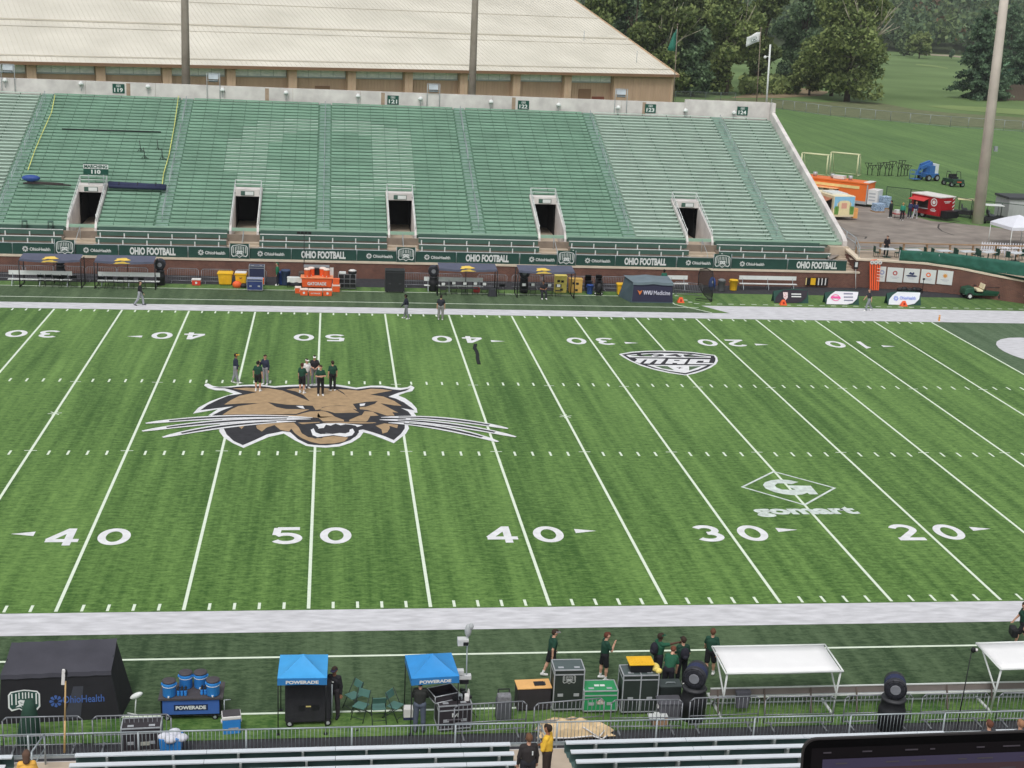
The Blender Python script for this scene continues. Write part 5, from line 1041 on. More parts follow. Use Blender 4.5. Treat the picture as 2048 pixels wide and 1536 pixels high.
# misting fans on barrels
def fan(label, px, py, face, grp, br=1.0, s_=1.0):
    p = gz(px, py); t = thing('misting_fan', label, 'fan', p, face, grp)
    MB().lathe([(r_*br, z_) for r_, z_ in ((.30, 0), (.33, .05), (.33, .45), (.36, .5), (.36, .75), (.33, .8), (.30, 1.05), (.32, 1.08))], 18).build('barrel', mat('barrel_black', (34, 35, 38), .55, .12, 5), t)
    MB().lathe([(.31*br, 1.08), (.34*br, 1.1), (.30*br, 1.16), (.08, 1.18)], 18).build('barrel_lid', mat('lid_grey', (54, 55, 58), .5, .1, 4), t)
    MB().bar((-.2, 0, 1.15), (-.2, 0, 1.5), .05, .05).bar((.2, 0, 1.15), (.2, 0, 1.5), .05, .05).bar((-.2, 0, 1.17), (.2, 0, 1.17), .05, .05).build('yoke', M_blkmet, t)
    R_ = .42*s_; zc = 1.18+R_
    hd = MB().lathe([(R_*.72, -.05), (R_, -.02), (R_, .12), (R_*.93, .14), (R_*.93, .62), (R_*.8, .68)], 22, (0, -.25, zc), 0, True, 'y').build('housing', mat('fan_shell', (46, 47, 54), .5, .08, 4), t)
    MB().lathe([(R_*.96, .16), (R_*.965, .17), (R_*.965, .42), (R_*.96, .43)], 22, (0, -.25, zc), 0, True, 'y').build('band', M_navy, hd)
    s = MB()
    for k in range(10):
        a = k*math.pi/5; s.bar((0, -.31, zc), (R_*.95*math.cos(a), -.29, zc+R_*.95*math.sin(a)), .015, .015)
    for rr in (.3, .5, .7, .9): s.strip([(R_*rr*math.cos(q*math.pi/12), R_*rr*math.sin(q*math.pi/12)) for q in range(24)], .014, 0, True, 0, lambda x, y: (x, -.30, zc+y))
    s.build('grille', M_blkmet, hd)
    s = MB()
    for k in range(6):
        a = k*math.pi/3; c0 = V3((math.cos(a), 0, math.sin(a))); c1 = V3((math.cos(a+.5), 0, math.sin(a+.5))); s.poly([V3((0, -.2, zc))+c0*.08, V3((0, -.24, zc))+c0*R_*.85, V3((0, -.17, zc))+c1*R_*.85, V3((0, -.2, zc))+c1*.08])
    s.build('blades', M_blkmet, hd); MB().lathe([(.16, -.03), (.17, 0), (.17, .02), (.1, .03)], 14, (0, -.3, zc), 0, True, 'y').build('hub', mat('fan_hub', (120, 122, 128), .4, .1, 5), hd)
    return t
G_F = 'misting fans behind the team benches'
fan('misting fan on a barrel behind the leftmost bench canopy', 122, 560, .15, G_F); fan('misting fan on a barrel at the right end of the second bench canopy', 321, 570, 0, G_F); fan('misting fan on a barrel left of the third bench canopy', 866, 582, -.05, G_F); fan('misting fan on a barrel behind the fourth bench canopy', 1047, 585, -.1, G_F)
# coolers, bins, trunks
def cooler(label, px, py, w, d, h, m, lid, rz=0, grp=None, txt=None, mark=None):
    t = thing('cooler', label, 'cooler', gz(px, py), rz, grp); MB().hexa([(-w/2*.94, -d/2*.94, 0), (w/2*.94, -d/2*.94, 0), (w/2*.94, d/2*.94, 0), (-w/2*.94, d/2*.94, 0), (-w/2, -d/2, h*.8), (w/2, -d/2, h*.8), (w/2, d/2, h*.8), (-w/2, d/2, h*.8)]).build('body', m, t, bevel=.025); MB().bx(-w/2-.015, w/2+.015, -d/2-.015, d/2+.015, h*.8, h).build('lid', lid, t, bevel=.03)
    for x in (-w/2-.02, w/2+.02): MB().box(x, 0, h*.6, .04, d*.4, .05).build('handle', lid, t)
    if txt: s = MB(); text_on(s, txt, (0, -d/2-.006, h*.42), (1, 0, 0), (0, 0, 1), w*.7, h*.2, .03); s.build('lettering', M_bwhite, t)
    if mark: s = MB(); s.poly([(-.07, -d/2-.004, h*.25), (.05, -d/2-.004, h*.25), (.09, -d/2-.004, h*.45), (.02, -d/2-.004, h*.62), (-.08, -d/2-.004, h*.55)]); s.build('mark', M_bwhite, t)
    return t
cooler('small red cooler with white lid alone on the bright turf', 393, 570, .66, .42, .5, M_redc, M_coolw, 0, mark=1)
G_C = 'orange coolers around the drink cart'
cooler('small orange cooler at the left of the drink cart', 596, 586, .44, .4, .5, M_org, M_owht, 0, G_C); cooler('orange cooler with white letter left front of the drink cart', 608, 590, .58, .42, .5, M_org, M_owht, 0, G_C, None, 1); cooler('wide orange cooler centred in front of the drink cart', 631, 591, 1.02, .45, .5, M_org, M_owht, 0, G_C, 'GATORADE'); cooler('orange cooler right front of the drink cart', 655, 591, .66, .45, .5, M_org, M_owht, 0, G_C, None, 1); cooler('orange cooler standing right of the drink cart', 672, 583, .58, .5, .56, M_org, M_owht, 0, G_C)
t = thing('orange_crate', 'orange crate stacked on the cooler right of the drink cart', 'crate', gz(672, 583)+V3((0, 0, .57))); MB().box(0, 0, .2, .5, .4, .38).build('body', M_org, t, bevel=.03); MB().box(0, 0, .41, .52, .42, .05).build('lid', M_org, t)
a = gz(603, 582); b_ = gz(664, 583); w = b_.x-a.x; t = thing('drink_cart', 'orange GATORADE drink cart on the far sideline', 'cart', (a.x, a.y+.2, 0))
MB().hexa([(.05, 0, .25), (w-.05, 0, .25), (w-.05, .9, .25), (.05, .9, .25), (0, -.05, .95), (w, -.05, .95), (w, .95, .95), (0, .95, .95)]).build('body', M_org, t, bevel=.05); MB().bx(-.08, w+.08, -.12, 1.0, .95, 1.05).build('top', mat('orange_pale', (246, 140, 96), .5, .05, 3), t, bevel=.03)
s = MB(); text_on(s, 'GATORADE', (w/2, -.055, .55), (1, 0, 0), (0, 0, 1), w*.62, .26, .04); s.build('lettering', M_bwhite, t)
for x in (.3, w-.3): wheel(t, x, .1, .14, .14, .1, M_galv); wheel(t, x, .8, .14, .14, .1, M_galv)
for k, (x, y) in enumerate(((.42, .18), (.72, .62), (w-.42, .18), (w-.72, .62))):
    j = thing('drink_jug', ['front left', 'back left', 'front right', 'back right'][k]+' orange drink jug on the drink cart', 'jug', (a.x+x, a.y+.2+y, 1.055), 0, 'orange drink jugs')
    MB().lathe([(.22, 0), (.235, .05), (.24, .5), (.245, .52)], 18).build('body', M_org, j); MB().lathe([(.25, .52), (.255, .58), (.22, .64), (.1, .66)], 18).build('lid', M_owht, j); MB().box(0, -.25, .07, .05, .06, .06).build('spigot', M_bwhite, j)
def rbin(label, px, py, w, d, h, m, lid=None, name='waste_bin', grp=None, wheels=True):
    t = thing(name, label, 'bin', gz(px, py), 0, grp); MB().hexa([(-w/2*.82, -d/2*.82, .06), (w/2*.82, -d/2*.82, .06), (w/2*.82, d/2*.82, .06), (-w/2*.82, d/2*.82, .06), (-w/2, -d/2, h), (w/2, -d/2, h), (w/2, d/2, h), (-w/2, d/2, h)]).build('body', m, t, bevel=.03); MB().bx(-w/2-.04, w/2+.04, -d/2-.04, d/2+.04, h-.12, h-.04).build('rim', m, t, bevel=.01)
    if lid: MB().bx(-w/2, w/2, -d/2, d/2, h, h+.06).build('lid', lid, t, bevel=.02)
    s = MB(); [s.bx(x-.015, x+.015, -d/2*.98-.01, -d/2*.86, .15, h-.15) for x in np.linspace(-w*.3, w*.3, 5)]; s.build('ribs', m, t)
    if wheels: s = MB(); [s.tube((x, y-.03, .05), (x, y+.03, .05), .05, n=8) for x in (-w*.3, w*.3) for y in (-d*.3, d*.3)]; s.build('castors', M_black, t)
    return t
rbin('wide yellow wheeled bin behind the red cooler', 451, 569, 1.1, .8, 1.0, M_yel); t = rbin('yellow drum with white lid and dark logo beside the wide yellow bin', 482, 572, .85, .7, 1.05, M_yel, M_coolw); s = MB().poly([(-.14, -.36, .75), (.0, -.36, .62), (.14, -.36, .75), (.0, -.36, .7)]); s.build('logo', M_navy, t)
t = thing('orange_bag', 'crumpled orange and black bag in front of the yellow drum', 'bag', gz(477, 575)); MB().ball((-.1, 0, .22), (.36, .25, .3), 10, 8).build('orange_part', M_org, t); MB().ball((.4, 0, .15), (.35, .22, .2), 10, 8).build('black_part', M_black, t)
def trunk(label, px, py, w, d, h, m, trim, rz=0, name='road_case', split=False, logo=None, grp=None, lidm=None, z=0):
    t = thing(name, label, 'case', gz(px, py)+V3((0, 0, z)), rz, grp); z0 = .11
    MB().bx(-w/2, w/2, -d/2, d/2, z0, h).build('body', m, t, bevel=.008)
    if lidm: MB().bx(-w/2+.03, w/2-.03, -d/2+.03, d/2-.03, h, h+.006).build('lid_panel', lidm, t)
    s = MB(); e = .035
    for zz in ([z0, h]+([h-.16] if h > .8 else [])):
        for y in (-d/2, d/2): s.bar((-w/2-.005, y, zz), (w/2+.005, y, zz), e, e)
        for x in (-w/2, w/2): s.bar((x, -d/2, zz), (x, d/2, zz), e, e)
    for x in ([-w/2, w/2]+([0] if split else [])):
        s.bar((x, -d/2-.004, z0), (x, -d/2-.004, h), e, e); s.bar((x, d/2+.004, z0), (x, d/2+.004, h), e, e)
    if split: s.bar((0, -d/2, h+.004), (0, d/2, h+.004), e, e)
    s.build('edge_trim', trim, t)
    s = MB()
    for x in (-w*.27, w*.27): s.bx(x-.09, x+.09, -d/2-.012, -d/2, h*.38, h*.38+.1); s.bx(x-.09, x+.09, -d*.25-.05, -d*.25+.05, h, h+.014)
    s.build('latches', trim, t)
    s = MB(); [s.tube((x, y-.025, .055), (x, y+.025, .055), .055, n=10) for x in (-w*.4, w*.4) for y in (-d*.38, d*.38)]; s.build('castors', M_black, t)
    return t
M_trunkn = mat('trunk_navy', (48, 62, 110), .5, .1, 3); M_trim = mat('trim_silver', (176, 180, 184), .4, .08, 5, metal=.3)
trunk('open navy trunk stacked behind by the barricade', 514, 570, 1.15, .7, 1.55, M_navy, M_trim); t = trunk('low navy trunk with pale top in front of the tall one', 510, 581, 1.15, .7, .95, M_trunkn, M_trim, lidm=mat('lid_pale', (140, 150, 180), .5, .05, 3)); MB().box(.62, 0, .75, .12, .5, .4).build('orange_towel', M_org, t)
def drum(label, px, py, r, h, m, lid=None, name='barrel', grp=None, hdl=False):
    t = thing(name, label, 'barrel', gz(px, py), 0, grp); MB().lathe([(r*.84, 0), (r*.86, .04), (r, h*.92), (r*1.05, h*.93), (r*1.05, h), (r*.95, h)], 18).build('body', m, t)
    if lid: MB().lathe([(r*1.06, h), (r*1.07, h+.05), (r*.6, h+.12), (r*.1, h+.14)], 18).build('lid', lid, t)
    for x in (-r*1.05, r*1.05): MB().box(x, 0, h*.8, .05, .16, .08).build('handle', m, t)
    return t
drum('left dark blue barrel beside the green hooded person', 563, 568, .33, .95, M_bluep, grp='blue barrels'); drum('right dark blue barrel beside the sheet-covered table', 571, 569, .36, 1.15, mat('blue_dull', (58, 74, 104), .6, .1, 3), grp='blue barrels'); drum('brown barrel left of the big black box', 607, 573, .36, 1.15, mat('brown_bag', (86, 78, 74), .8, .15, 4))
a = gz(573, 575); t = thing('table', 'folding table covered by a white sheet left of the drink cart', 'table', a); MB().box(.65, .3, .74, 1.3, .7, .05).build('top', M_black, t); s = MB(); n = 8
for i in range(n): s.poly([(1.2*i/n+.05, -.07-.02*math.sin(i*2), .42+.03*math.sin(i*1.7)), (1.2*(i+1)/n+.05, -.07-.02*math.sin(i*2+2), .42+.03*math.sin(i*1.7+1.7)), (1.2*(i+1)/n+.05, -.06, .775), (1.2*i/n+.05, -.06, .775)])
s.poly([(.05, -.06, .775), (1.25, -.06, .775), (1.25, .5, .775), (.05, .5, .775)]); s.build('sheet', M_bwhite, t); s = MB(); [s.tube((x, y, 0), (x, y, .72), .02, n=5) for x in (.08, 1.2) for y in (0, .6)]; s.build('leg', M_black, t)
a = gz(633, 575); t = thing('equipment_box', 'big black equipment box with grey top behind the drink cart', 'box', a); MB().box(0, 0, .82, 1.9, .8, 1.6).build('body', M_black, t, bevel=.03); MB().box(0, -.05, 1.66, 1.95, .95, .08).build('lid', mat('grey_lid', (120, 122, 126), .6, .08, 3), t); MB().box(1.15, -.3, 1.25, .28, .03, .8).build('white_card', M_white, t)
# work lights on a mast
a = gz(608, 572); t = thing('light_mast', 'thin black mast with four small lamps rising before the stand', 'light stand', a); MB().tube((0, 0, 0), (0, 0, 4.1), .035, .025, 6).build('mast', M_blkmet, t)
for x in (-.42, -.14, .14, .42): MB().box(x, -.08, 4.16, .24, .2, .2).build('lamp', M_blkmet, t)
s = MB(); [s.tube((0, 0, .5), (.5*math.cos(k), .5*math.sin(k), 0), .02, n=5) for k in (.5, 2.6, 4.7)]; s.build('tripod', M_blkmet, t); MB().bar((-.5, 0, 4.06), (.5, 0, 4.06), .04, .04).build('crossbar', M_blkmet, t)
a = gz(694, 578); t = thing('helmet_rack', 'steel rack of black bins right of the drink cart', 'rack', a); s = MB()
for x in (-.66, -.22, .22, .66):
    for y in (-.25, .25): s.tube((x, y, 0), (x, y, 1.25), .018, n=5)
for z in (.12, .48, .84, 1.2): 
    for y in (-.25, .25): s.bar((-.66, y, z), (.66, y, z), .03, .03)
s.build('frame', M_steel, t)
for i in range(3):
    for j in range(3): MB().box(-.44+.44*i, 0, .28+.36*j, .38, .44, .26).build('bin', M_black, t)
MB().lathe([(.3, 0), (.34, .1), (.3, .22)], 14, (.4, 0, 1.22)).build('tub', M_black, t); MB().lathe([(.33, .22), (.2, .3)], 14, (.4, 0, 1.22)).build('tub_lid', M_coolw, t); MB().box(-.35, 0, 1.28, .5, .4, .12).build('papers', M_bwhite, t)
trunk('tall black rolling case between the rack and the third fan', 789, 583, 1.45, .9, 1.72, mat('case_black', (38, 40, 42), .6, .1, 3), mat('case_trim', (58, 60, 62), .5, .1, 4))
# gold boxes, stacked chairs and hand trucks
for lb, px, py, w, h, m in (('pale yellow equipment crate with dark print behind the fourth canopy', 1120, 584, .92, 1.3, mat('crate_pale_yellow', (226, 206, 110), .6, .08, 4)), ('tan yellow equipment crate with dark print right of the pale one', 1150, 584, 1.02, 1.05, mat('crate_tan', (204, 164, 88), .6, .1, 4))):
    t = thing('equipment_crate', lb, 'crate', gz(px, py), 0, 'yellow crates by the wall'); MB().box(0, 0, h/2, w, .6, h).build('body', m, t, bevel=.03); s = MB(); [s.box(x, -.303, z, .22, .01, .18) for x, z in ((-.2, h*.72), (.1, h*.7), (.05, h*.2))]; s.build('print', M_black, t); MB().box(0, 0, h+.02, w+.04, .64, .06).build('lid', m, t)
for lb, px in (('left stack of black chairs by the brick wall', 1176), ('right stack of black chairs by the brick wall', 1197)):
    t = thing('chair_stack', lb, 'chair stack', gz(px, 585), 0, 'stacked black chairs')
    for k in range(6): MB().box(0, 0, .25+.13*k, .55, .55, .05).box(0, .28, .55+.13*k, .5, .04, .35).build('stacked_chair', M_blkmet, t)
t = thing('hand_truck', 'black hand truck with bags standing on the bright turf', 'hand truck', gz(1197, 590)); MB().path([(-.2, 0, .1), (-.2, .1, 1.3), (.2, .1, 1.3), (.2, 0, .1)], .025).build('frame', M_blkmet, t); MB().ball((0, -.1, .55), (.28, .22, .42), 10, 8).build('bag', M_black, t); MB().bx(-.25, .25, -.3, .05, .02, .05).build('plate', M_blkmet, t); wheel(t, -.25, .08, .12, .12, .06); wheel(t, .25, .08, .12, .12, .06)
drum('small blue bin left of the hand truck', 1179, 588, .26, .75, M_bluep); t = rbin('yellow barrel half hidden by the navy tent', 1242, 590, .72, .6, .95, M_yel)
# visitor medical tent
A, B = gz(1262, 605), gz(1345, 606); zt = gy(1300, 560, A.y).z; t = thing('medical_tent', 'navy pop-up sideline tent lettered WVUMedicine', 'tent', (A.x, A.y, 0)); w = B.x-A.x; M_tn = mat('tent_navy', (52, 52, 74), .8, .08, 2); M_ts = mat('tent_slate', (74, 90, 98), .75, .1, 1.5)
MB().hexa([(0, 0, 0), (w, 0, 0), (w+.12, 2.2, 0), (-.55, 2.2, 0), (.12, .1, zt-.22), (w-.12, .1, zt-.22), (w-.05, 2.0, zt-.15), (-.15, 2.0, zt-.15)]).build('walls', M_ts, t); MB().poly([(.06, -.02, .1), (w-.02, -.02, .1), (w-.13, .06, zt-.36), (.14, .06, zt-.36)]).build('front_panel', M_tn, t)
s = MB(); V = []; nx, ny = 8, 4
for j in range(ny+1):
    for i in range(nx+1): u, v = i/nx, j/ny; x0 = .05*(1-v)-.3*v; x1 = (w-.05)*(1-v)+(w-.02)*v; V.append((x0+(x1-x0)*u, 2.1*v, zt-.2+.22*math.sin(math.pi*u)*(.4+.6*math.sin(math.pi*v))+.12*v-(.06*abs(math.sin(2*math.pi*u)))))
s.add(V, [(j*(nx+1)+i, j*(nx+1)+i+1, (j+1)*(nx+1)+i+1, (j+1)*(nx+1)+i) for j in range(ny) for i in range(nx)], 0, True)
for i in range(nx): p, q = V[i], V[i+1]; s.poly([p, q, (q[0], q[1]-.02, q[2]-.2), (p[0], p[1]-.02, p[2]-.2)])
s.build('roof', mat('tent_roof_slate', (104, 118, 126), .75, .1, 1.5), t)
s = MB(); text_on(s, 'WVU', (w*.38, -.05, zt*.45), (1, 0, 0), (0, 0, 1), .72, .34, .05); text_on(s, 'Medicine', (w*.72, -.05, zt*.45), (1, 0, 0), (0, 0, 1), 1.3, .34, .012); s.build('lettering', mat('tent_letter', (206, 204, 222), .7, 0), t)
MB().poly([(w*.13, -.05, zt*.56), (w*.19, -.05, zt*.5), (w*.25, -.05, zt*.56), (w*.22, -.05, zt*.42), (w*.19, -.05, zt*.34), (w*.17, -.05, zt*.42)]).build('emblem', mat('emblem_orange', (214, 124, 70), .7, 0), t)
# kicking net
a = gz(1408, 603); t = thing('kicking_net', 'black kicking net with bent frame right of the navy tent', 'net', a, .1); P = [(-.35, .5, 2.45), (.15, .45, 2.55), (.65, .3, 2.3), (.75, .1, 1.2), (.6, -.1, .35), (.55, -.2, 0), (.05, .3, .5), (-.35, .6, 1.2), (-.4, .6, 2.0), (-.35, .5, 2.45)]
MB().path(P, .035).path([(.55, -.2, 0), (-.55, .35, .03), (-.3, 1.0, .03), (.9, .6, .03), (.55, -.2, 0)], .025).build('frame', M_blkmet, t); MB().poly(P[:-1]).build('net', M_dknet, t); MB().poly([(.6, -.1, .35), (.75, .1, 1.2), (.1, .75, .9), (.05, .3, .5)]).build('net_pocket', M_dknet, t)
t = thing('duffel_bag', 'upright blue duffel bag right of the kicking net', 'bag', gz(1423, 581)); MB().ball((0, 0, .55), (.3, .25, .58), 12, 8).build('bag', M_bluep, t); MB().box(0, -.24, .75, .14, .02, .2).build('print', M_bwhite, t)
drum('grey trash can with lid right of the blue duffel bag', 1442, 582, .30, .88, mat('can_grey', (92, 94, 96), .6, .1, 4), mat('can_lid', (116, 118, 120), .6, .1, 4), 'trash_can'); drum('yellow trash can lined with a black bag near the wall', 1466, 580, .34, .86, M_yel, None, 'trash_can')
# items leaning on the wall
a = gy(1633, 568, 60.9); t = thing('stretcher', 'yellow and black folded stretcher leaning sideways against the wall', 'stretcher', (a.x, 60.85, 0)); MB().bar((-1.0, 0, .22), (1.0, 0, .18), .05, .05).bar((-1.0, .05, .78), (1.0, .05, .82), .05, .05).build('poles', M_blkmet, t)
for x, w_, m in ((-.95, .08, M_cream), (-.35, .42, M_yel), (.12, .09, M_coolw), (.42, .09, M_coolw), (.72, .09, M_coolw)): MB().box(x, -.03, .5, w_, .04, .58).build('strap', m, t)
MB().box(0, .0, .5, 1.9, .03, .5).build('bed', M_black, t)
a = gy(1711, 560, 60.85); t = thing('down_marker', 'black and white down marker pole leaning on the wall corner', 'marker', (a.x, 60.6, 0)); MB().tube((0, 0, .0), (-.1, .25, 1.75), .025, n=6).build('pole', M_bwhite, t); MB().tube((-.03, .09, .55), (-.06, .16, 1.0), .028, n=6).build('black_band', M_black, t); MB().box(-.12, .2, 1.95, .36, .1, .6).build('box', M_black, t); MB().box(-.12, .14, 2.02, .22, .02, .4).build('number_card', M_bwhite, t)
a = gy(1746, 582, 60.4); t = thing('chain_markers', 'bundle of orange yardage sticks with white discs leaning on the wall', 'markers', (a.x, 60.3, 0)); M_fl = mat('fluorescent_orange', (255, 92, 48), .6, .06, 3)
for k, x in enumerate((-.42, -.22, .0, .2, .4)): MB().bar((x*.8, -.15, 0), (x, .35, 2.25), .11, .07).build('padded_stick', M_fl, t)
for k, x in enumerate((-.32, .03, .38)): MB().lathe([(.17, -.01), (.17, .01)], 16, (x, .22, 2.28), 0, True, 'y').build('disc', M_coolw, t); s = MB(); s.box(x, .205, 2.28, .14, .006, .14); s.build('disc_mark', mat('grey_mark', (150, 150, 154), .7, 0), t)
for k in range(5): MB().bar((.15, -.05+.05*k, .8+.25*k), (.55, -.05+.05*k, .75+.25*k), .03, .05).build('wrap', M_owht, t)
MB().bar((-.42, .3, 2.45), (.1, .3, 2.5), .08, .06).build('cross_stick', M_fl, t)
# posters on the curved wall
def wallpt(px, py):
    best = None
    for (a, b_) in zip(WALL_R[:-1], WALL_R[1:]):
        A, B = V3((*a, 0)), V3((*b_, 0)); n = V3((A.y-B.y, B.x-A.x, 0)).normalized(); d = V3(_ray(px, py)); q = V3(CP)+d*((A-V3(CP)).dot(n)/d.dot(n)); f = (q-A).dot(B-A)/(B-A).length_squared
        if -.05 <= f <= 1.05: return q, (B-A).normalized(), n
    return q, (B-A).normalized(), n
PC = [('white sponsor poster partly hidden by the orange sticks', 1756, 1771, 533, 563, (150, 160, 190), None), ('white sponsor poster with red and blue round crest', 1773, 1806, 535, 564, (176, 90, 90), None), ('white sponsor poster with dark blue cat and banner logo', 1807, 1839, 537, 565, (52, 62, 96), None), ('white sponsor poster with small orange circle logo', 1841, 1872, 539, 567, (222, 120, 80), None), ('white sponsor poster with gold sunburst logo', 1874, 1906, 541, 569, (214, 150, 70), None)]
for k, (lb, xa, xb, ya, yb_, col, _) in enumerate(PC):
    q, tx, n = wallpt((xa+xb)/2, (ya+yb_)/2); q0, _, _ = wallpt(xa, (ya+yb_)/2); q1, _, _ = wallpt(xb, (ya+yb_)/2); ztop = wallpt((xa+xb)/2, ya)[0].z; zbot = wallpt((xa+xb)/2, yb_)[0].z; w = (q1-q0).length*.96; h = ztop-zbot
    t = thing('wall_poster', lb, 'poster', q-n*.06, math.atan2(tx.y, tx.x), 'sponsor posters on the curved wall'); MB().bx(-w/2, w/2, -.01, .02, -h/2, h/2).build('sheet', M_bwhite, t)
    s = MB(); m = mat('poster_ink_%d' % k, col, .7, .12, 12)
    if k == 2: s.poly([(x*.34, -.016, .08+y*.24) for x, y in ((-.8, .2), (-.4, 1), (0, .6), (.5, 1), (.6, .2), (.2, -.1))]); s.build('cat_mark', m, t); s = MB(); s.poly([(x, -.016, y) for x, y in ((-.5, -.02), (-.3, .05), (.3, .05), (.5, -.02), (.3, -.1), (-.3, -.1))])
    elif k == 4: [s.poly([(.24*r_*math.cos(a_), -.016-.0005*i, .15+.24*r_*math.sin(a_)) for r_, a_ in ((.5, i*.63-.3), (1.0, i*.63), (.5, i*.63+.3), (.0, 0))]) for i in range(10)]
    else: s.strip([(.15*math.cos(i*.5236), .15*math.sin(i*.5236)) for i in range(12)], .1, 0, True, 0, lambda x, y: (x, -.016, .15+y))
    s.build('logo', m, t)
    s = MB(); [s.box(0, -.014, -.18-.1*i, w*(.55-.2*i), .004, .04) for i in range(2)]; s.build('caption', mat('caption_grey', (170, 174, 184), .7, 0), t)
# A-frame sideline banners, cones, pylon
for lb, xa, xb, yt, yb_, col, txt in (('dark A-frame banner with red and white shield at the turf edge', 1548, 1617, 583, 607, (46, 40, 50), 'SHIELD'), ('white A-frame banner with pink logo and grey lettering', 1651, 1718, 585, 610, (232, 230, 244), 'PINK'), ('white A-frame OhioHealth banner on the bright turf', 1775, 1842, 587, 611, (226, 230, 248), 'OH')):
    a, b_ = gz(xa, yb_-1), gz(xb, yb_); w = b_.x-a.x; t = thing('aframe_banner', lb, 'banner', (a.x, a.y, 0), math.atan2(b_.y-a.y, w), 'A-frame banners at the turf edge'); h = 1.02
    def bp(u, v): return V3((w*u, .42*v, h*v*(.86+.2*math.sin(u*2.6))))
    n = 10; V = [bp(i/n, j/4) for i in range(n+1) for j in range(5)]; MB().add(V, [(i*5+j, (i+1)*5+j, (i+1)*5+j+1, i*5+j+1) for i in range(n) for j in range(4)], 0, True).build('backing', M_bgreen, t)
    c = []
    for u, v in ((.02, .03), (.62, .02), (.8, .12), (.94, .45), (.985, .9), (.985, .97), (.3, .97), (.15, .75), (.05, .45)): c.append(bp(u, v)+V3((0, -.06, .02)))
    MB().poly(c).build('face', mat('banner_face_'+txt, col, .6, .03, 2, k=1.0), t)
    MB().poly([bp(0, 0)+V3((0, .75, 0)), bp(1, 0)+V3((0, .75, 0)), bp(1, 1)+V3((0, .02, 0)), bp(0, 1)+V3((0, .02, 0))]).build('rear_face', M_bgreen, t)
    s = MB(); c = bp(.4, .5)+V3((0, -.075, .024)); uy = V3((0, .42, h)).normalized(); ux = V3((1, 0, 0))
    if txt == 'OH': 
        swirl(s, bp(.25, .5)+V3((0, -.075, .024)), .2, 0, ux, uy); text_on(s, 'OhioHealth', bp(.6, .5)+V3((0, -.075, .024)), ux, uy, 1.35, .26, .02); s.build('lettering', mat('print_blue', (120, 140, 214), .7, 0), t)
    elif txt == 'PINK': 
        s.strip([(.32*math.cos(i*.4), .24*math.sin(i*.4)) for i in range(16)], .05, 0, True, 0, lambda x, y: bp(.3, .5)+V3((0, -.075, .024))+ux*x+uy*y); s.build('ring', mat('print_pink', (226, 84, 150), .7, .1, 9), t); s = MB(); s.poly([bp(.3, .5)+V3((0, -.08, .026))+ux*x+uy*y for x, y in ((-.42, -.05), (.42, -.08), (.36, .1), (-.36, .12))]); s.build('logo', mat('print_pink', (226, 84, 150), .7, .1, 9), t)
        s = MB(); [s.poly([bp(.68, v)+V3((0, -.075, .024))+ux*x+uy*y for x, y in ((-.38, -.04), (.38, -.04), (.38, .05), (-.38, .05))]) for v in (.3, .53, .76)]; s.build('lettering', mat('print_grey', (128, 130, 150), .7, .3, 20), t)
    else:
        s.poly([c+ux*(x*.22-.2)+uy*(y*.34) for x, y in ((-.9, .9), (.9, .9), (.8, -.4), (0, -1), (-.8, -.4))]); s.build('shield', mat('print_red_white', (216, 130, 140), .7, .35, 14, rgb2=(240, 240, 240)), t); s = MB(); [s.poly([bp(.64, v)+V3((0, -.075, .024))+ux*x+uy*y for x, y in ((-.4, -.04), (.4, -.04), (.4, .05), (-.4, .05))]) for v in (.45, .62)]; s.build('lettering', M_bwhite, t)
for lb, px, py in (('small orange yard marker at the corner of the navy tent', 1361, 605), ('small orange yard marker in front of the dark A-frame banner', 1566, 610), ('small orange yard marker in front of the OhioHealth A-frame banner', 1807, 612)):
    t = thing('yard_marker', lb, 'marker', gz(px, py), 0, 'orange yard markers'); MB().hexa([(-.28, -.2, 0), (.28, -.2, 0), (.28, .2, 0), (-.28, .2, 0), (-.12, -.03, .42), (.12, -.03, .42), (.12, .03, .42), (-.12, .03, .42)]).build('wedge', M_fl, t, bevel=.02); MB().poly([(-.09, -.17, .1), (.09, -.17, .1), (.06, -.1, .28), (-.06, -.1, .28)]).build('number', mat('dark_red', (150, 40, 30), .7, 0), t)
c = gz(1878, 642); t = thing('pylon', 'orange goal-line pylon standing on the white border', 'pylon', c); MB().bx(-.055, .055, -.055, .055, 0, .46).build('post', mat('pylon_orange', (244, 150, 70), .6, .04, 3), t, bevel=.012); MB().bx(-.057, .057, -.057, .057, .36, .40).build('band', M_owht, t)
# green work cart
a = gz(1928, 597); b_ = gz(2010, 599); t = thing('work_cart', 'dark green flatbed work cart with cream seat parked by the wall', 'cart', (a.x, a.y+.3, 0), math.atan2(b_.y-a.y, b_.x-a.x)); w = (b_-a).length; M_cg = mat('work_cart_green', (32, 74, 56), .4, .08, 3)
MB().hexa([(-.1, -.6, .35), (.75, -.6, .35), (.75, .6, .35), (-.1, .6, .35), (-.05, -.5, .85), (.65, -.55, 1.0), (.65, .55, 1.0), (-.05, .5, .85)]).build('cowl', M_cg, t, bevel=.05); MB().bx(.6, w-.1, -.6, .6, .35, .5).build('chassis', M_cg, t); MB().bx(1.45, w, -.65, .65, .5, .72).build('bed', M_cg, t, bevel=.02)
MB().box(1.2, 0, .72, .5, 1.1, .16).build('seat', mat('seat_cream', (222, 210, 178), .6, .05, 3), t, bevel=.03); b2 = MB().box(0, 0, 0, .1, 1.1, .42).build('backrest', MATS['seat_cream'], t, bevel=.03); b2.location = (1.5, 0, 1.05); b2.rotation_euler = (0, .2, 0)
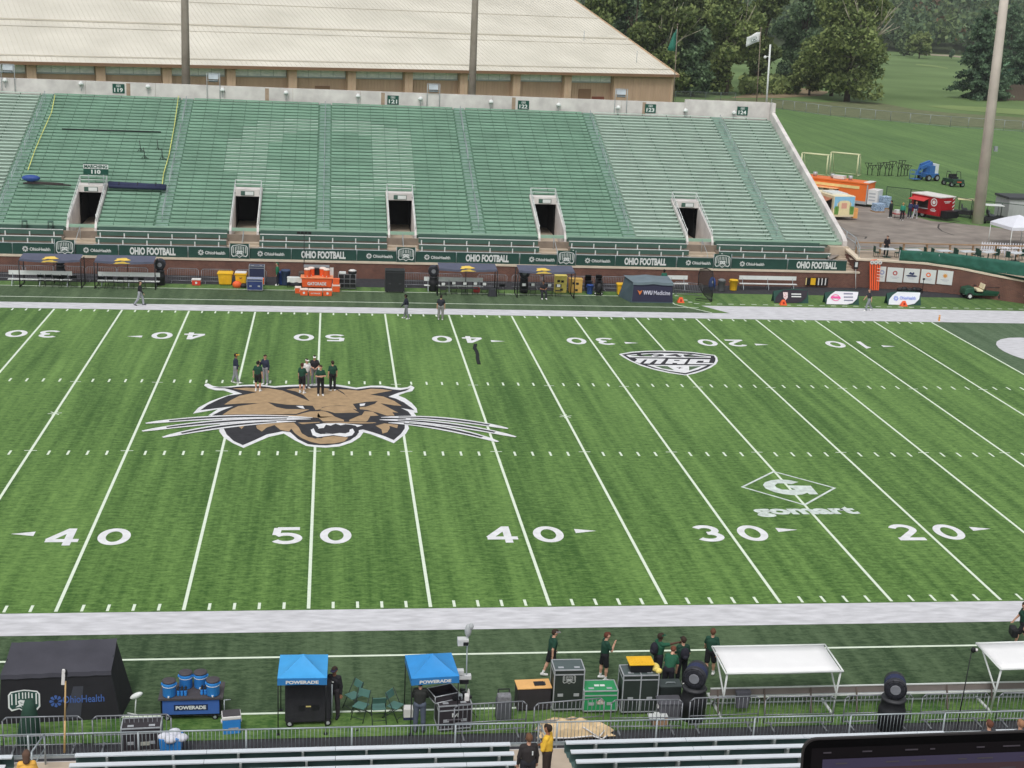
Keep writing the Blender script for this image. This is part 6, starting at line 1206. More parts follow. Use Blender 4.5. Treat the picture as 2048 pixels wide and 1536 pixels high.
s = MB(); s.path([(1.6, -.62, .72), (1.6, -.62, 1.05), (w, -.62, 1.05), (w, -.62, .72)], .025).path([(1.6, .62, .72), (1.6, .62, 1.05), (w, .62, 1.05), (w, .62, .72)], .025).path([(w, -.62, 1.05), (w, .62, 1.05)], .025); s.build('side_rails', M_blkmet, t); MB().tube((.6, -.2, .9), (.85, -.2, 1.1), .02, n=6).lathe([(.17, -.01), (.17, .01)], 12, (.86, -.2, 1.12)).build('steering_wheel', M_blkmet, t)
for x in (.32, w-.5): wheel(t, x, -.6, .27, .27, .2); wheel(t, x, .6, .27, .27, .2)
t = thing('black_bags', 'heap of black sandbags at the foot of the posters', 'bags', gz(1820, 583)); 
for k in range(5): MB().ball((-.9+.42*k, .1*math.sin(k*2), .16), (.3, .22, .18+.06*(k % 2)), 10, 7).build('bag', M_black, t)
t = thing('plant_stake', 'thin dark post in front of the sponsor posters', 'post', gz(1844, 587)); MB().tube((0, 0, 0), (0, 0, 1.2), .03, n=6).box(0, 0, 1.22, .16, .1, .14).build('post', M_blkmet, t)
# things left in the stand
t = thing('folded_awning', 'dark brown folded awning bundle with blue cover lying on the seats', 'bundle', V3((0, 0, 0))); s = MB()
for k in range(6): s.tube((-1.9+.1*k, -.12+.1*(k % 3), .05+.09*(k//3)), (1.9-.2*k, -.05+.08*(k % 3), -.05+.1*(k//3)), .07, n=6)
s.build('poles', mat('bundle_brown', (66, 58, 58), .8, .15, 4), t); MB().ball((-1.3, 0, .45), (.75, .4, .28), 12, 8).build('cover', M_bluep, t)
t = thing('rolled_tarp', 'long navy rolled tarp lying on the seats right of the tunnel', 'tarp', V3((0, 0, 0))); MB().tube((-2.35, 0, .1), (2.35, -.1, -.02), .24, n=10).tube((-2.3, -.2, -.05), (2.35, -.25, -.1), .16, n=8).build('roll', M_navy, t); s = MB(); [s.tube((x, -.05, .09), (x+.05, -.05, .09), .26, n=10) for x in (-1.5, 0, 1.5)]; s.build('tie', M_black, t)
bundle_t, tarp_t = [o for o in COL.objects if o.name in ('folded_awning', 'rolled_tarp')]
c = gy(182, 349, Y0+2.6); t = thing('section_board', 'two-line green and white MARCHING 110 board above the left tunnel', 'sign', (c.x, Y0+5.0, c.z+.1)); MB().bx(-1.0, 1.0, 0, .05, -.42, .05).build('lower_panel', MATS['sign_green'], t); MB().bx(-1.0, 1.0, 0, .05, .05, .42).build('upper_panel', M_bwhite, t); MB().bx(-1.0, 1.0, 0, .05, .42, .5).build('cap', MATS['sign_green'], t)
s = MB(); text_on(s, 'MARCHING', (0, -.006, .235), (1, 0, 0), (0, 0, 1), 1.85, .28, .04); s.build('top_lettering', MATS['sign_green'], t); s = MB(); text_on(s, '110', (0, -.006, -.19), (1, 0, 0), (0, 0, 1), .75, .34, .05); s.build('number', M_bwhite, t)
[MB().tube((x, .03, -1.4), (x, .03, -.42), .03, n=6).build('post', M_galv, t) for x in (-.6, .6)]
M_rope = mat('rope_yellow', (214, 214, 120), .7, .08, 3)
for lb, pts in (('left yellow caution rope draped down the seats beside section 119', [(110, 190), (103, 225), (85, 265), (70, 300), (56, 340)]), ('right yellow caution rope draped down the seats beside section 119', [(357, 192), (349, 250), (338, 310), (327, 348), (324, 372)])):
    q = []
    for u, v in pts:
        d = V3(_ray(u, v)); n = V3((0, -RS, TR)); p0 = V3((0, Y0, Z0+.32)); q.append(V3(CP)+d*((p0-V3(CP)).dot(n)/d.dot(n)))
    t = thing('caution_rope', lb, 'rope', q[0], 0, 'yellow ropes'); MB().path([p-q[0] for p in q], .035).build('rope', M_rope, t)
def seatpt(u, v, up=.3):
    d = V3(_ray(u, v)); n = V3((0, -RS, TR)); p0 = V3((0, Y0, Z0+up)); return V3(CP)+d*((p0-V3(CP)).dot(n)/d.dot(n))
bundle_t.location = seatpt(95, 368, .42); tarp_t.location = seatpt(275, 372, .42)
a, b_ = seatpt(124, 258), seatpt(322, 264); t = thing('black_pole', 'long thin black pole lying along a seat row in section 119', 'pole', a); MB().tube((0, 0, 0), b_-a, .06, n=6).build('shaft', M_blkmet, t)
for k, (u, v) in enumerate(((282, 304), (317, 302), (290, 318), (326, 320))):
    t = thing('music_stand', ['upper left', 'upper right', 'lower left', 'lower right'][k]+' black music stand among the seats', 'stand', seatpt(u, v, .0), 0, 'black stands among the seats'); MB().tube((0, 0, 0), (-.1, 0, 1.0), .03, n=5).bar((-.1, 0, .3), (.35, 0, 0), .04, .04).bar((-.1, 0, .3), (-.3, 0, 0), .04, .04).build('stand', M_blkmet, t)
for k, px in enumerate((48, 100)):
    c = gy(px, 452, Y0-1.0); t = thing('stool', 'dark green stool on the cross aisle, %s of two' % ('left', 'right')[k], 'stool', (c.x, Y0-.75, 2.72), 0, 'stools on the cross aisle'); MB().lathe([(.22, .7), (.24, .74), (.2, .8)], 12).build('seat', M_dkgreen, t); s = MB(); [s.tube((x, y, 0), (x*.8, y*.8, .7), .02, n=5) for x in (-.2, .2) for y in (-.2, .2)]; s.build('legs', M_blkmet, t)
# ================================================================== PEOPLE (one continuous body surface from a blended distance field)
def _surface_nets(F, org, h):
    nx, ny, nz = F.shape; S = F < 0
    c = np.zeros((nx-1, ny-1, nz-1), np.int8)
    for i in (0, 1):
        for j in (0, 1):
            for k in (0, 1): c += S[i:nx-1+i, j:ny-1+j, k:nz-1+k]
    act = (c > 0) & (c < 8); idx = np.full(act.shape, -1, np.int64); n = int(act.sum()); idx[act] = np.arange(n)
    ii, jj, kk = np.nonzero(act); P = np.zeros((n, 3)); W = np.zeros(n)
    off = [(0, 0, 0), (1, 0, 0), (0, 1, 0), (0, 0, 1), (1, 1, 0), (1, 0, 1), (0, 1, 1), (1, 1, 1)]
    E = [(a, b) for a in range(8) for b in range(a+1, 8) if sum(abs(np.array(off[a])-np.array(off[b]))) == 1]
    val = [F[ii+o[0], jj+o[1], kk+o[2]] for o in off]
    for a, b in E:
        va, vb = val[a], val[b]; x = (va < 0) != (vb < 0); t = np.where(x, va/np.where(va-vb == 0, 1, va-vb), 0)
        p = np.array(off[a])[None]+t[:, None]*(np.array(off[b])-np.array(off[a]))[None]; P += p*x[:, None]; W += x
    P = P/W[:, None]+np.stack([ii, jj, kk], 1); V = org+P*h; faces = []
    for ax in range(3):
        A = [slice(None)]*3; B = [slice(None)]*3; A[ax] = slice(0, -1); B[ax] = slice(1, None)
        sa, sb = S[tuple(A)], S[tuple(B)]; e = sa != sb; q = np.nonzero(e); q = [np.array(x) for x in q]; u, w_ = [(1, 2), (2, 0), (0, 1)][ax]
        ok = (q[u] > 0) & (q[w_] > 0) & (q[u] < F.shape[u]-1) & (q[w_] < F.shape[w_]-1); q = [x[ok] for x in q]; fl = sa[tuple(q)]
        def g(du, dw): r = [x.copy() for x in q]; r[u] = r[u]+du; r[w_] = r[w_]+dw; return idx[tuple(r)]
        f = np.stack([g(-1, -1), g(0, -1), g(0, 0), g(-1, 0)], 1); f[~fl] = f[~fl][:, ::-1]; faces.append(f)
    return V, np.concatenate(faces)
def body_prims(pose):
    """rounded cones (a, b, ra, rb, tag). x right, y forward, z up; standing height 1.78"""
    g = lambda k, d: pose.get(k, d); N = lambda v: np.array(v, float)/np.linalg.norm(v)
    hip = np.array(g('hip', (0, 0, .93)), float); tl = N(g('torso', (0, .03, 1))); hd = N(g('head', (0, .10, 1))); b = g('build', 1.0)
    sh_r = np.array(g('across', (1, 0, 0)), float); chest = hip+tl*.36; neck = hip+tl*.535; P = []
    sleeve, legs_ = g('sleeve', 'short'), g('legs', 'pants'); sk = 'skin'
    P += [(hip+tl*.02-sh_r*.075*b, hip+tl*.02+sh_r*.075*b, .118*b, .118*b, 'pants'), (hip+tl*.10, chest, .125*b, .135*b, 'shirt'), (hip+tl*.13-sh_r*.05, chest-sh_r*.09*b, .11*b, .115*b, 'shirt'), (hip+tl*.13+sh_r*.05, chest+sh_r*.09*b, .11*b, .115*b, 'shirt'), (neck-tl*.06-sh_r*.15*b, neck-tl*.06+sh_r*.15*b, .068, .068, 'shirt'), (neck-tl*.02, neck+hd*.06, .058, .054, sk)]
    hc = neck+hd*.165; f = N(g('face', (0, 1, 0))); f = N(f-hd*np.dot(f, hd)); r = np.cross(f, hd)
    P += [(hc-f*.01+hd*.03, hc+f*.015+hd*.02, .088, .082, sk), (hc+f*.025-hd*.055, hc+f*.02+hd*.0, .060, .075, sk), (hc+f*.098-hd*.005, hc+f*.088+hd*.02, .014, .010, sk)]
    for s in (-1, 1): P += [(hc+r*s*.086-hd*.015, hc+r*s*.088+hd*.012-f*.01, .013, .016, sk), (hc+f*.085+r*s*.032+hd*.022, hc+f*.085+r*s*.033+hd*.022, .010, .010, 'eye')]
    P += [(hc+f*.083-r*.022-hd*.058, hc+f*.083+r*.022-hd*.058, .008, .008, 'mouth')]
    if g('hair', 'short') == 'short': P += [(hc-f*.035+hd*.045, hc+f*.025+hd*.075, .086, .064, 'hair'), (hc-f*.055+hd*.0, hc-f*.05+hd*.04, .066, .07, 'hair')]
    elif g('hair', 'short') == 'long': P += [(hc-f*.035+hd*.045, hc+f*.025+hd*.075, .09, .068, 'hair'), (hc-f*.07-hd*.12, hc-f*.05+hd*.04, .075, .085, 'hair')]
    else: P += [(hc-f*.05-hd*.01, hc-f*.045+hd*.03, .07, .07, 'hair')]
    for s, key in ((-1, 'L'), (1, 'R')):
        S = neck-tl*.07+sh_r*s*.185*b; ud = N(g('ua'+key, (s*.16, .02, -1))); fd = N(g('fa'+key, (s*.04, .18, -1))); el = S+ud*.29; wr = el+fd*.25
        mid = S+ud*(.19 if sleeve == 'short' else .29)
        P += [(S-sh_r*s*.03, mid, .062, .054 if sleeve == 'short' else .047, 'shirt'), (mid, el, .043, .041, sk if sleeve == 'short' else 'shirt')]
        P += [(el, wr-fd*.02, .042, .032, sk if sleeve == 'short' else 'shirt'), (wr-fd*.03, wr+fd*.02, .029, .028, sk)]
        hdn = N(g('hand'+key, fd)); side = np.cross(hdn, (0, 1, .15)); side = side/np.linalg.norm(side) if np.linalg.norm(side) > .1 else np.array([0, 1., 0]); pn = np.cross(side, hdn)
        for q in (-1, 1): P.append((wr+hdn*.03+side*.014*q, wr+hdn*.085+side*.024*q, .018, .016, sk))
        for q, ln in ((-1.5, .062), (-.5, .078), (.5, .074), (1.5, .056)):
            a = wr+hdn*.09+side*.0205*q; m = a+hdn*ln*.55+pn*.004*s; e = m+(hdn*.8+pn*.45*s*g('curl', .8))*ln*.5; P += [(a, m, .0098, .0095, sk), (m, e, .0095, .0085, sk)]
        a = wr+hdn*.035-side*.03; P += [(a, a+(hdn*.7-side*.75)*.04, .0125, .011, sk), (a+(hdn*.7-side*.75)*.04, a+(hdn*1.5-side*.9)*.05, .011, .0095, sk)]
        H = hip+sh_r*s*.095*b-np.array([0, 0, .02]); td = N(g('th'+key, (s*.05, .0, -1))); cd = N(g('ca'+key, (s*.02, -.03, -1))); kn = H+td*.43; an = kn+cd*.42
        mid = H+td*(.33 if legs_ == 'shorts' else .43); P += [(H, mid, .098*b, (.088 if legs_ == 'shorts' else .068)*b, 'pants')]
        if legs_ == 'shorts': P += [(mid-td*.03, kn, .068*b, .056, sk), (kn, kn+cd*.12, .055, .058, sk), (kn+cd*.12, an-cd*.09, .058, .036, sk), (an-cd*.12, an, .038, .036, 'sock')]
        else: P += [(kn, kn+cd*.14, .066*b, .066*b, 'pants'), (kn+cd*.14, an, .066*b, .052*b, 'pants')]
        ft = N(g('ft'+key, (s*.12, 1, -.05 if 'ft'+key not in pose else pose['ft'+key][2]))); P += [(an+np.array([0, 0, -.035])-ft*.05, an+np.array([0, 0, -.045])+ft*.07, .042, .044, 'shoe'), (an+np.array([0, 0, -.045])+ft*.06, an+np.array([0, 0, -.052])+ft*.16, .043, .036, 'shoe')]
    return P, hc, f, hd, r
def _rc(P, a, b, ra, rb):
    ab = b-a; L = np.dot(ab, ab); t = np.clip(((P-a)@ab)/max(L, 1e-9), 0, 1); return np.linalg.norm(P-(a+t[..., None]*ab), axis=-1)-(ra+(rb-ra)*t)
SKN = [mat('skin_light', (206, 160, 136), .6, .06, 9, k=1.0), mat('skin_mid', (158, 112, 88), .6, .06, 9, k=1.0), mat('skin_deep', (88, 60, 48), .6, .06, 9, k=1.0)]
M_eye = mat('eye_dark', (30, 24, 22), .3, 0); M_mouth = mat('lip', (150, 84, 78), .5, 0); CLO = {}
def cloth(rgb): 
    k = 'cloth_%d_%d_%d' % rgb; return mat(k, rgb, .85, .12, 5, bump=.25, bscale=16)
def person(label, loc, face, pose, shirt, pants, shoe=(216, 216, 214), hair=(52, 40, 32), skin=0, h=.0165, scale=1.0, cap=None, hat='cap', extra=None, hood=False):
    prims, hc, fd, hdv, rr = body_prims(pose); A = np.array([p[0] for p in prims]); B = np.array([p[1] for p in prims]); pad = .13
    lo = np.minimum(A, B).min(0)-pad; hi = np.maximum(A, B).max(0)+pad; n = np.ceil((hi-lo)/h).astype(int)+1
    F = np.full(tuple(n), 1.0, np.float32); ax = [lo[i]+h*np.arange(n[i]) for i in range(3)]; K = .018
    for a, b, ra, rb, tg in prims:
        m = max(ra, rb)+.05; l2 = np.minimum(a, b)-m; h2 = np.maximum(a, b)+m; sl = tuple(slice(max(0, int((l2[i]-lo[i])/h)), min(n[i], int((h2[i]-lo[i])/h)+2)) for i in range(3))
        G = np.stack(np.meshgrid(*[ax[i][sl[i]] for i in range(3)], indexing='ij'), -1); d = _rc(G, a, b, ra, rb).astype(np.float32); f0 = F[sl]; k = K if max(ra, rb) > .02 else .006
        hh = np.clip(.5+.5*(f0-d)/k, 0, 1); F[sl] = f0*(1-hh)+d*hh-k*hh*(1-hh)
    V, Q = _surface_nets(F, lo, h); D = np.stack([_rc(V, a, b, ra, rb) for a, b, ra, rb, _ in prims], 1); tags = np.array([p[4] for p in prims]); vt = tags[D.argmin(1)]
    ft = vt[Q[:, 0]]; zmin = V[:, 2].min(); V = V-np.array([0, 0, zmin]); V = V*scale
    t = thing('person', label, 'person', loc, face); vn = np.zeros_like(V); fn = np.cross(V[Q[:, 2]]-V[Q[:, 0]], V[Q[:, 3]]-V[Q[:, 1]])
    for i in range(4): np.add.at(vn, Q[:, i], fn)
    vn /= np.maximum(np.linalg.norm(vn, axis=1), 1e-9)[:, None]
    def mk(name, Vv, Qq, mats, mi=None):
        me = bpy.data.meshes.new(name); me.from_pydata(Vv.tolist(), [], Qq.tolist()); [me.materials.append(m) for m in mats]
        if mi is not None: me.polygons.foreach_set('material_index', mi)
        me.polygons.foreach_set('use_smooth', [True]*len(Qq)); me.update(); o = bpy.data.objects.new(name, me); COL.objects.link(o); o.parent = t; return o
    mi = np.where(ft == 'eye', 1, np.where(ft == 'mouth', 2, 0)).astype(np.int32); mk('body', V, Q, [SKN[skin], M_eye, M_mouth], mi)
    for tg, nm, col, off in (('shirt', 'shirt', shirt, .012), ('pants', 'shorts' if pose.get('legs') == 'shorts' else 'trousers', pants, .010), ('shoe', 'shoes', shoe, .008), ('hair', 'hair', hair, .010), ('sock', 'socks', (230, 230, 230), .005)):
        q = Q[ft == tg]
        if not len(q): continue
        us, inv = np.unique(q, return_inverse=True); inv = inv.reshape(q.shape); Vo = V[us]+vn[us]*off; ed = {}
        for f in inv:
            for i in range(4):
                e = (int(f[i]), int(f[(i+1) % 4])); ed[e] = 1
        bd = [e for e in ed if (e[1], e[0]) not in ed]; nb = len(us); bv = sorted(set(x for e in bd for x in e)); mp = {x: nb+i for i, x in enumerate(bv)}
        Vi = V[us][bv]-vn[us][bv]*.004 if bv else np.zeros((0, 3)); rim = np.array([(e[1], e[0], mp[e[0]], mp[e[1]]) for e in bd]) if bd else np.zeros((0, 4), int)
        mk(nm, np.concatenate([Vo, Vi]), np.concatenate([inv, rim]).astype(int), [cloth(col)])
    hc = (hc-np.array([0, 0, zmin]))*scale; k = scale; C0 = V3(hc); f, u, r = V3(fd), V3(hdv), V3(rr)
    if cap:
        s = MB(); n = 14; Vv = []
        for j in range(5):
            ph = j/4*math.pi/2; rad = math.cos(ph)
            for i in range(n): a = 2*math.pi*i/n; Vv.append(C0+u*(.045*k+.085*k*math.sin(ph))+(r*(math.cos(a)*.098)+f*(math.sin(a)*.112))*(rad*k))
        s.add(Vv, [(j*n+i, j*n+(i+1) % n, (j+1)*n+(i+1) % n, (j+1)*n+i) for j in range(4) for i in range(n)], 0, True)
        if hat == 'cap': bp_ = [C0+u*.05*k+f*(y*k)+r*(x*k) for x, y in ((-.085, .06), (-.08, .15), (-.04, .19), (.04, .19), (.08, .15), (.085, .06))]; s.extr(bp_, u*.012*k)
        s.build('cap', cloth(cap), t)
    if extra: extra(t, C0, f, u, r)
    return t
POSE = dict(
 stand=dict(), 
 walk=dict(thL=(-.03, .48, -1), caL=(0, .10, -1), thR=(.03, -.25, -1), caR=(.02, -.75, -1), ftR=(0, .9, -.45), uaL=(-.14, -.4, -1), faL=(-.02, -.05, -1), uaR=(.14, .4, -1), faR=(.02, .7, -1), torso=(0, .08, 1)),
 walk2=dict(thL=(-.04, -.30, -1), caL=(0, -.65, -1), ftL=(0, .9, -.4), thR=(.04, .42, -1), caR=(0, .2, -1), uaL=(-.16, .35, -1), faL=(0, .8, -.9), uaR=(.16, -.35, -1), faR=(.02, .0, -1), torso=(0, .07, 1)),
 crossed=dict(uaL=(-.28, .15, -1), faL=(.95, .45, .12), uaR=(.28, .15, -1), faR=(-.95, .50, .02)),
 hands_front=dict(uaL=(-.2, .1, -1), faL=(.6, .75, -.25), uaR=(.2, .1, -1), faR=(-.6, .75, -.2)),
 mouth=dict(uaR=(.05, .55, -.85), faR=(-.12, .35, 1), uaL=(-.15, .1, -1), faL=(.75, .6, .1), head=(0, .22, 1)),
 point=dict(uaR=(.55, .9, .12), faR=(.45, 1, .12), handR=(.4, 1, .1)),
 bend=dict(torso=(0, .75, 1), head=(0, .75, .7), face=(0, .8, -.6), uaL=(-.1, .15, -1), faL=(.15, .25, -1), uaR=(.1, .15, -1), faR=(-.15, .25, -1), thL=(-.05, .08, -1), thR=(.05, .08, -1)),
 phone=dict(uaR=(.25, .4, -.85), faR=(-.25, .5, 1), head=(.0, .12, 1)),
 sit=dict(hip=(0, 0, .55), thL=(-.15, 1, -.08), thR=(.15, 1, -.08), caL=(0, .05, -1), caR=(0, .05, -1), torso=(0, .12, 1), head=(0, .35, 1), uaL=(-.2, .3, -1), faL=(.5, .8, .0), uaR=(.2, .3, -1), faR=(-.5, .8, .0)),
 lean=dict(torso=(0, .2, 1), uaL=(-.15, .5, -1), faL=(.1, .9, -.3), uaR=(.15, .5, -1), faR=(-.1, .9, -.3)))
def PZ(k, **kw): d = dict(POSE[k]); d.update(kw); return d
GRN = (30, 66, 52); BLKC = (30, 30, 34); NVY = (44, 50, 68); GRY = (128, 130, 136)
# yaw: the person's forward (+y) turned by angle; math.pi faces the camera
W90 = math.pi/2
person('person in orange cap, navy jacket and grey trousers at the left of the midfield group', gz(471, 768), -W90+.2, PZ('walk2', sleeve='long', thL=(-.03, -.1, -1), caL=(0, -.28, -1), thR=(.03, .12, -1), uaL=(-.14, .1, -1), uaR=(.14, .2, -1)), NVY, (136, 138, 142), skin=1, cap=(236, 170, 60))
person('person in green polo and black shorts with back to camera, left midfield pair', gz(516, 783), -.3, PZ('stand', legs='shorts', uaL=(-.35, .1, -1)), GRN, BLKC, hair=(30, 26, 24))
person('bareheaded person in navy jacket and grey trousers in the left midfield pair', gz(531, 769), math.pi-.5, PZ('phone', sleeve='long'), NVY, (138, 140, 144))
person('person in green polo and black shorts facing the white-capped pair', gz(604, 787), -.5, PZ('stand', legs='shorts', uaR=(.2, .35, -1), faR=(-.5, .8, .1)), GRN, BLKC, hair=(70, 44, 34))
person('person in white shirt and white cap partly hidden in the midfield group', gz(613, 777), math.pi+.5, PZ('stand', sleeve='short'), (222, 222, 220), (120, 120, 124), cap=(226, 226, 222))
person('person in black polo, white cap and grey trousers on the midfield line', gz(629, 770), math.pi, PZ('hands_front', build=1.1), (38, 36, 40), (128, 130, 134), cap=(234, 232, 224))
person('person in green polo and black trousers with crossed arms facing the camera', gz(641, 791), math.pi+.1, PZ('crossed'), GRN, BLKC, hair=(60, 44, 34))
person('person in green polo and black trousers at the right of the midfield group', gz(665, 782), .35, PZ('stand', uaR=(.3, .1, -1)), GRN, BLKC, hair=(54, 40, 32))
person('person in black jacket and light trousers striding along the far sideline', gz(280, 611), -W90, PZ('walk', sleeve='long'), (34, 34, 40), (150, 152, 160), shoe=(90, 92, 98))
person('person in navy jacket and grey trousers walking left near the far hash line', gz(812, 638), W90-.3, PZ('walk2', sleeve='long', thL=(-.03, -.2, -1), caL=(0, -.3, -1), ftL=(0, 1, -.1), thR=(.03, .2, -1)), (40, 42, 58), (120, 122, 128), hair=(24, 22, 22), skin=2)
person('stocky person in dark polo and grey trousers with back to camera', gz(881, 640), -.2, PZ('stand', build=1.15), (44, 46, 54), (134, 132, 132), hair=(34, 28, 26))
person('person in green hooded top standing by the wall near the blue barrels', gz(555, 571), W90, PZ('stand', sleeve='long'), (34, 110, 78), (32, 34, 48), hair=(30, 96, 70))
pp_ = person('person sitting bent over on a chair under the fourth canopy', gz(1085, 596), math.pi+.1, PZ('sit'), (40, 40, 46), (44, 44, 52), hair=(40, 30, 26), skin=1)
person('person in green shirt standing behind the navy tent', gz(1326, 583), .2, PZ('stand'), (34, 96, 78), BLKC, hair=(24, 22, 22), skin=2)
person('person in dark shirt and grey trousers walking left past the white banners', gz(1736, 622), W90, PZ('walk', build=1.05), (52, 54, 60), (128, 134, 136), cap=None, hair=(120, 84, 70))
person('person cut by the right edge walking along the far sideline', gz(2056, 613), W90, PZ('walk', sleeve='long'), (36, 40, 46), (140, 144, 148))
person('person in black standing at a patio table behind the rail', gz(1771, 512, GZ), math.pi-.4, PZ('lean', sleeve='long'), (36, 30, 34), (40, 38, 42), hair=(70, 52, 42))
person('person in black standing alone left of the red food trailer', gz(1780, 436, GZ), .5, PZ('stand', sleeve='long'), (34, 44, 42), (30, 32, 36), hair=(40, 32, 28))
person('person in bright green top and black leggings queueing at the red trailer', gz(1803, 441, GZ), -.3, PZ('stand', sleeve='long'), (44, 126, 104), (28, 28, 32), hair=(170, 140, 90))
person('person in navy jacket at the red trailer counter', gz(1818, 437, GZ), -.6, PZ('lean', sleeve='long'), (40, 48, 84), (40, 42, 60), hair=(60, 48, 40))
person('person in grey trousers leaning at the red trailer hatch', gz(1829, 438, GZ), -.8, PZ('walk2', sleeve='long'), (48, 50, 84), (160, 160, 164), hair=(150, 110, 90))
# ---- near people
NH = .0125
def near(u, v, z=0.0): return gz(u, v, z)
person('person in grey cap, green polo and black shorts behind the tall black case', near(1101, 1354), -W90+.2, PZ('walk2', legs='shorts', thL=(-.03, -.22, -1), caL=(0, -.4, -1), ftL=(0, 1, -.2), thR=(.03, .1, -1), uaL=(-.15, .1, -1), faL=(.1, .6, -.9), head=(0, .25, 1)), GRN, BLKC, cap=(120, 116, 116), h=NH)
person('person in green polo with hand at mouth right of the green cooler trunk', near(1206, 1360), -W90+.1, PZ('mouth', legs='shorts', thL=(-.1, -.12, -1), thR=(.08, .12, -1)), GRN, BLKC, hair=(86, 48, 36), h=NH)
def backpack(t, C0, f, u, r):
    c = C0-u*.42-f*.20; s = MB(); s.ball(c, (.16, .13, .24), 12, 10); s.build('backpack', cloth((34, 34, 44)), t)
    MB().ball(c-f*.08-u*.08, (.10, .06, .10), 10, 8).build('backpack_pocket', cloth((44, 44, 54)), t)
person('person in green cap with backpack pointing to the right', near(1313, 1362), -W90+.4, PZ('point', faR=(.25, 1, .15), uaR=(.3, 1, .1)), (34, 84, 62), (40, 38, 46), cap=(28, 78, 56), skin=2, h=NH, extra=backpack)
person('person in green polo bending over beside the grey bins', near(1333, 1392), -.5, PZ('bend', legs='shorts'), (34, 84, 62), (32, 32, 40), hair=(104, 62, 46), h=NH)
person('person in black cap with small black backpack seen from behind', near(1360, 1370), .1, PZ('stand', legs='pants', uaL=(-.25, .2, -1), faL=(.2, .8, -.5), uaR=(.25, .2, -1), faR=(-.2, .8, -.5)), (28, 60, 48), (30, 32, 38), cap=(26, 26, 30), h=NH, extra=backpack)
person('person in green polo and black shorts left of the white bench canopy', near(1418, 1353), -.35, PZ('walk2', legs='shorts', thL=(-.05, -.1, -1), caL=(0, -.2, -1), ftL=(0, 1, -.1), thR=(.05, .12, -1)), GRN, BLKC, hair=(90, 60, 44), skin=0, h=NH)
def carry_bag(t, C0, f, u, r):
    s = MB().box(-.1, .35, .62, .5, .24, .34); s.build('carried_bag', M_black, t, bevel=.05)
person('person in green polo walking out at the right edge with a black bag', near(2040, 1292), W90-.2, PZ('walk', legs='shorts', faL=(0, .3, -1)), GRN, BLKC, h=NH, extra=carry_bag)
def chest_logo(t, C0, f, u, r): MB().box(*(C0-u*.32+f*.15), .06, .03, .04).build('badge', M_bwhite, t)
person('person in black jacket and navy cap on the phone behind the left blue canopy', near(668, 1434), math.pi-.4, PZ('phone', sleeve='long', thR=(.1, .1, -1), torso=(-.03, .05, 1)), (38, 38, 42), (58, 54, 58), shoe=(40, 40, 44), cap=(44, 44, 66), h=NH, extra=chest_logo, skin=1)
person('person in dark shirt and jeans with back turned under the right blue canopy', near(838, 1464), -.1, PZ('lean', sleeve='long', torso=(0, .1, 1)), (44, 46, 44), (84, 92, 106), shoe=(50, 50, 54), hair=(50, 40, 34), h=NH)
# ================================================================== NEAR SIDELINE
def ruled(name, label, cat, loc, rz=0, grp=None): return thing(name, label, cat, loc, rz, grp)
# home medical tent
A, B, D_ = gz(-3, 1449), gz(242, 1437), gz(267, 1394); w = B.x-A.x; dp = D_.y-B.y+.15
M_tb = mat('tent_black_sheen', (62, 62, 70), .75, .12, 1.6, bump=.2, bscale=5); M_tb2 = mat('tent_black_dark', (32, 32, 36), .8, .15, 1.6, bump=.2, bscale=5)  # roof black paler than the walls: its sheen is put into the colour
t = thing('medical_tent', 'big black sideline tent with OHIO emblem and blue OhioHealth lettering', 'tent', (A.x, A.y, 0), math.atan2(B.y-A.y, w)); zf, zr = 1.55, 2.02
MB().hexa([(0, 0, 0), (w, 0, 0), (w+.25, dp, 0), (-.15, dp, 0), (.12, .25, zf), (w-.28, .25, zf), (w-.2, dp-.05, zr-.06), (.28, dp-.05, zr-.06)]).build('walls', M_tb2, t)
s = MB(); V = []; nx, ny = 14, 6
for j in range(ny+1):
    for i in range(nx+1):
        u, v = i/nx, j/ny; x0 = .10*(1-v)+.26*v; x1 = (w-.26)*(1-v)+(w-.18)*v; V.append((x0+(x1-x0)*u, .22+(dp-.25)*v, zf+.02+(zr-zf)*v+.10*math.sin(math.pi*u)*math.sin(math.pi*min(1, v*1.2))-.05*math.sin(math.pi*v)*(abs(u-.5)*2)+.012*math.sin(u*31+v*9)))
s.add(V, [(j*(nx+1)+i, j*(nx+1)+i+1, (j+1)*(nx+1)+i+1, (j+1)*(nx+1)+i) for j in range(ny) for i in range(nx)], 0, True)
for i in range(nx): p, q = V[i], V[i+1]; s.poly([p, q, (q[0], q[1]-.03, q[2]-.14), (p[0], p[1]-.03, p[2]-.14)])
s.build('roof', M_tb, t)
def tface(x, z): return V3((x, .25*z/zf-.018, z))
upv = V3((0, .25, zf)).normalized(); s = MB(); ohio_logo(s, tface(.78, .72), .95, .72, (1, 0, 0), upv, V3((0, -1, .16)).normalized(), 0, 1); s.build('emblem', [M_bwhite, M_bgreen], t)
s = MB(); swirl(s, tface(1.72, .66), .19, 0, (1, 0, 0), upv); text_on(s, 'OhioHealth', tface(2.55, .70), (1, 0, 0), upv, 1.25, .24, .012); s.build('lettering', mat('letter_blue', (64, 92, 150), .7, .1, 6), t)
MB().poly([tface(x, z)+V3((0, .010, 0)) for x, z in ((1.95, .08), (2.45, .08), (2.55, 1.1), (2.25, 1.1))]).build('door_flap', mat('flap_sheen', (58, 60, 68), .6, .1, 3), t)
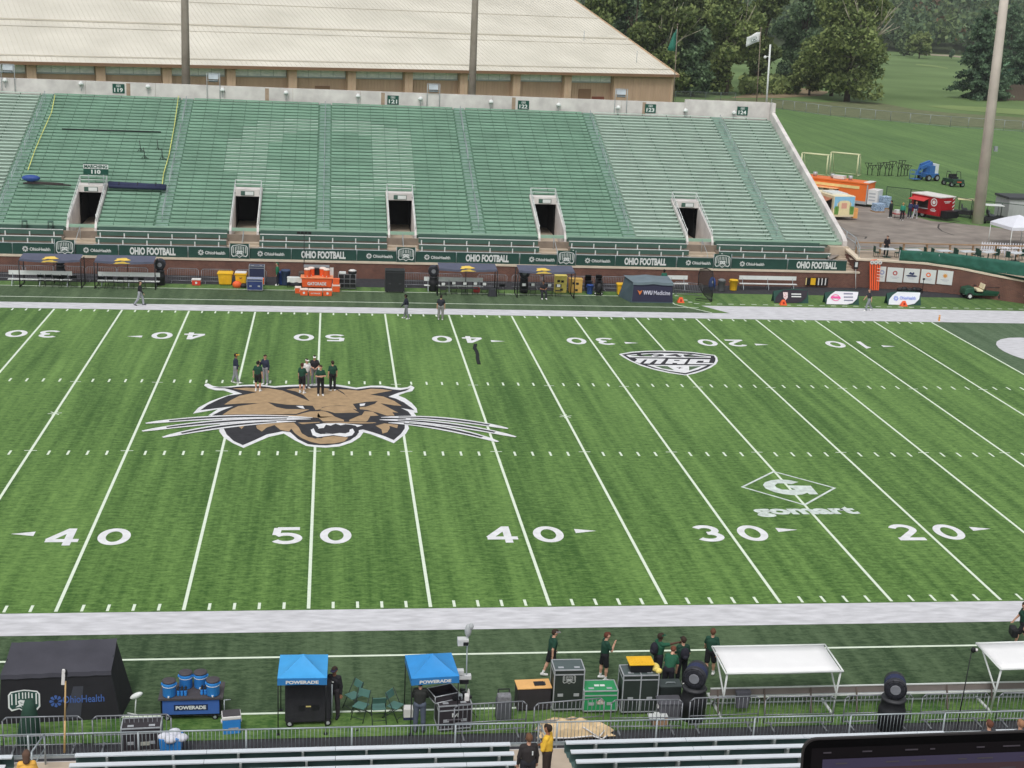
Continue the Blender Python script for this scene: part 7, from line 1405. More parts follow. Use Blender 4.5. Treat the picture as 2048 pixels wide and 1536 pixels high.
# green covered object
c = gz(58, 1482); t = thing('covered_machine', 'dark green fabric cover draped over a tall object before the black tent', 'cover', c); s = MB(); n = 14; V = []
for j in range(7):
    f = j/6; r_ = .36*(1-.62*f**1.6)
    for i in range(n): a = 2*math.pi*i/n; q = r_*(1+.09*math.sin(5*a+j*.7)*(1-f)); V.append((q*math.cos(a)+.08*f, q*math.sin(a), 1.38*f))
s.add(V, [(j*n+i, j*n+(i+1) % n, (j+1)*n+(i+1) % n, (j+1)*n+i) for j in range(6) for i in range(n)]+[tuple(6*n+i for i in range(n))], 0, True); s.build('cover', mat('cover_green', (40, 68, 56), .8, .15, 3, bump=.2, bscale=6), t)
# padded target on a stick, tall pole
t = thing('pad_stand', 'white padded oval on a thin white stand right of the black tent', 'stand', gz(270, 1430)); MB().tube((0, 0, 0), (.05, 0, .62), .02, n=6).tube((-.25, .1, .02), (.25, -.1, .02), .02, n=6).build('stem', M_white, t); o = MB().ball((0, 0, 0), (.22, .09, .09), 14, 8).build('pad', M_white, t); o.location = (.06, 0, .68); o.rotation_euler = (0, -.45, 0)
# drink cart
a, b_ = gz(322, 1441), gz(443, 1438); w = (b_-a).length; t = thing('drink_cart', 'black and blue POWERADE cart loaded with blue jugs and bottles', 'cart', a, math.atan2(b_.y-a.y, b_.x-a.x)); M_pb = mat('powerade_panel', (62, 98, 166), .5, .06, 2)
MB().bx(-.06, w+.06, -.1, .95, .74, .80).build('table_top', mat('cart_top', (72, 68, 70), .7, .12, 3), t); MB().bx(.06, w-.06, -.045, -.02, .22, .70).build('front_panel', M_pb, t); MB().bx(0, w, -.02, .85, .16, .74).build('body', M_blkmet, t)
MB().bx(w*.22, w*.78, -.055, -.045, .36, .56).build('nameplate', mat('plate_navy', (30, 44, 78), .5, .05, 3), t); s = MB(); text_on(s, 'POWERADE', (w/2, -.06, .46), (1, 0, 0), (0, 0, 1), w*.5, .13, .05); s.build('lettering', M_bwhite, t)
for x in (.2, w-.2): wheel(t, x, .0, .09, .09, .06, M_galv); wheel(t, x, .75, .09, .09, .06, M_galv)
M_jb = mat('jug_blue', (52, 132, 206), .45, .05, 3); M_jl = mat('jug_lid', (70, 66, 70), .6, .1, 4); rz = t.rotation_euler.z; T0 = V3(t.location)
def on_cart(x, y, z): q = rot2(x, y, rz); return T0+V3((q[0], q[1], z))
for k, (x, y) in enumerate(((.26, .14), (.72, .66), (1.18, .66), (w-.26, .14))):
    j = thing('drink_jug', ['front left', 'back left', 'back right', 'front right'][k]+' round blue jug with dark lid on the POWERADE cart', 'jug', on_cart(x, y, .802), 0, 'blue jugs on the drink cart')
    MB().lathe([(.19, 0), (.205, .03), (.205, .36), (.21, .37), (.21, .47), (.2, .48)], 22).build('body', M_jb, j); MB().lathe([(.214, .345), (.216, .35), (.216, .362), (.214, .366)], 22).build('white_band', M_bwhite, j); MB().lathe([(.215, .48), (.218, .52), (.17, .545), (.05, .55)], 22).build('lid', M_jl, j); MB().box(0, -.215, .05, .05, .05, .05).build('spigot', M_bwhite, j)
    MB().box(-.22, 0, .4, .04, .1, .05).box(.22, 0, .4, .04, .1, .05).build('handles', M_jb, j)
for g_, (cx, cy) in enumerate(((.66, .1), (1.38, .14))):
    for i in range(3):
        for k in range(2 if g_ == 0 else 2):
            bq = thing('sport_bottle', '%s squeeze bottle of the %s row in the %s cluster on the POWERADE cart' % (('leftmost', 'middle', 'rightmost')[i], ('front', 'back')[k], ('left', 'right')[g_]), 'bottle', on_cart(cx-.12+.11*i, cy+.12*k, .802), 0, 'squeeze bottles on the POWERADE cart')
            MB().lathe([(.042, 0), (.045, .02), (.045, .10), (.038, .12), (.045, .14), (.045, .19)], 10).build('body', M_jb, bq); MB().lathe([(.046, .19), (.046, .22), (.02, .24), (.018, .27)], 10).build('cap', M_black, bq)
t = cooler('blue upright cooler with dark lid and white rim beside the POWERADE cart', 463, 1462, .56, .42, .62, M_jb, M_coolw, .12); MB().box(0, 0, .628, .54, .4, .02).build('lid_pad', M_jl, t); s = MB(); s.box(.05, -.215, .2, .3, .006, .06); s.build('label_print', mat('label_grey', (170, 160, 150), .6, .2, 9), t); MB().path([(-.2, .22, .4), (-.2, .26, .95), (.0, .26, .95)], .015).build('pull_handle', M_galv, t)
# cases and towel bin at left
M_case = mat('case_dark', (52, 48, 52), .6, .1, 3); t = trunk('wide dark flight case with silver edges behind the left barricade', 285, 1497, 1.15, .62, .86, M_case, M_trim, .05); MB().box(.12, -.32, .35, .28, .01, .12).build('nameplate', mat('plate_grey', (170, 170, 160), .6, .2, 12), t)
t = thing('towel_bin', 'blue bin with white towels spilling over it behind the fence', 'bin', gz(343, 1502)); MB().hexa([(-.3, -.22, 0), (.3, -.22, 0), (.3, .22, 0), (-.3, .22, 0), (-.34, -.26, .55), (.34, -.26, .55), (.34, .26, .55), (-.34, .26, .55)]).build('bin', M_jb, t, bevel=.03); s = MB(); [s.ball((x, y, z), (.2, .18, .12), 9, 7) for x, y, z in ((-.2, -.08, .55), (.1, .05, .6), (.32, -.1, .5), (.0, -.18, .5))]; s.build('towels', mat('towel_white', (214, 216, 226), .9, .12, 5, k=1.0), t)
# blue canopies
M_cb = mat('canopy_blue', (64, 154, 214), .6, .07, 2, bump=.12, bscale=4); M_cbd = mat('valance_blue', (48, 120, 180), .6, .06, 2)
def blue_canopy(label, leg, fl, fr, bl, ze, lettering, darker=False):
    a, b_, c = gz(*fl, ze), gz(*fr, ze), gz(*bl, ze); w = (b_-a).length; d = (c-a).length; t = thing('pop_up_canopy', label, 'canopy', (a.x, a.y, 0), math.atan2(b_.y-a.y, b_.x-a.x), 'blue POWERADE canopies'); m = M_cb if not darker else mat('canopy_blue_b', (52, 138, 204), .6, .07, 2, bump=.12, bscale=4)
    s = MB(); P = [(0, 0), (w, 0), (w, d), (0, d)]; pk = (w/2, d/2, ze+.42); N_ = 8
    for k in range(4):
        p, q = P[k], P[(k+1) % 4]; V = []
        for j in range(N_+1):
            u = j/N_
            for i in range(N_+1):
                v = i/N_; ex = p[0]+(q[0]-p[0])*v; ey = p[1]+(q[1]-p[1])*v; sag = -.09*math.sin(math.pi*v)*(1-u)*u*2.2+.05*math.sin(math.pi*v)*(1-u)*0; V.append((ex+(pk[0]-ex)*u, ey+(pk[1]-ey)*u, ze+(pk[2]-ze)*u**1.25+sag))
        s.add(V, [(j*(N_+1)+i, j*(N_+1)+i+1, (j+1)*(N_+1)+i+1, (j+1)*(N_+1)+i) for j in range(N_) for i in range(N_)], 0, True)
    s.build('roof', m, t); 
    for k in range(4):
        p, q = P[k], P[(k+1) % 4]; MB().add([(p[0], p[1], ze), (q[0], q[1], ze), (q[0], q[1], ze-.24), ((p[0]+q[0])/2, (p[1]+q[1])/2, ze-.22), (p[0], p[1], ze-.24)], [(0, 1, 2, 3, 4)]).build('valance', M_cbd, t)
    s = MB(); text_on(s, lettering, (w/2, -.012, ze-.135), (1, 0, 0), (0, 0, 1), w*.66, .115, .05); s.build('lettering', M_bwhite, t)
    for x, y in P: MB().tube((x*.97+.02, y*.97+.02, 0), (x*.97+.02, y*.97+.02, ze), .017, n=6).box(x*.97+.02, y*.97+.02, .01, .12, .12, .02).build('leg', M_blkmet, t)
    s = MB(); 
    for k in range(4): p, q = P[k], P[(k+1) % 4]; s.tube((p[0]*.97, p[1]*.97, ze-.05), (pk[0], pk[1], pk[2]-.08), .012, n=5)
    s.build('ribs', M_blkmet, t); return t
blue_canopy('left bright blue pop-up canopy lettered POWERADE over a black case', (553.8, 1472.7), (554.6, 1357), (654, 1356), (565, 1309.5), 1.95, 'POWERADE'); blue_canopy('right blue pop-up canopy lettered POWERADE over open equipment cases', (820, 1467), (823, 1357.5), (919, 1352), (815.6, 1310), 1.95, 'POWERADE', True)
# soft black case under the left canopy
a, b_ = gz(570, 1453), gz(662, 1450); w = (b_-a).length; t = thing('padded_case', 'tall padded black case on small wheels under the left blue canopy', 'case', a, math.atan2(b_.y-a.y, b_.x-a.x)); MB().bx(0, w, 0, .7, .1, 1.42).build('body', mat('padded_black', (44, 44, 48), .8, .15, 3, bump=.3, bscale=7), t, bevel=.06)
s = MB(); s.bx(w*.3, w*.42, -.012, 0, .55, .72).bx(w*.58, w*.74, -.012, 0, .55, .72); s.build('pockets', M_black, t); MB().bx(w*.45, w*.56, -.014, 0, .66, .70).build('tag', mat('tag_yellow', (206, 190, 120), .7, 0), t); MB().tube((w+.03, .05, .2), (w+.02, .05, 1.4), .02, n=6).build('edge_pole', M_galv, t)
for x in (.14, w-.1): wheel(t, x, -.03, .11, .11, .05, mat('wheel_hub', (170, 172, 176), .4, .1, 5)); wheel(t, x, .6, .11, .11, .05, M_galv)
# green folding chairs
M_fg2 = mat('chair_green', (74, 112, 104), .6, .08, 4); M_ffr = mat('chair_frame', (40, 52, 50), .5, .1, 4); FCG = fold_chair('folding_chair', 'x', M_fg2, M_ffr, 'green folding chairs by the blue canopies')
for i, (px, py, rz, lb) in enumerate(((707, 1416, 2.2, 'leftmost green folding chair turned sideways'), (722, 1436, 2.6, 'green folding chair in front of the leftmost one'), (757, 1440, .05, 'green folding chair with its back to the camera'), (789, 1436, -2.2, 'rightmost green folding chair beside the right canopy'))):
    o = FCG if i == 0 else copy_tree(FCG); o.location = gz(px, py); o.rotation_euler = (0, 0, rz+math.pi); o['label'] = lb
tag(MB().tube((0, 0, .02), (.08, .01, .02), .02, n=6).build('shoe', M_black, None, gz(711, 1462)), 'small dark object lying on the turf below the green chairs', 'object')
c = gz(816, 1436); t = thing('white_cooler', 'white and blue box at the left leg of the right canopy', 'box', c); MB().box(0, 0, .2, .3, .3, .4).build('body', M_coolw, t, bevel=.02); MB().box(0, 0, .05, .31, .31, .1).build('base', M_navy, t)
# cases below right canopy
t = trunk('black flight case with white M logo beneath the right canopy', 905, 1452, 1.05, .7, .92, M_case, M_trim, .1); s = MB(); s.poly([(-.1, -.36, .52), (-.1, -.36, .66), (-.06, -.36, .66), (0, -.36, .57), (.06, -.36, .66), (.1, -.36, .66), (.1, -.36, .52), (.06, -.36, .52), (.06, -.36, .59), (0, -.36, .51), (-.06, -.36, .59), (-.06, -.36, .52)]); s.build('logo', M_bwhite, t); MB().box(0, -.36, .43, .5, .008, .04).build('caption', mat('caption_dim', (110, 106, 112), .6, .3, 20), t)
t = thing('open_case', 'open shallow flight case tilted on top of the black case', 'case', gz(884, 1446)+V3((0, .0, .94)), .35); s = MB()
for x0, x1, y0, y1 in ((-.4, .4, -.3, -.28), (-.4, .4, .28, .3), (-.4, -.38, -.28, .28), (.38, .4, -.28, .28)): s.bx(x0, x1, y0, y1, 0, .22)
s.bx(-.4, .4, -.3, .3, -.01, .01); s.build('tray', M_case, t); s = MB()
for z in (0, .22): s.path([(-.41, -.31, z), (.41, -.31, z), (.41, .31, z), (-.41, .31, z), (-.41, -.31, z)], .016)
for x, y in ((-.41, -.31), (.41, -.31), (.41, .31), (-.41, .31)): s.tube((x, y, 0), (x, y, .22), .016, n=5)
s.build('edge_trim', M_trim, t)
for k, (px, py, m, sz) in enumerate(((918, 1410, M_galv, .13), (926, 1404, M_black, .12), (911, 1400, M_gold, .09), (932, 1412, M_coolw, .15), (922, 1396, M_black, .1), (908, 1412, M_black, .11))):
    p = gz(px, py+44); t = thing('camera_gear', ['grey camera block on the case at the canopy edge', 'black lens on the case at the canopy edge', 'small brass fitting among the camera gear', 'round white monitor hood at the edge of the camera gear', 'upper black battery among the camera gear', 'left black box among the camera gear'][k], 'equipment', (p.x, p.y+.1, .93), k*.5, 'camera gear on the case'); MB().box(0, 0, sz*.7, sz*1.3, sz, sz*1.3).build('body', m, t, bevel=.02); MB().tube((0, -sz*.5, sz*.7), (0, -sz*1.1, sz*.8), sz*.35, n=10).build('lens', M_black, t)
# monitor mast
c = gz(931, 1440); t = thing('camera_mast', 'tall thin mast with grey camera heads right of the right canopy', 'mast', c); MB().tube((0, 0, 0), (-.05, 0, 3.1), .022, n=6).build('pole', M_galv, t); s = MB(); [s.tube((0, 0, .55), (.42*math.cos(k), .42*math.sin(k), 0), .015, n=5) for k in (.4, 2.5, 4.6)]; s.build('tripod', M_blkmet, t)
MB().ball((-.03, 0, 3.15), (.11, .1, .22), 10, 8).ball((.06, -.02, 3.3), (.08, .08, .12), 10, 8).build('top_head', mat('head_grey', (170, 174, 176), .5, .12, 6), t); MB().box(-.18, 0, 2.78, .34, .26, .2).build('camera_box', mat('box_grey', (196, 198, 198), .5, .08, 5), t); MB().box(-.1, -.14, 2.76, .16, .06, .1).build('lens', M_black, t)
MB().box(-.22, 0, 1.72, .2, .2, .14).box(-.1, 0, 1.55, .44, .2, .12).build('mid_gear', MATS['box_grey'], t); MB().box(-.1, -.05, 1.42, .28, .16, .14).build('recorder', M_black, t); MB().ball((.06, 0, .9), (.05, .05, .22), 8, 7).build('cable_bundle', M_coolw, t)
# rolling suitcase and cabinet
t = thing('rolling_case', 'grey rolling bag with tall black handle left of the wood-topped cabinet', 'bag', gz(1006, 1437)); MB().box(0, 0, .38, .5, .36, .7).build('body', mat('bag_grey', (84, 86, 92), .7, .15, 4), t, bevel=.05); MB().box(0, -.03, .78, .44, .3, .2).build('mesh_top', mat('mesh_pale', (170, 172, 176), .7, .4, 14, rgb2=(90, 90, 94)), t, bevel=.03); MB().path([(-.18, .1, .6), (-.18, .1, 1.0), (.18, .1, 1.0), (.18, .1, .6)], .02).build('handle', M_black, t); wheel(t, -.2, .1, .06, .06, .04); wheel(t, .2, .1, .06, .06, .04)
a, b_ = gz(1034, 1424), gz(1100, 1421); w = (b_-a).length; t = thing('cabinet', 'black cabinet with pale wooden top between rolling bag and tall case', 'cabinet', a, math.atan2(b_.y-a.y, b_.x-a.x)); MB().bx(0, w, 0, .55, .05, .82).build('body', M_case, t, bevel=.01); MB().bx(-.02, w+.02, -.03, .58, .82, .85).build('wood_top', mat('pale_wood', (222, 172, 108), .6, .08, 3), t)
t = thing('laptop', 'closed black laptop lying on the wooden cabinet top', 'laptop', a+V3((.72, .28, .852)), .05); MB().box(0, 0, .014, .34, .26, .028).build('shell', M_black, t, bevel=.008); MB().box(.19, 0, .012, .04, .2, .024).build('edge', mat('dark_grey_shell', (60, 60, 62), .5, .05, 3), t)
# road cases
M_cgreen = mat('case_green_black', (44, 52, 48), .5, .1, 3); M_clid = mat('case_lid', (78, 90, 90), .5, .08, 3)
def rcase(label, xl, xr, yb, h, d, m, split=False, lid=None): 
    a, b_ = gz(xl, yb), gz(xr, yb-(xr-xl)*.02); w = (b_-a).length; c = (a+b_)/2; t = trunk(label, 0, 0, w, d, h, m, M_trim, math.atan2(b_.y-a.y, b_.x-a.x), 'road_case', split, None, 'flight cases on the near sideline', lid); t.location = (c.x, c.y+d/2, 0); return t, w, h, d
t, w, h, d = rcase('tall dark green flight case with OHIO emblem', 1105, 1164, 1425, 1.52, .72, M_cgreen, False, M_clid); s = MB(); ohio_logo(s, (0, -d/2-.006, 1.2), .42, .34); s.build('emblem', [mat('emblem_pale', (176, 180, 178), .6, .1, 9), M_cgreen], t)
M_kg = mat('kelly_green', (44, 140, 86), .5, .06, 2); t, w, h, d = rcase('low bright green trunk with white print on its lid', 1166, 1233, 1428, .82, .72, M_kg, False, M_kg); s = MB(); s.box(-.09, 0, h+.012, .16, .12, .006).box(.1, 0, h+.012, .16, .12, .006); s.build('lid_print', M_bwhite, t); s = MB(); s.poly([(-.14, -d/2-.006, .42), (0, -d/2-.006, .55), (.14, -d/2-.006, .42), (.1, -d/2-.006, .34), (-.1, -d/2-.006, .34)]); s.build('badge', mat('badge_red', (150, 70, 66), .6, .25, 14, rgb2=(190, 190, 180)), t)
t, w, h, d = rcase('wide double-door dark flight case under the yellow crate', 1242, 1312, 1430, 1.42, .72, M_cgreen, True, M_clid); CT = V3(t.location)
t = thing('yellow_crate', 'black tote with yellow ribbed lid on the double flight case', 'crate', CT+V3((.02, .02, 1.44))); MB().hexa([(-.34, -.22, 0), (.34, -.22, 0), (.34, .22, 0), (-.34, .22, 0), (-.38, -.26, .28), (.38, -.26, .28), (.38, .26, .28), (-.38, .26, .28)]).build('tote', M_black, t); MB().bx(-.42, .42, -.3, .3, .28, .33).build('lid', M_yel, t, bevel=.015); s = MB(); [s.bx(x-.012, x+.012, -.26, .26, .33, .342) for x in np.linspace(-.34, .34, 8)]+[s.bx(-.36, .36, y-.012, y+.012, .33, .338) for y in (-.15, 0, .15)]; s.build('lid_ribs', M_yel, t)
t = thing('yellow_bag', 'pale yellow bag slumped on the right corner of the double case', 'bag', CT+V3((.5, -.05, 1.43))); MB().ball((0, 0, .12), (.16, .2, .13), 10, 8).ball((.1, -.15, .06), (.12, .1, .1), 9, 7).build('bag', mat('bag_yellow', (232, 200, 110), .7, .12, 5), t)
t = thing('storage_bin', 'dark translucent storage bin with pale handle behind the grey tote', 'bin', gz(1335, 1412)); MB().box(0, 0, .42, .72, .5, .82).build('body', mat('bin_dark', (44, 50, 50), .4, .12, 3), t, bevel=.03); MB().box(0, 0, .84, .76, .54, .05).build('lid', mat('bin_lid', (66, 74, 74), .35, .08, 3), t, bevel=.015); MB().path([(-.15, -.1, .87), (-.13, -.1, .93), (.15, -.1, .93), (.17, -.1, .87)], .014).build('handle', M_galv, t)
t = thing('storage_tote', 'grey lidded tote standing before the dark storage bin', 'tote', gz(1335, 1436)); MB().hexa([(-.32, -.22, 0), (.32, -.22, 0), (.32, .22, 0), (-.32, .22, 0), (-.37, -.27, .62), (.37, -.27, .62), (.37, .27, .62), (-.37, .27, .62)]).build('tote', mat('tote_grey', (92, 92, 98), .6, .1, 3), t, bevel=.02); MB().box(0, 0, .65, .8, .6, .07).build('lid', mat('tote_lid', (78, 78, 84), .6, .1, 3), t, bevel=.03); MB().box(-.38, -.1, .5, .05, .12, .1).box(.38, -.1, .5, .05, .12, .1).build('latches', M_coolw, t)
t = thing('paper_box', 'cardboard box with white papers on the turf beside the grey tote', 'box', gz(1318, 1447)); MB().box(0, 0, .12, .5, .34, .24).build('carton', mat('cardboard', (168, 132, 104), .85, .1, 4), t); MB().box(-.12, -.02, .26, .5, .36, .05).box(.05, .03, .30, .4, .3, .03).build('papers', M_bwhite, t)
# near fans
f1 = fan('black misting fan on a barrel left of the white bench canopy', 1384, 1436, -.45, 'near misting fans', 1.22, .9); f2 = fan('black misting fan on a barrel between the white bench canopies', 1779, 1457, -.35, 'near misting fans', 1.22, .86)
# white bench canopies and long team bench
def white_canopy(label, fl, fr, wd=None):
    a, b_ = gz(*fl), gz(*fr); t = thing('bench_canopy', label, 'canopy', a, math.atan2(b_.y-a.y, b_.x-a.x), 'white bench canopies'); w = wd or (b_-a).length; M = mat('canopy_white', (238, 241, 250), .55, .03, 1.5, k=1.0)
    s = MB(); V = []; n = 10
    for i in range(n+1):
        for j in range(5): u, v = i/n, j/4; V.append((w*u, -.32+1.72*v, 1.76+.06*v-.05*math.sin(math.pi*u)*(1-v)))
    s.add(V, [(i*5+j, (i+1)*5+j, (i+1)*5+j+1, i*5+j+1) for i in range(n) for j in range(4)], 0, True); o = s.build('fabric', M, t); o.modifiers.new('s', 'SOLIDIFY').thickness = .012
    s = MB(); s.path([(-.06, -.34, 1.76), (w+.06, -.34, 1.76), (w+.06, 1.42, 1.83), (-.06, 1.42, 1.83), (-.06, -.34, 1.76)], .03); s.build('roof_frame', M_white, t)
    for x in (0, w):
        MB().tube((x, 0, 0), (x, -.28, 1.76), .035, n=8).tube((x, -.14, .85), (x, 1.1, 1.8), .03, n=8).build('post', M_white, t); MB().bar((x, -.1, .03), (x, 1.0, .03), .08, .05).build('foot', M_white, t)
    return t
white_canopy('flat white bench canopy right of the near fan group', (1440.7, 1434.5), (1664, 1429)); white_canopy('flat white bench canopy cut by the right edge', (1980, 1424), (2060, 1421), 3.85)
a, b_ = gz(1418, 1424), gz(2080, 1408); L_ = (b_-a).length; t = thing('team_bench', 'long slatted white and grey team bench below the white canopies', 'bench', a, math.atan2(b_.y-a.y, b_.x-a.x), 'white team benches')
MB().bx(0, L_, .05, .09, .80, .84).build('top_rail', M_white, t); MB().bx(0, L_, .07, .10, .56, .79).build('backrest', mat('bench_grey', (124, 116, 112), .6, .08, 2), t); MB().bx(0, L_, -.02, .02, .50, .55).build('seat_edge', M_white, t); MB().bx(0, L_, .12, .45, .42, .46).build('seat', M_white, t)
for i in range(8): x = .25+(L_-.5)*i/7; MB().bar((x, .08, .8), (x, -.22, 0), .05, .04).bar((x, .15, .42), (x, .5, 0), .05, .04).build('leg', mat('leg_brown', (96, 86, 80), .6, .1, 4), t)
MB().tube((.2, .3, .14), (L_-.2, .3, .14), .02, n=6).build('foot_rail', M_galv, t)
t = thing('hanging_jacket', 'grey jacket hung over the long bench', 'jacket', gz(1481, 1424)+V3((0, -.08, .0))); MB().hexa([(-.2, -.06, .2), (.2, -.06, .2), (.2, .0, .2), (-.2, .0, .2), (-.26, -.1, .84), (.26, -.1, .84), (.26, .1, .84), (-.26, .1, .84)]).build('cloth', mat('jacket_grey', (84, 84, 92), .85, .15, 5), t, bevel=.03)
# slim black pole with camera
c = gz(1911, 1470); t = thing('camera_pole', 'slim black pole with a small camera left of the second white canopy', 'pole', c); MB().tube((0, 0, 0), (.12, 0, 2.95), .022, .016, 6).build('pole', M_blkmet, t); MB().ball((.16, -.02, 3.05), (.08, .07, .1), 10, 8).box(.24, 0, 3.0, .12, .06, .05).build('camera', M_blkmet, t); MB().ball((.26, -.04, 3.06), .05, 8, 6).build('lens_cap', M_coolw, t)
# tan tarp heap
c = gz(1150, 1464); t = thing('tarp', 'crumpled tan tarp bundle lying behind the barricades', 'tarp', c, -.05); V = []; nx, ny = 22, 9; rs = np.random.RandomState(5)
for j in range(ny+1):
    for i in range(nx+1):
        u, v = i/nx*2-1, j/ny*2-1; e = max(0, 1-(abs(u)**2.4+abs(v)**2)); V.append((1.2*u*(1+.06*math.sin(v*5)), .42*v*(1-.35*max(0, u)), .02+.55*e**.5*(.75-.25*u)+.05*math.sin(u*9+v*4)*e+.04*math.sin(u*17-v*8)*e))
o = MB().add(V, [(j*(nx+1)+i, j*(nx+1)+i+1, (j+1)*(nx+1)+i+1, (j+1)*(nx+1)+i) for j in range(ny) for i in range(nx)], 0, False).build('canvas', mat('tarp_tan', (204, 180, 142), .85, .14, 2.5, bump=.3, bscale=7), t); MB().path([(-.9, -.4, .02), (-.2, -.45, .05), (.5, -.4, .1), (.8, -.5, .04), (1.0, -.3, .06)], .025).path([(.2, -.3, .35), (.7, -.45, .08), (.9, -.25, .2)], .02).build('strap', M_coolw, t)
# ---- near barricades on the track
NB = [(8, 1501, 'left end, before the black tent'), (187, 1498, 'before the wide flight case'), (907, 1473, 'before the right blue canopy'), (1066, 1470, 'before the tan tarp, left half'), (1219, 1462, 'before the double flight case'), (1376, 1458, 'before the near fan beside the white canopy'), (1526, 1455, 'below the white bench canopy'), (1684, 1452, 'before the fan between the canopies'), (1838, 1449, 'beside the slim black pole'), (1990, 1446, 'at the right edge below the second white canopy')]
for i, (px, py, lb) in enumerate(NB):
    o = copy_tree(BAR); o.location = gz(px, py); o.rotation_euler = (0, 0, .03*math.sin(i*2.7)+(.09 if i in (2, 3) else 0)); o['label'] = 'steel crowd barricade on the near track, '+lb; o['group'] = 'barricades on the near track'
# ================================================================== NEAR STAND
near_st = thing('near_bleachers', 'near bleacher rows with white planks, green treads and front railing', 'bleachers', (0, 0, 0)); M_plank = mat('plank_white', (212, 218, 224), .5, .04, 1.2, k=1.0); M_tread = mat('tread_green', (62, 88, 84), .7, .16, 1.0, rgb2=(78, 100, 98)); M_sup = mat('support_grey', (140, 146, 144), .5, .1, 4)
R0Y, R0Z, RP, RR = -11.78, 1.19, .85, .2
SUPM = MB().bx(-.032, .032, -.165, -.11, -.399, -.02).bx(-.032, .032, -.10, .10, -.399, -.046).mesh('support', M_sup)
secs = [(-24, -8.05), (-6.35, 6.1), (7.75, 19.6), (21.0, 40)]
for a_, b_ in secs:
    for i in range(5):
        y, z = R0Y-RP*i, R0Z+RR*i; jit = .0
        s = MB(); x = a_
        while x < b_-.05: x2 = min(b_, x+3.66); s.bx(x+.006, x2-.006, y-.09, y+.09, z-.038, z); x = x2
        s.build('seat_plank', M_plank, near_st)
        MB().bx(a_, b_, y-.71, y+.107, z-.46, z-.40).bx(a_, b_, y+.109, y+.13, z-.66, z-.06).build('tread', M_tread, near_st)
        x = a_+.9+.12*i
        while x < min(b_, 26):
            if x > -14: o = bpy.data.objects.new('support', SUPM); COL.objects.link(o); o.parent = near_st; o.location = (x, y, z)
            x += 1.83
for a_, b_ in ((-8.05, -6.35), (6.1, 7.75), (19.6, 21.0)):
    s = MB()
    for i in range(12): s.bx(a_, b_, -11.5-.425*i-.425, -11.5-.425*i, 0.0, .80+.1*i)
    s.build('stair', M_conc2, near_st)
MB().bx(-30, 40, -11.56, -11.42, -.02, .78).build('front_wall', M_conc, near_st)
xs = -26.0; k = 0
while xs < 38:
    x2 = xs+3.05; s = MB(); s.tube((xs, -11.36, 1.62), (x2, -11.36, 1.62), .024, n=6).tube((xs, -11.36, .95), (x2, -11.36, .95), .02, n=6); s.build('fence_rail', M_galv, near_st); s = MB().tube((xs, -11.36, .3), (xs, -11.36, 1.62), .03, n=6); s.build('fence_post', M_galv, near_st); s = MB(); n = 28
    for i in range(1, n): s.tube((xs+(x2-xs)*i/n, -11.36, .95), (xs+(x2-xs)*i/n, -11.36, 1.62), .008, n=4)
    s.build('fence_pickets', M_galv, near_st); xs = x2
MB().bx(-26, 38, -11.40, -11.32, .86, .93).build('fence_sill', M_galv, near_st)
for xa in (-7.2, 6.95):
    MB().path([(xa, -11.6, .8), (xa, -11.6, 1.75), (xa, -13.2, 2.15), (xa, -13.2, 1.2)], .026).path([(xa, -11.6, 1.3), (xa, -13.2, 1.7)], .02).build('stair_handrail', M_galv, near_st)
# pole at the stand front
c = gy(129, 1505, -11.7); t = thing('boom_pole', 'tall tan pole with a white camera head rising at the left stair', 'pole', c); tp = gy(131, 1362, -11.5)-c; MB().tube((0, 0, 0), tp*.45, .03, .028, 8).tube(tp*.45, tp, .026, .022, 8).build('pole', mat('pole_tan', (190, 158, 108), .6, .1, 4), t); MB().bar(tp+V3((-.07, 0, -.1)), tp+V3((-.03, 0, .35)), .09, .08).build('head', M_coolw, t); MB().ball(tp+V3((.02, 0, .25)), (.05, .05, .12), 8, 6).box(tp.x+.02, tp.y, tp.z+.08, .05, .05, .12).build('bracket', M_black, t)
# spectators on the near stairs
def stair_pos(px, py, ht=1.76):
    for Y in np.arange(-11.6, -19, -.05):
        p = gy(px, py, Y); z = .80+.1*max(0, (-11.5-Y)/.425)
        if p.z-ht >= z: return V3((p.x, Y, z))
    return p
def back_print(t, C0, f, u, r):
    c = C0-u*.36-f*.155+r*.07; MB().box(c.x, c.y, c.z, .035, .012, .12).build('print', M_bwhite, t)
person('person in dark jersey seen from behind on the near stairs', stair_pos(1059, 1471), .1, PZ('stand', sleeve='long', build=1.1), (46, 42, 42), (40, 40, 46), hair=(104, 74, 54), h=NH, extra=back_print)
person('person in yellow jersey turned left on the near stairs', stair_pos(1098, 1452), W90-.5, PZ('crossed', sleeve='long'), (226, 178, 60), (56, 48, 44), hair=(44, 34, 28), skin=1, h=NH)
person('person with long brown hair and yellow top at the bottom left corner', stair_pos(52, 1505), .1, PZ('stand', hair='long', sleeve='short'), (222, 170, 80), (60, 60, 70), hair=(92, 70, 58), h=NH)
person('brown-haired person whose head shows above the laptop', stair_pos(1981, 1444), .1, PZ('stand'), (60, 64, 70), (50, 50, 56), hair=(96, 60, 46), skin=0, h=NH)
person('fair-haired person at the right edge above the laptop', stair_pos(2044, 1443), .2, PZ('stand'), (80, 84, 90), (50, 50, 56), hair=(150, 110, 84), skin=0, h=NH)
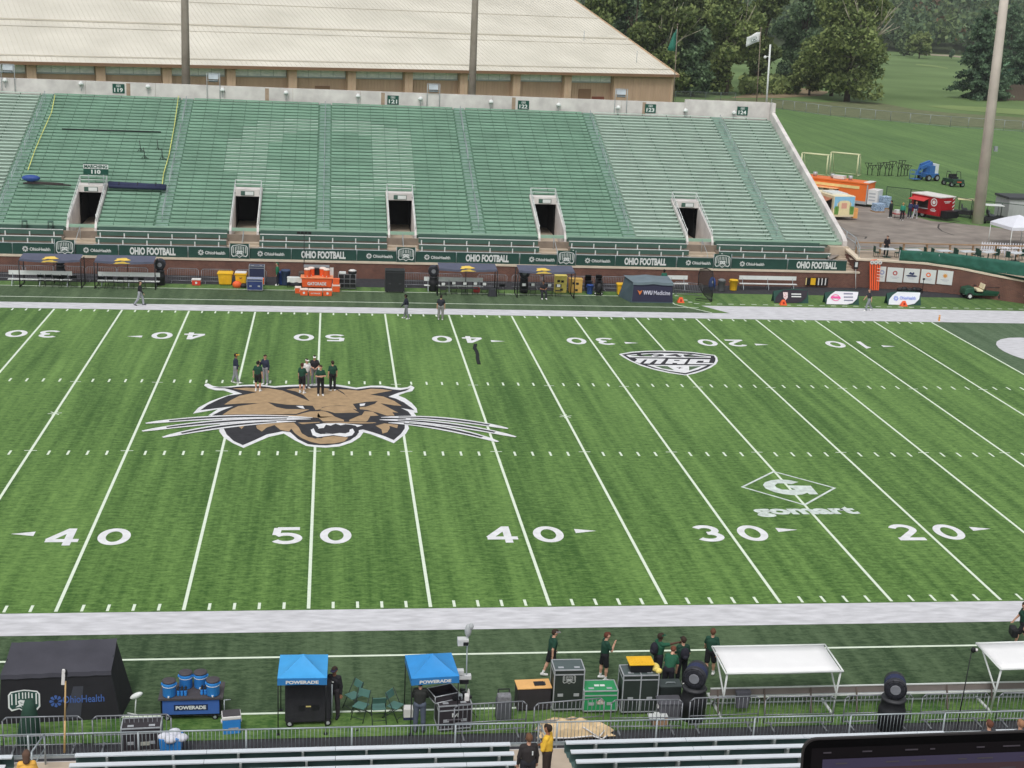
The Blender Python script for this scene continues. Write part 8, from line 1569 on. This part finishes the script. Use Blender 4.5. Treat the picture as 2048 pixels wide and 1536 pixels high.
# ================================================================== LAPTOP ON THE PRESS-BOX COUNTER
O = V3(CP+_ray(1607, 1478)*.80); e1 = (V3(CP+_ray(2048, 1462)*.82)-O); ux = e1.normalized(); nrm = (V3(CP)-O).normalized(); uz = (V3((0, 0, 1))-ux*ux.z); uz = (uz-nrm*.12).normalized(); uz = (uz-ux*uz.dot(ux)).normalized(); un = ux.cross(uz)   # un points to the viewer
if un.dot(V3(CP)-O) < 0: un = -un
Wd, Ht = .325, .215; t = thing('laptop', 'open dark laptop with dim screen at the bottom right corner', 'laptop', O)
def lp(x, y, d=0): return ux*x-uz*y+un*d
def rrect(x0, y0, x1, y1, r, d, n=5):
    P = []
    for cx, cy, a0 in ((x0+r, y0+r, 180), (x1-r, y0+r, 270), (x1-r, y1-r, 0), (x0+r, y1-r, 90)):
        for i in range(n+1): a = math.radians(a0+90*i/n); P.append(lp(cx+r*math.cos(a), cy+r*math.sin(a), d))
    return P
MB().extr(rrect(0, 0, Wd, Ht, .008, 0), -un*.002).build('lid', mat('lid_dark_metal', (60, 57, 57), .5, .05, 4, metal=.3), t); MB().poly(rrect(.0006, .0007, Wd-.0006, Ht, .0076, .0008)).build('bezel', mat('bezel_black', (9, 9, 10), .7, 0, spec=.05), t)
def scr(name, x0, y0, x1, y1, d, rgb, em): MB().poly([lp(x0, y0, d), lp(x1, y0, d), lp(x1, y1, d), lp(x0, y1, d)]).build(name, mat(name+'_glow', rgb, .7, 0, emit=em, k=1.0, spec=.05), t)
scr('display', .005, .0055, Wd-.005, Ht-.012, .0012, (20, 18, 20), .35); scr('menu_bar', .012, .0125, Wd-.03, .0185, .0016, (56, 52, 70), .4); scr('browser_page', .005+.001, .0185, Wd-.02, Ht-.014, .0016, (60, 47, 51), .4)
s = MB(); q = random.Random(3)
for x0, y0, n, h_ in ((.012, .0078, 9, .0009), (.02, .0148, 6, .001), (.02, .0215, 4, .0009)):
    x = x0
    for i in range(n): l = q.uniform(.003, .011); s.poly([lp(x, y0, .0019), lp(x+l, y0, .0019), lp(x+l, y0+h_, .0019), lp(x, y0+h_, .0019)]); x += l+q.uniform(.006, .03)
s.build('interface_marks', mat('ui_marks', (70, 66, 72), .7, 0, emit=.15, k=1.0, spec=.05), t)
hb = lp(0, Ht, 0); bx_ = V3((ux.x, ux.y, 0)).normalized(); fw = V3((un.x, un.y, 0)).normalized(); s = MB(); P = [hb, hb+ux*Wd, hb+ux*Wd+fw*.23, hb+fw*.23]; P = [V3((p.x, p.y, hb.z-.004)) for p in P]; s.extr(P, V3((0, 0, -.012))); s.build('base', mat('base_dark', (70, 68, 70), .4, .05, 4), t); c0 = (P[0]+P[2])/2; MB().box(c0.x, c0.y, c0.z+.001, .27, .1, .004, math.atan2(bx_.y, bx_.x)).build('keyboard', M_black, t)
t2 = thing('press_counter', 'grey counter ledge below the open laptop', 'counter', (O.x, O.y, O.z+hb.z-.0165)); MB().bx(-1.2, .9, -.75, .16, -.04, 0).build('top', mat('counter_grey', (120, 118, 116), .5, .06, 3), t2); MB().bx(-1.2, .9, .1, .16, -.9, -.04).build('front', MATS['counter_grey'], t2)
# ================================================================== HAZE
hz_ = MB().bx(-800, 1600, -120, 2700, -1.2, 190).build('haze', None); hz_.data.materials.clear()
hm = bpy.data.materials.new('haze_air'); hm.use_nodes = True; hm.node_tree.nodes.clear(); ho = hm.node_tree.nodes.new('ShaderNodeOutputMaterial'); hv = hm.node_tree.nodes.new('ShaderNodeVolumePrincipled')
hv.inputs['Color'].default_value = (.86, .90, .94, 1); hv.inputs['Density'].default_value = .00016; hv.inputs['Anisotropy'].default_value = .2
hm.node_tree.links.new(hv.outputs[0], ho.inputs['Volume']); hz_.data.materials.append(hm); tag(hz_, kind='stuff')
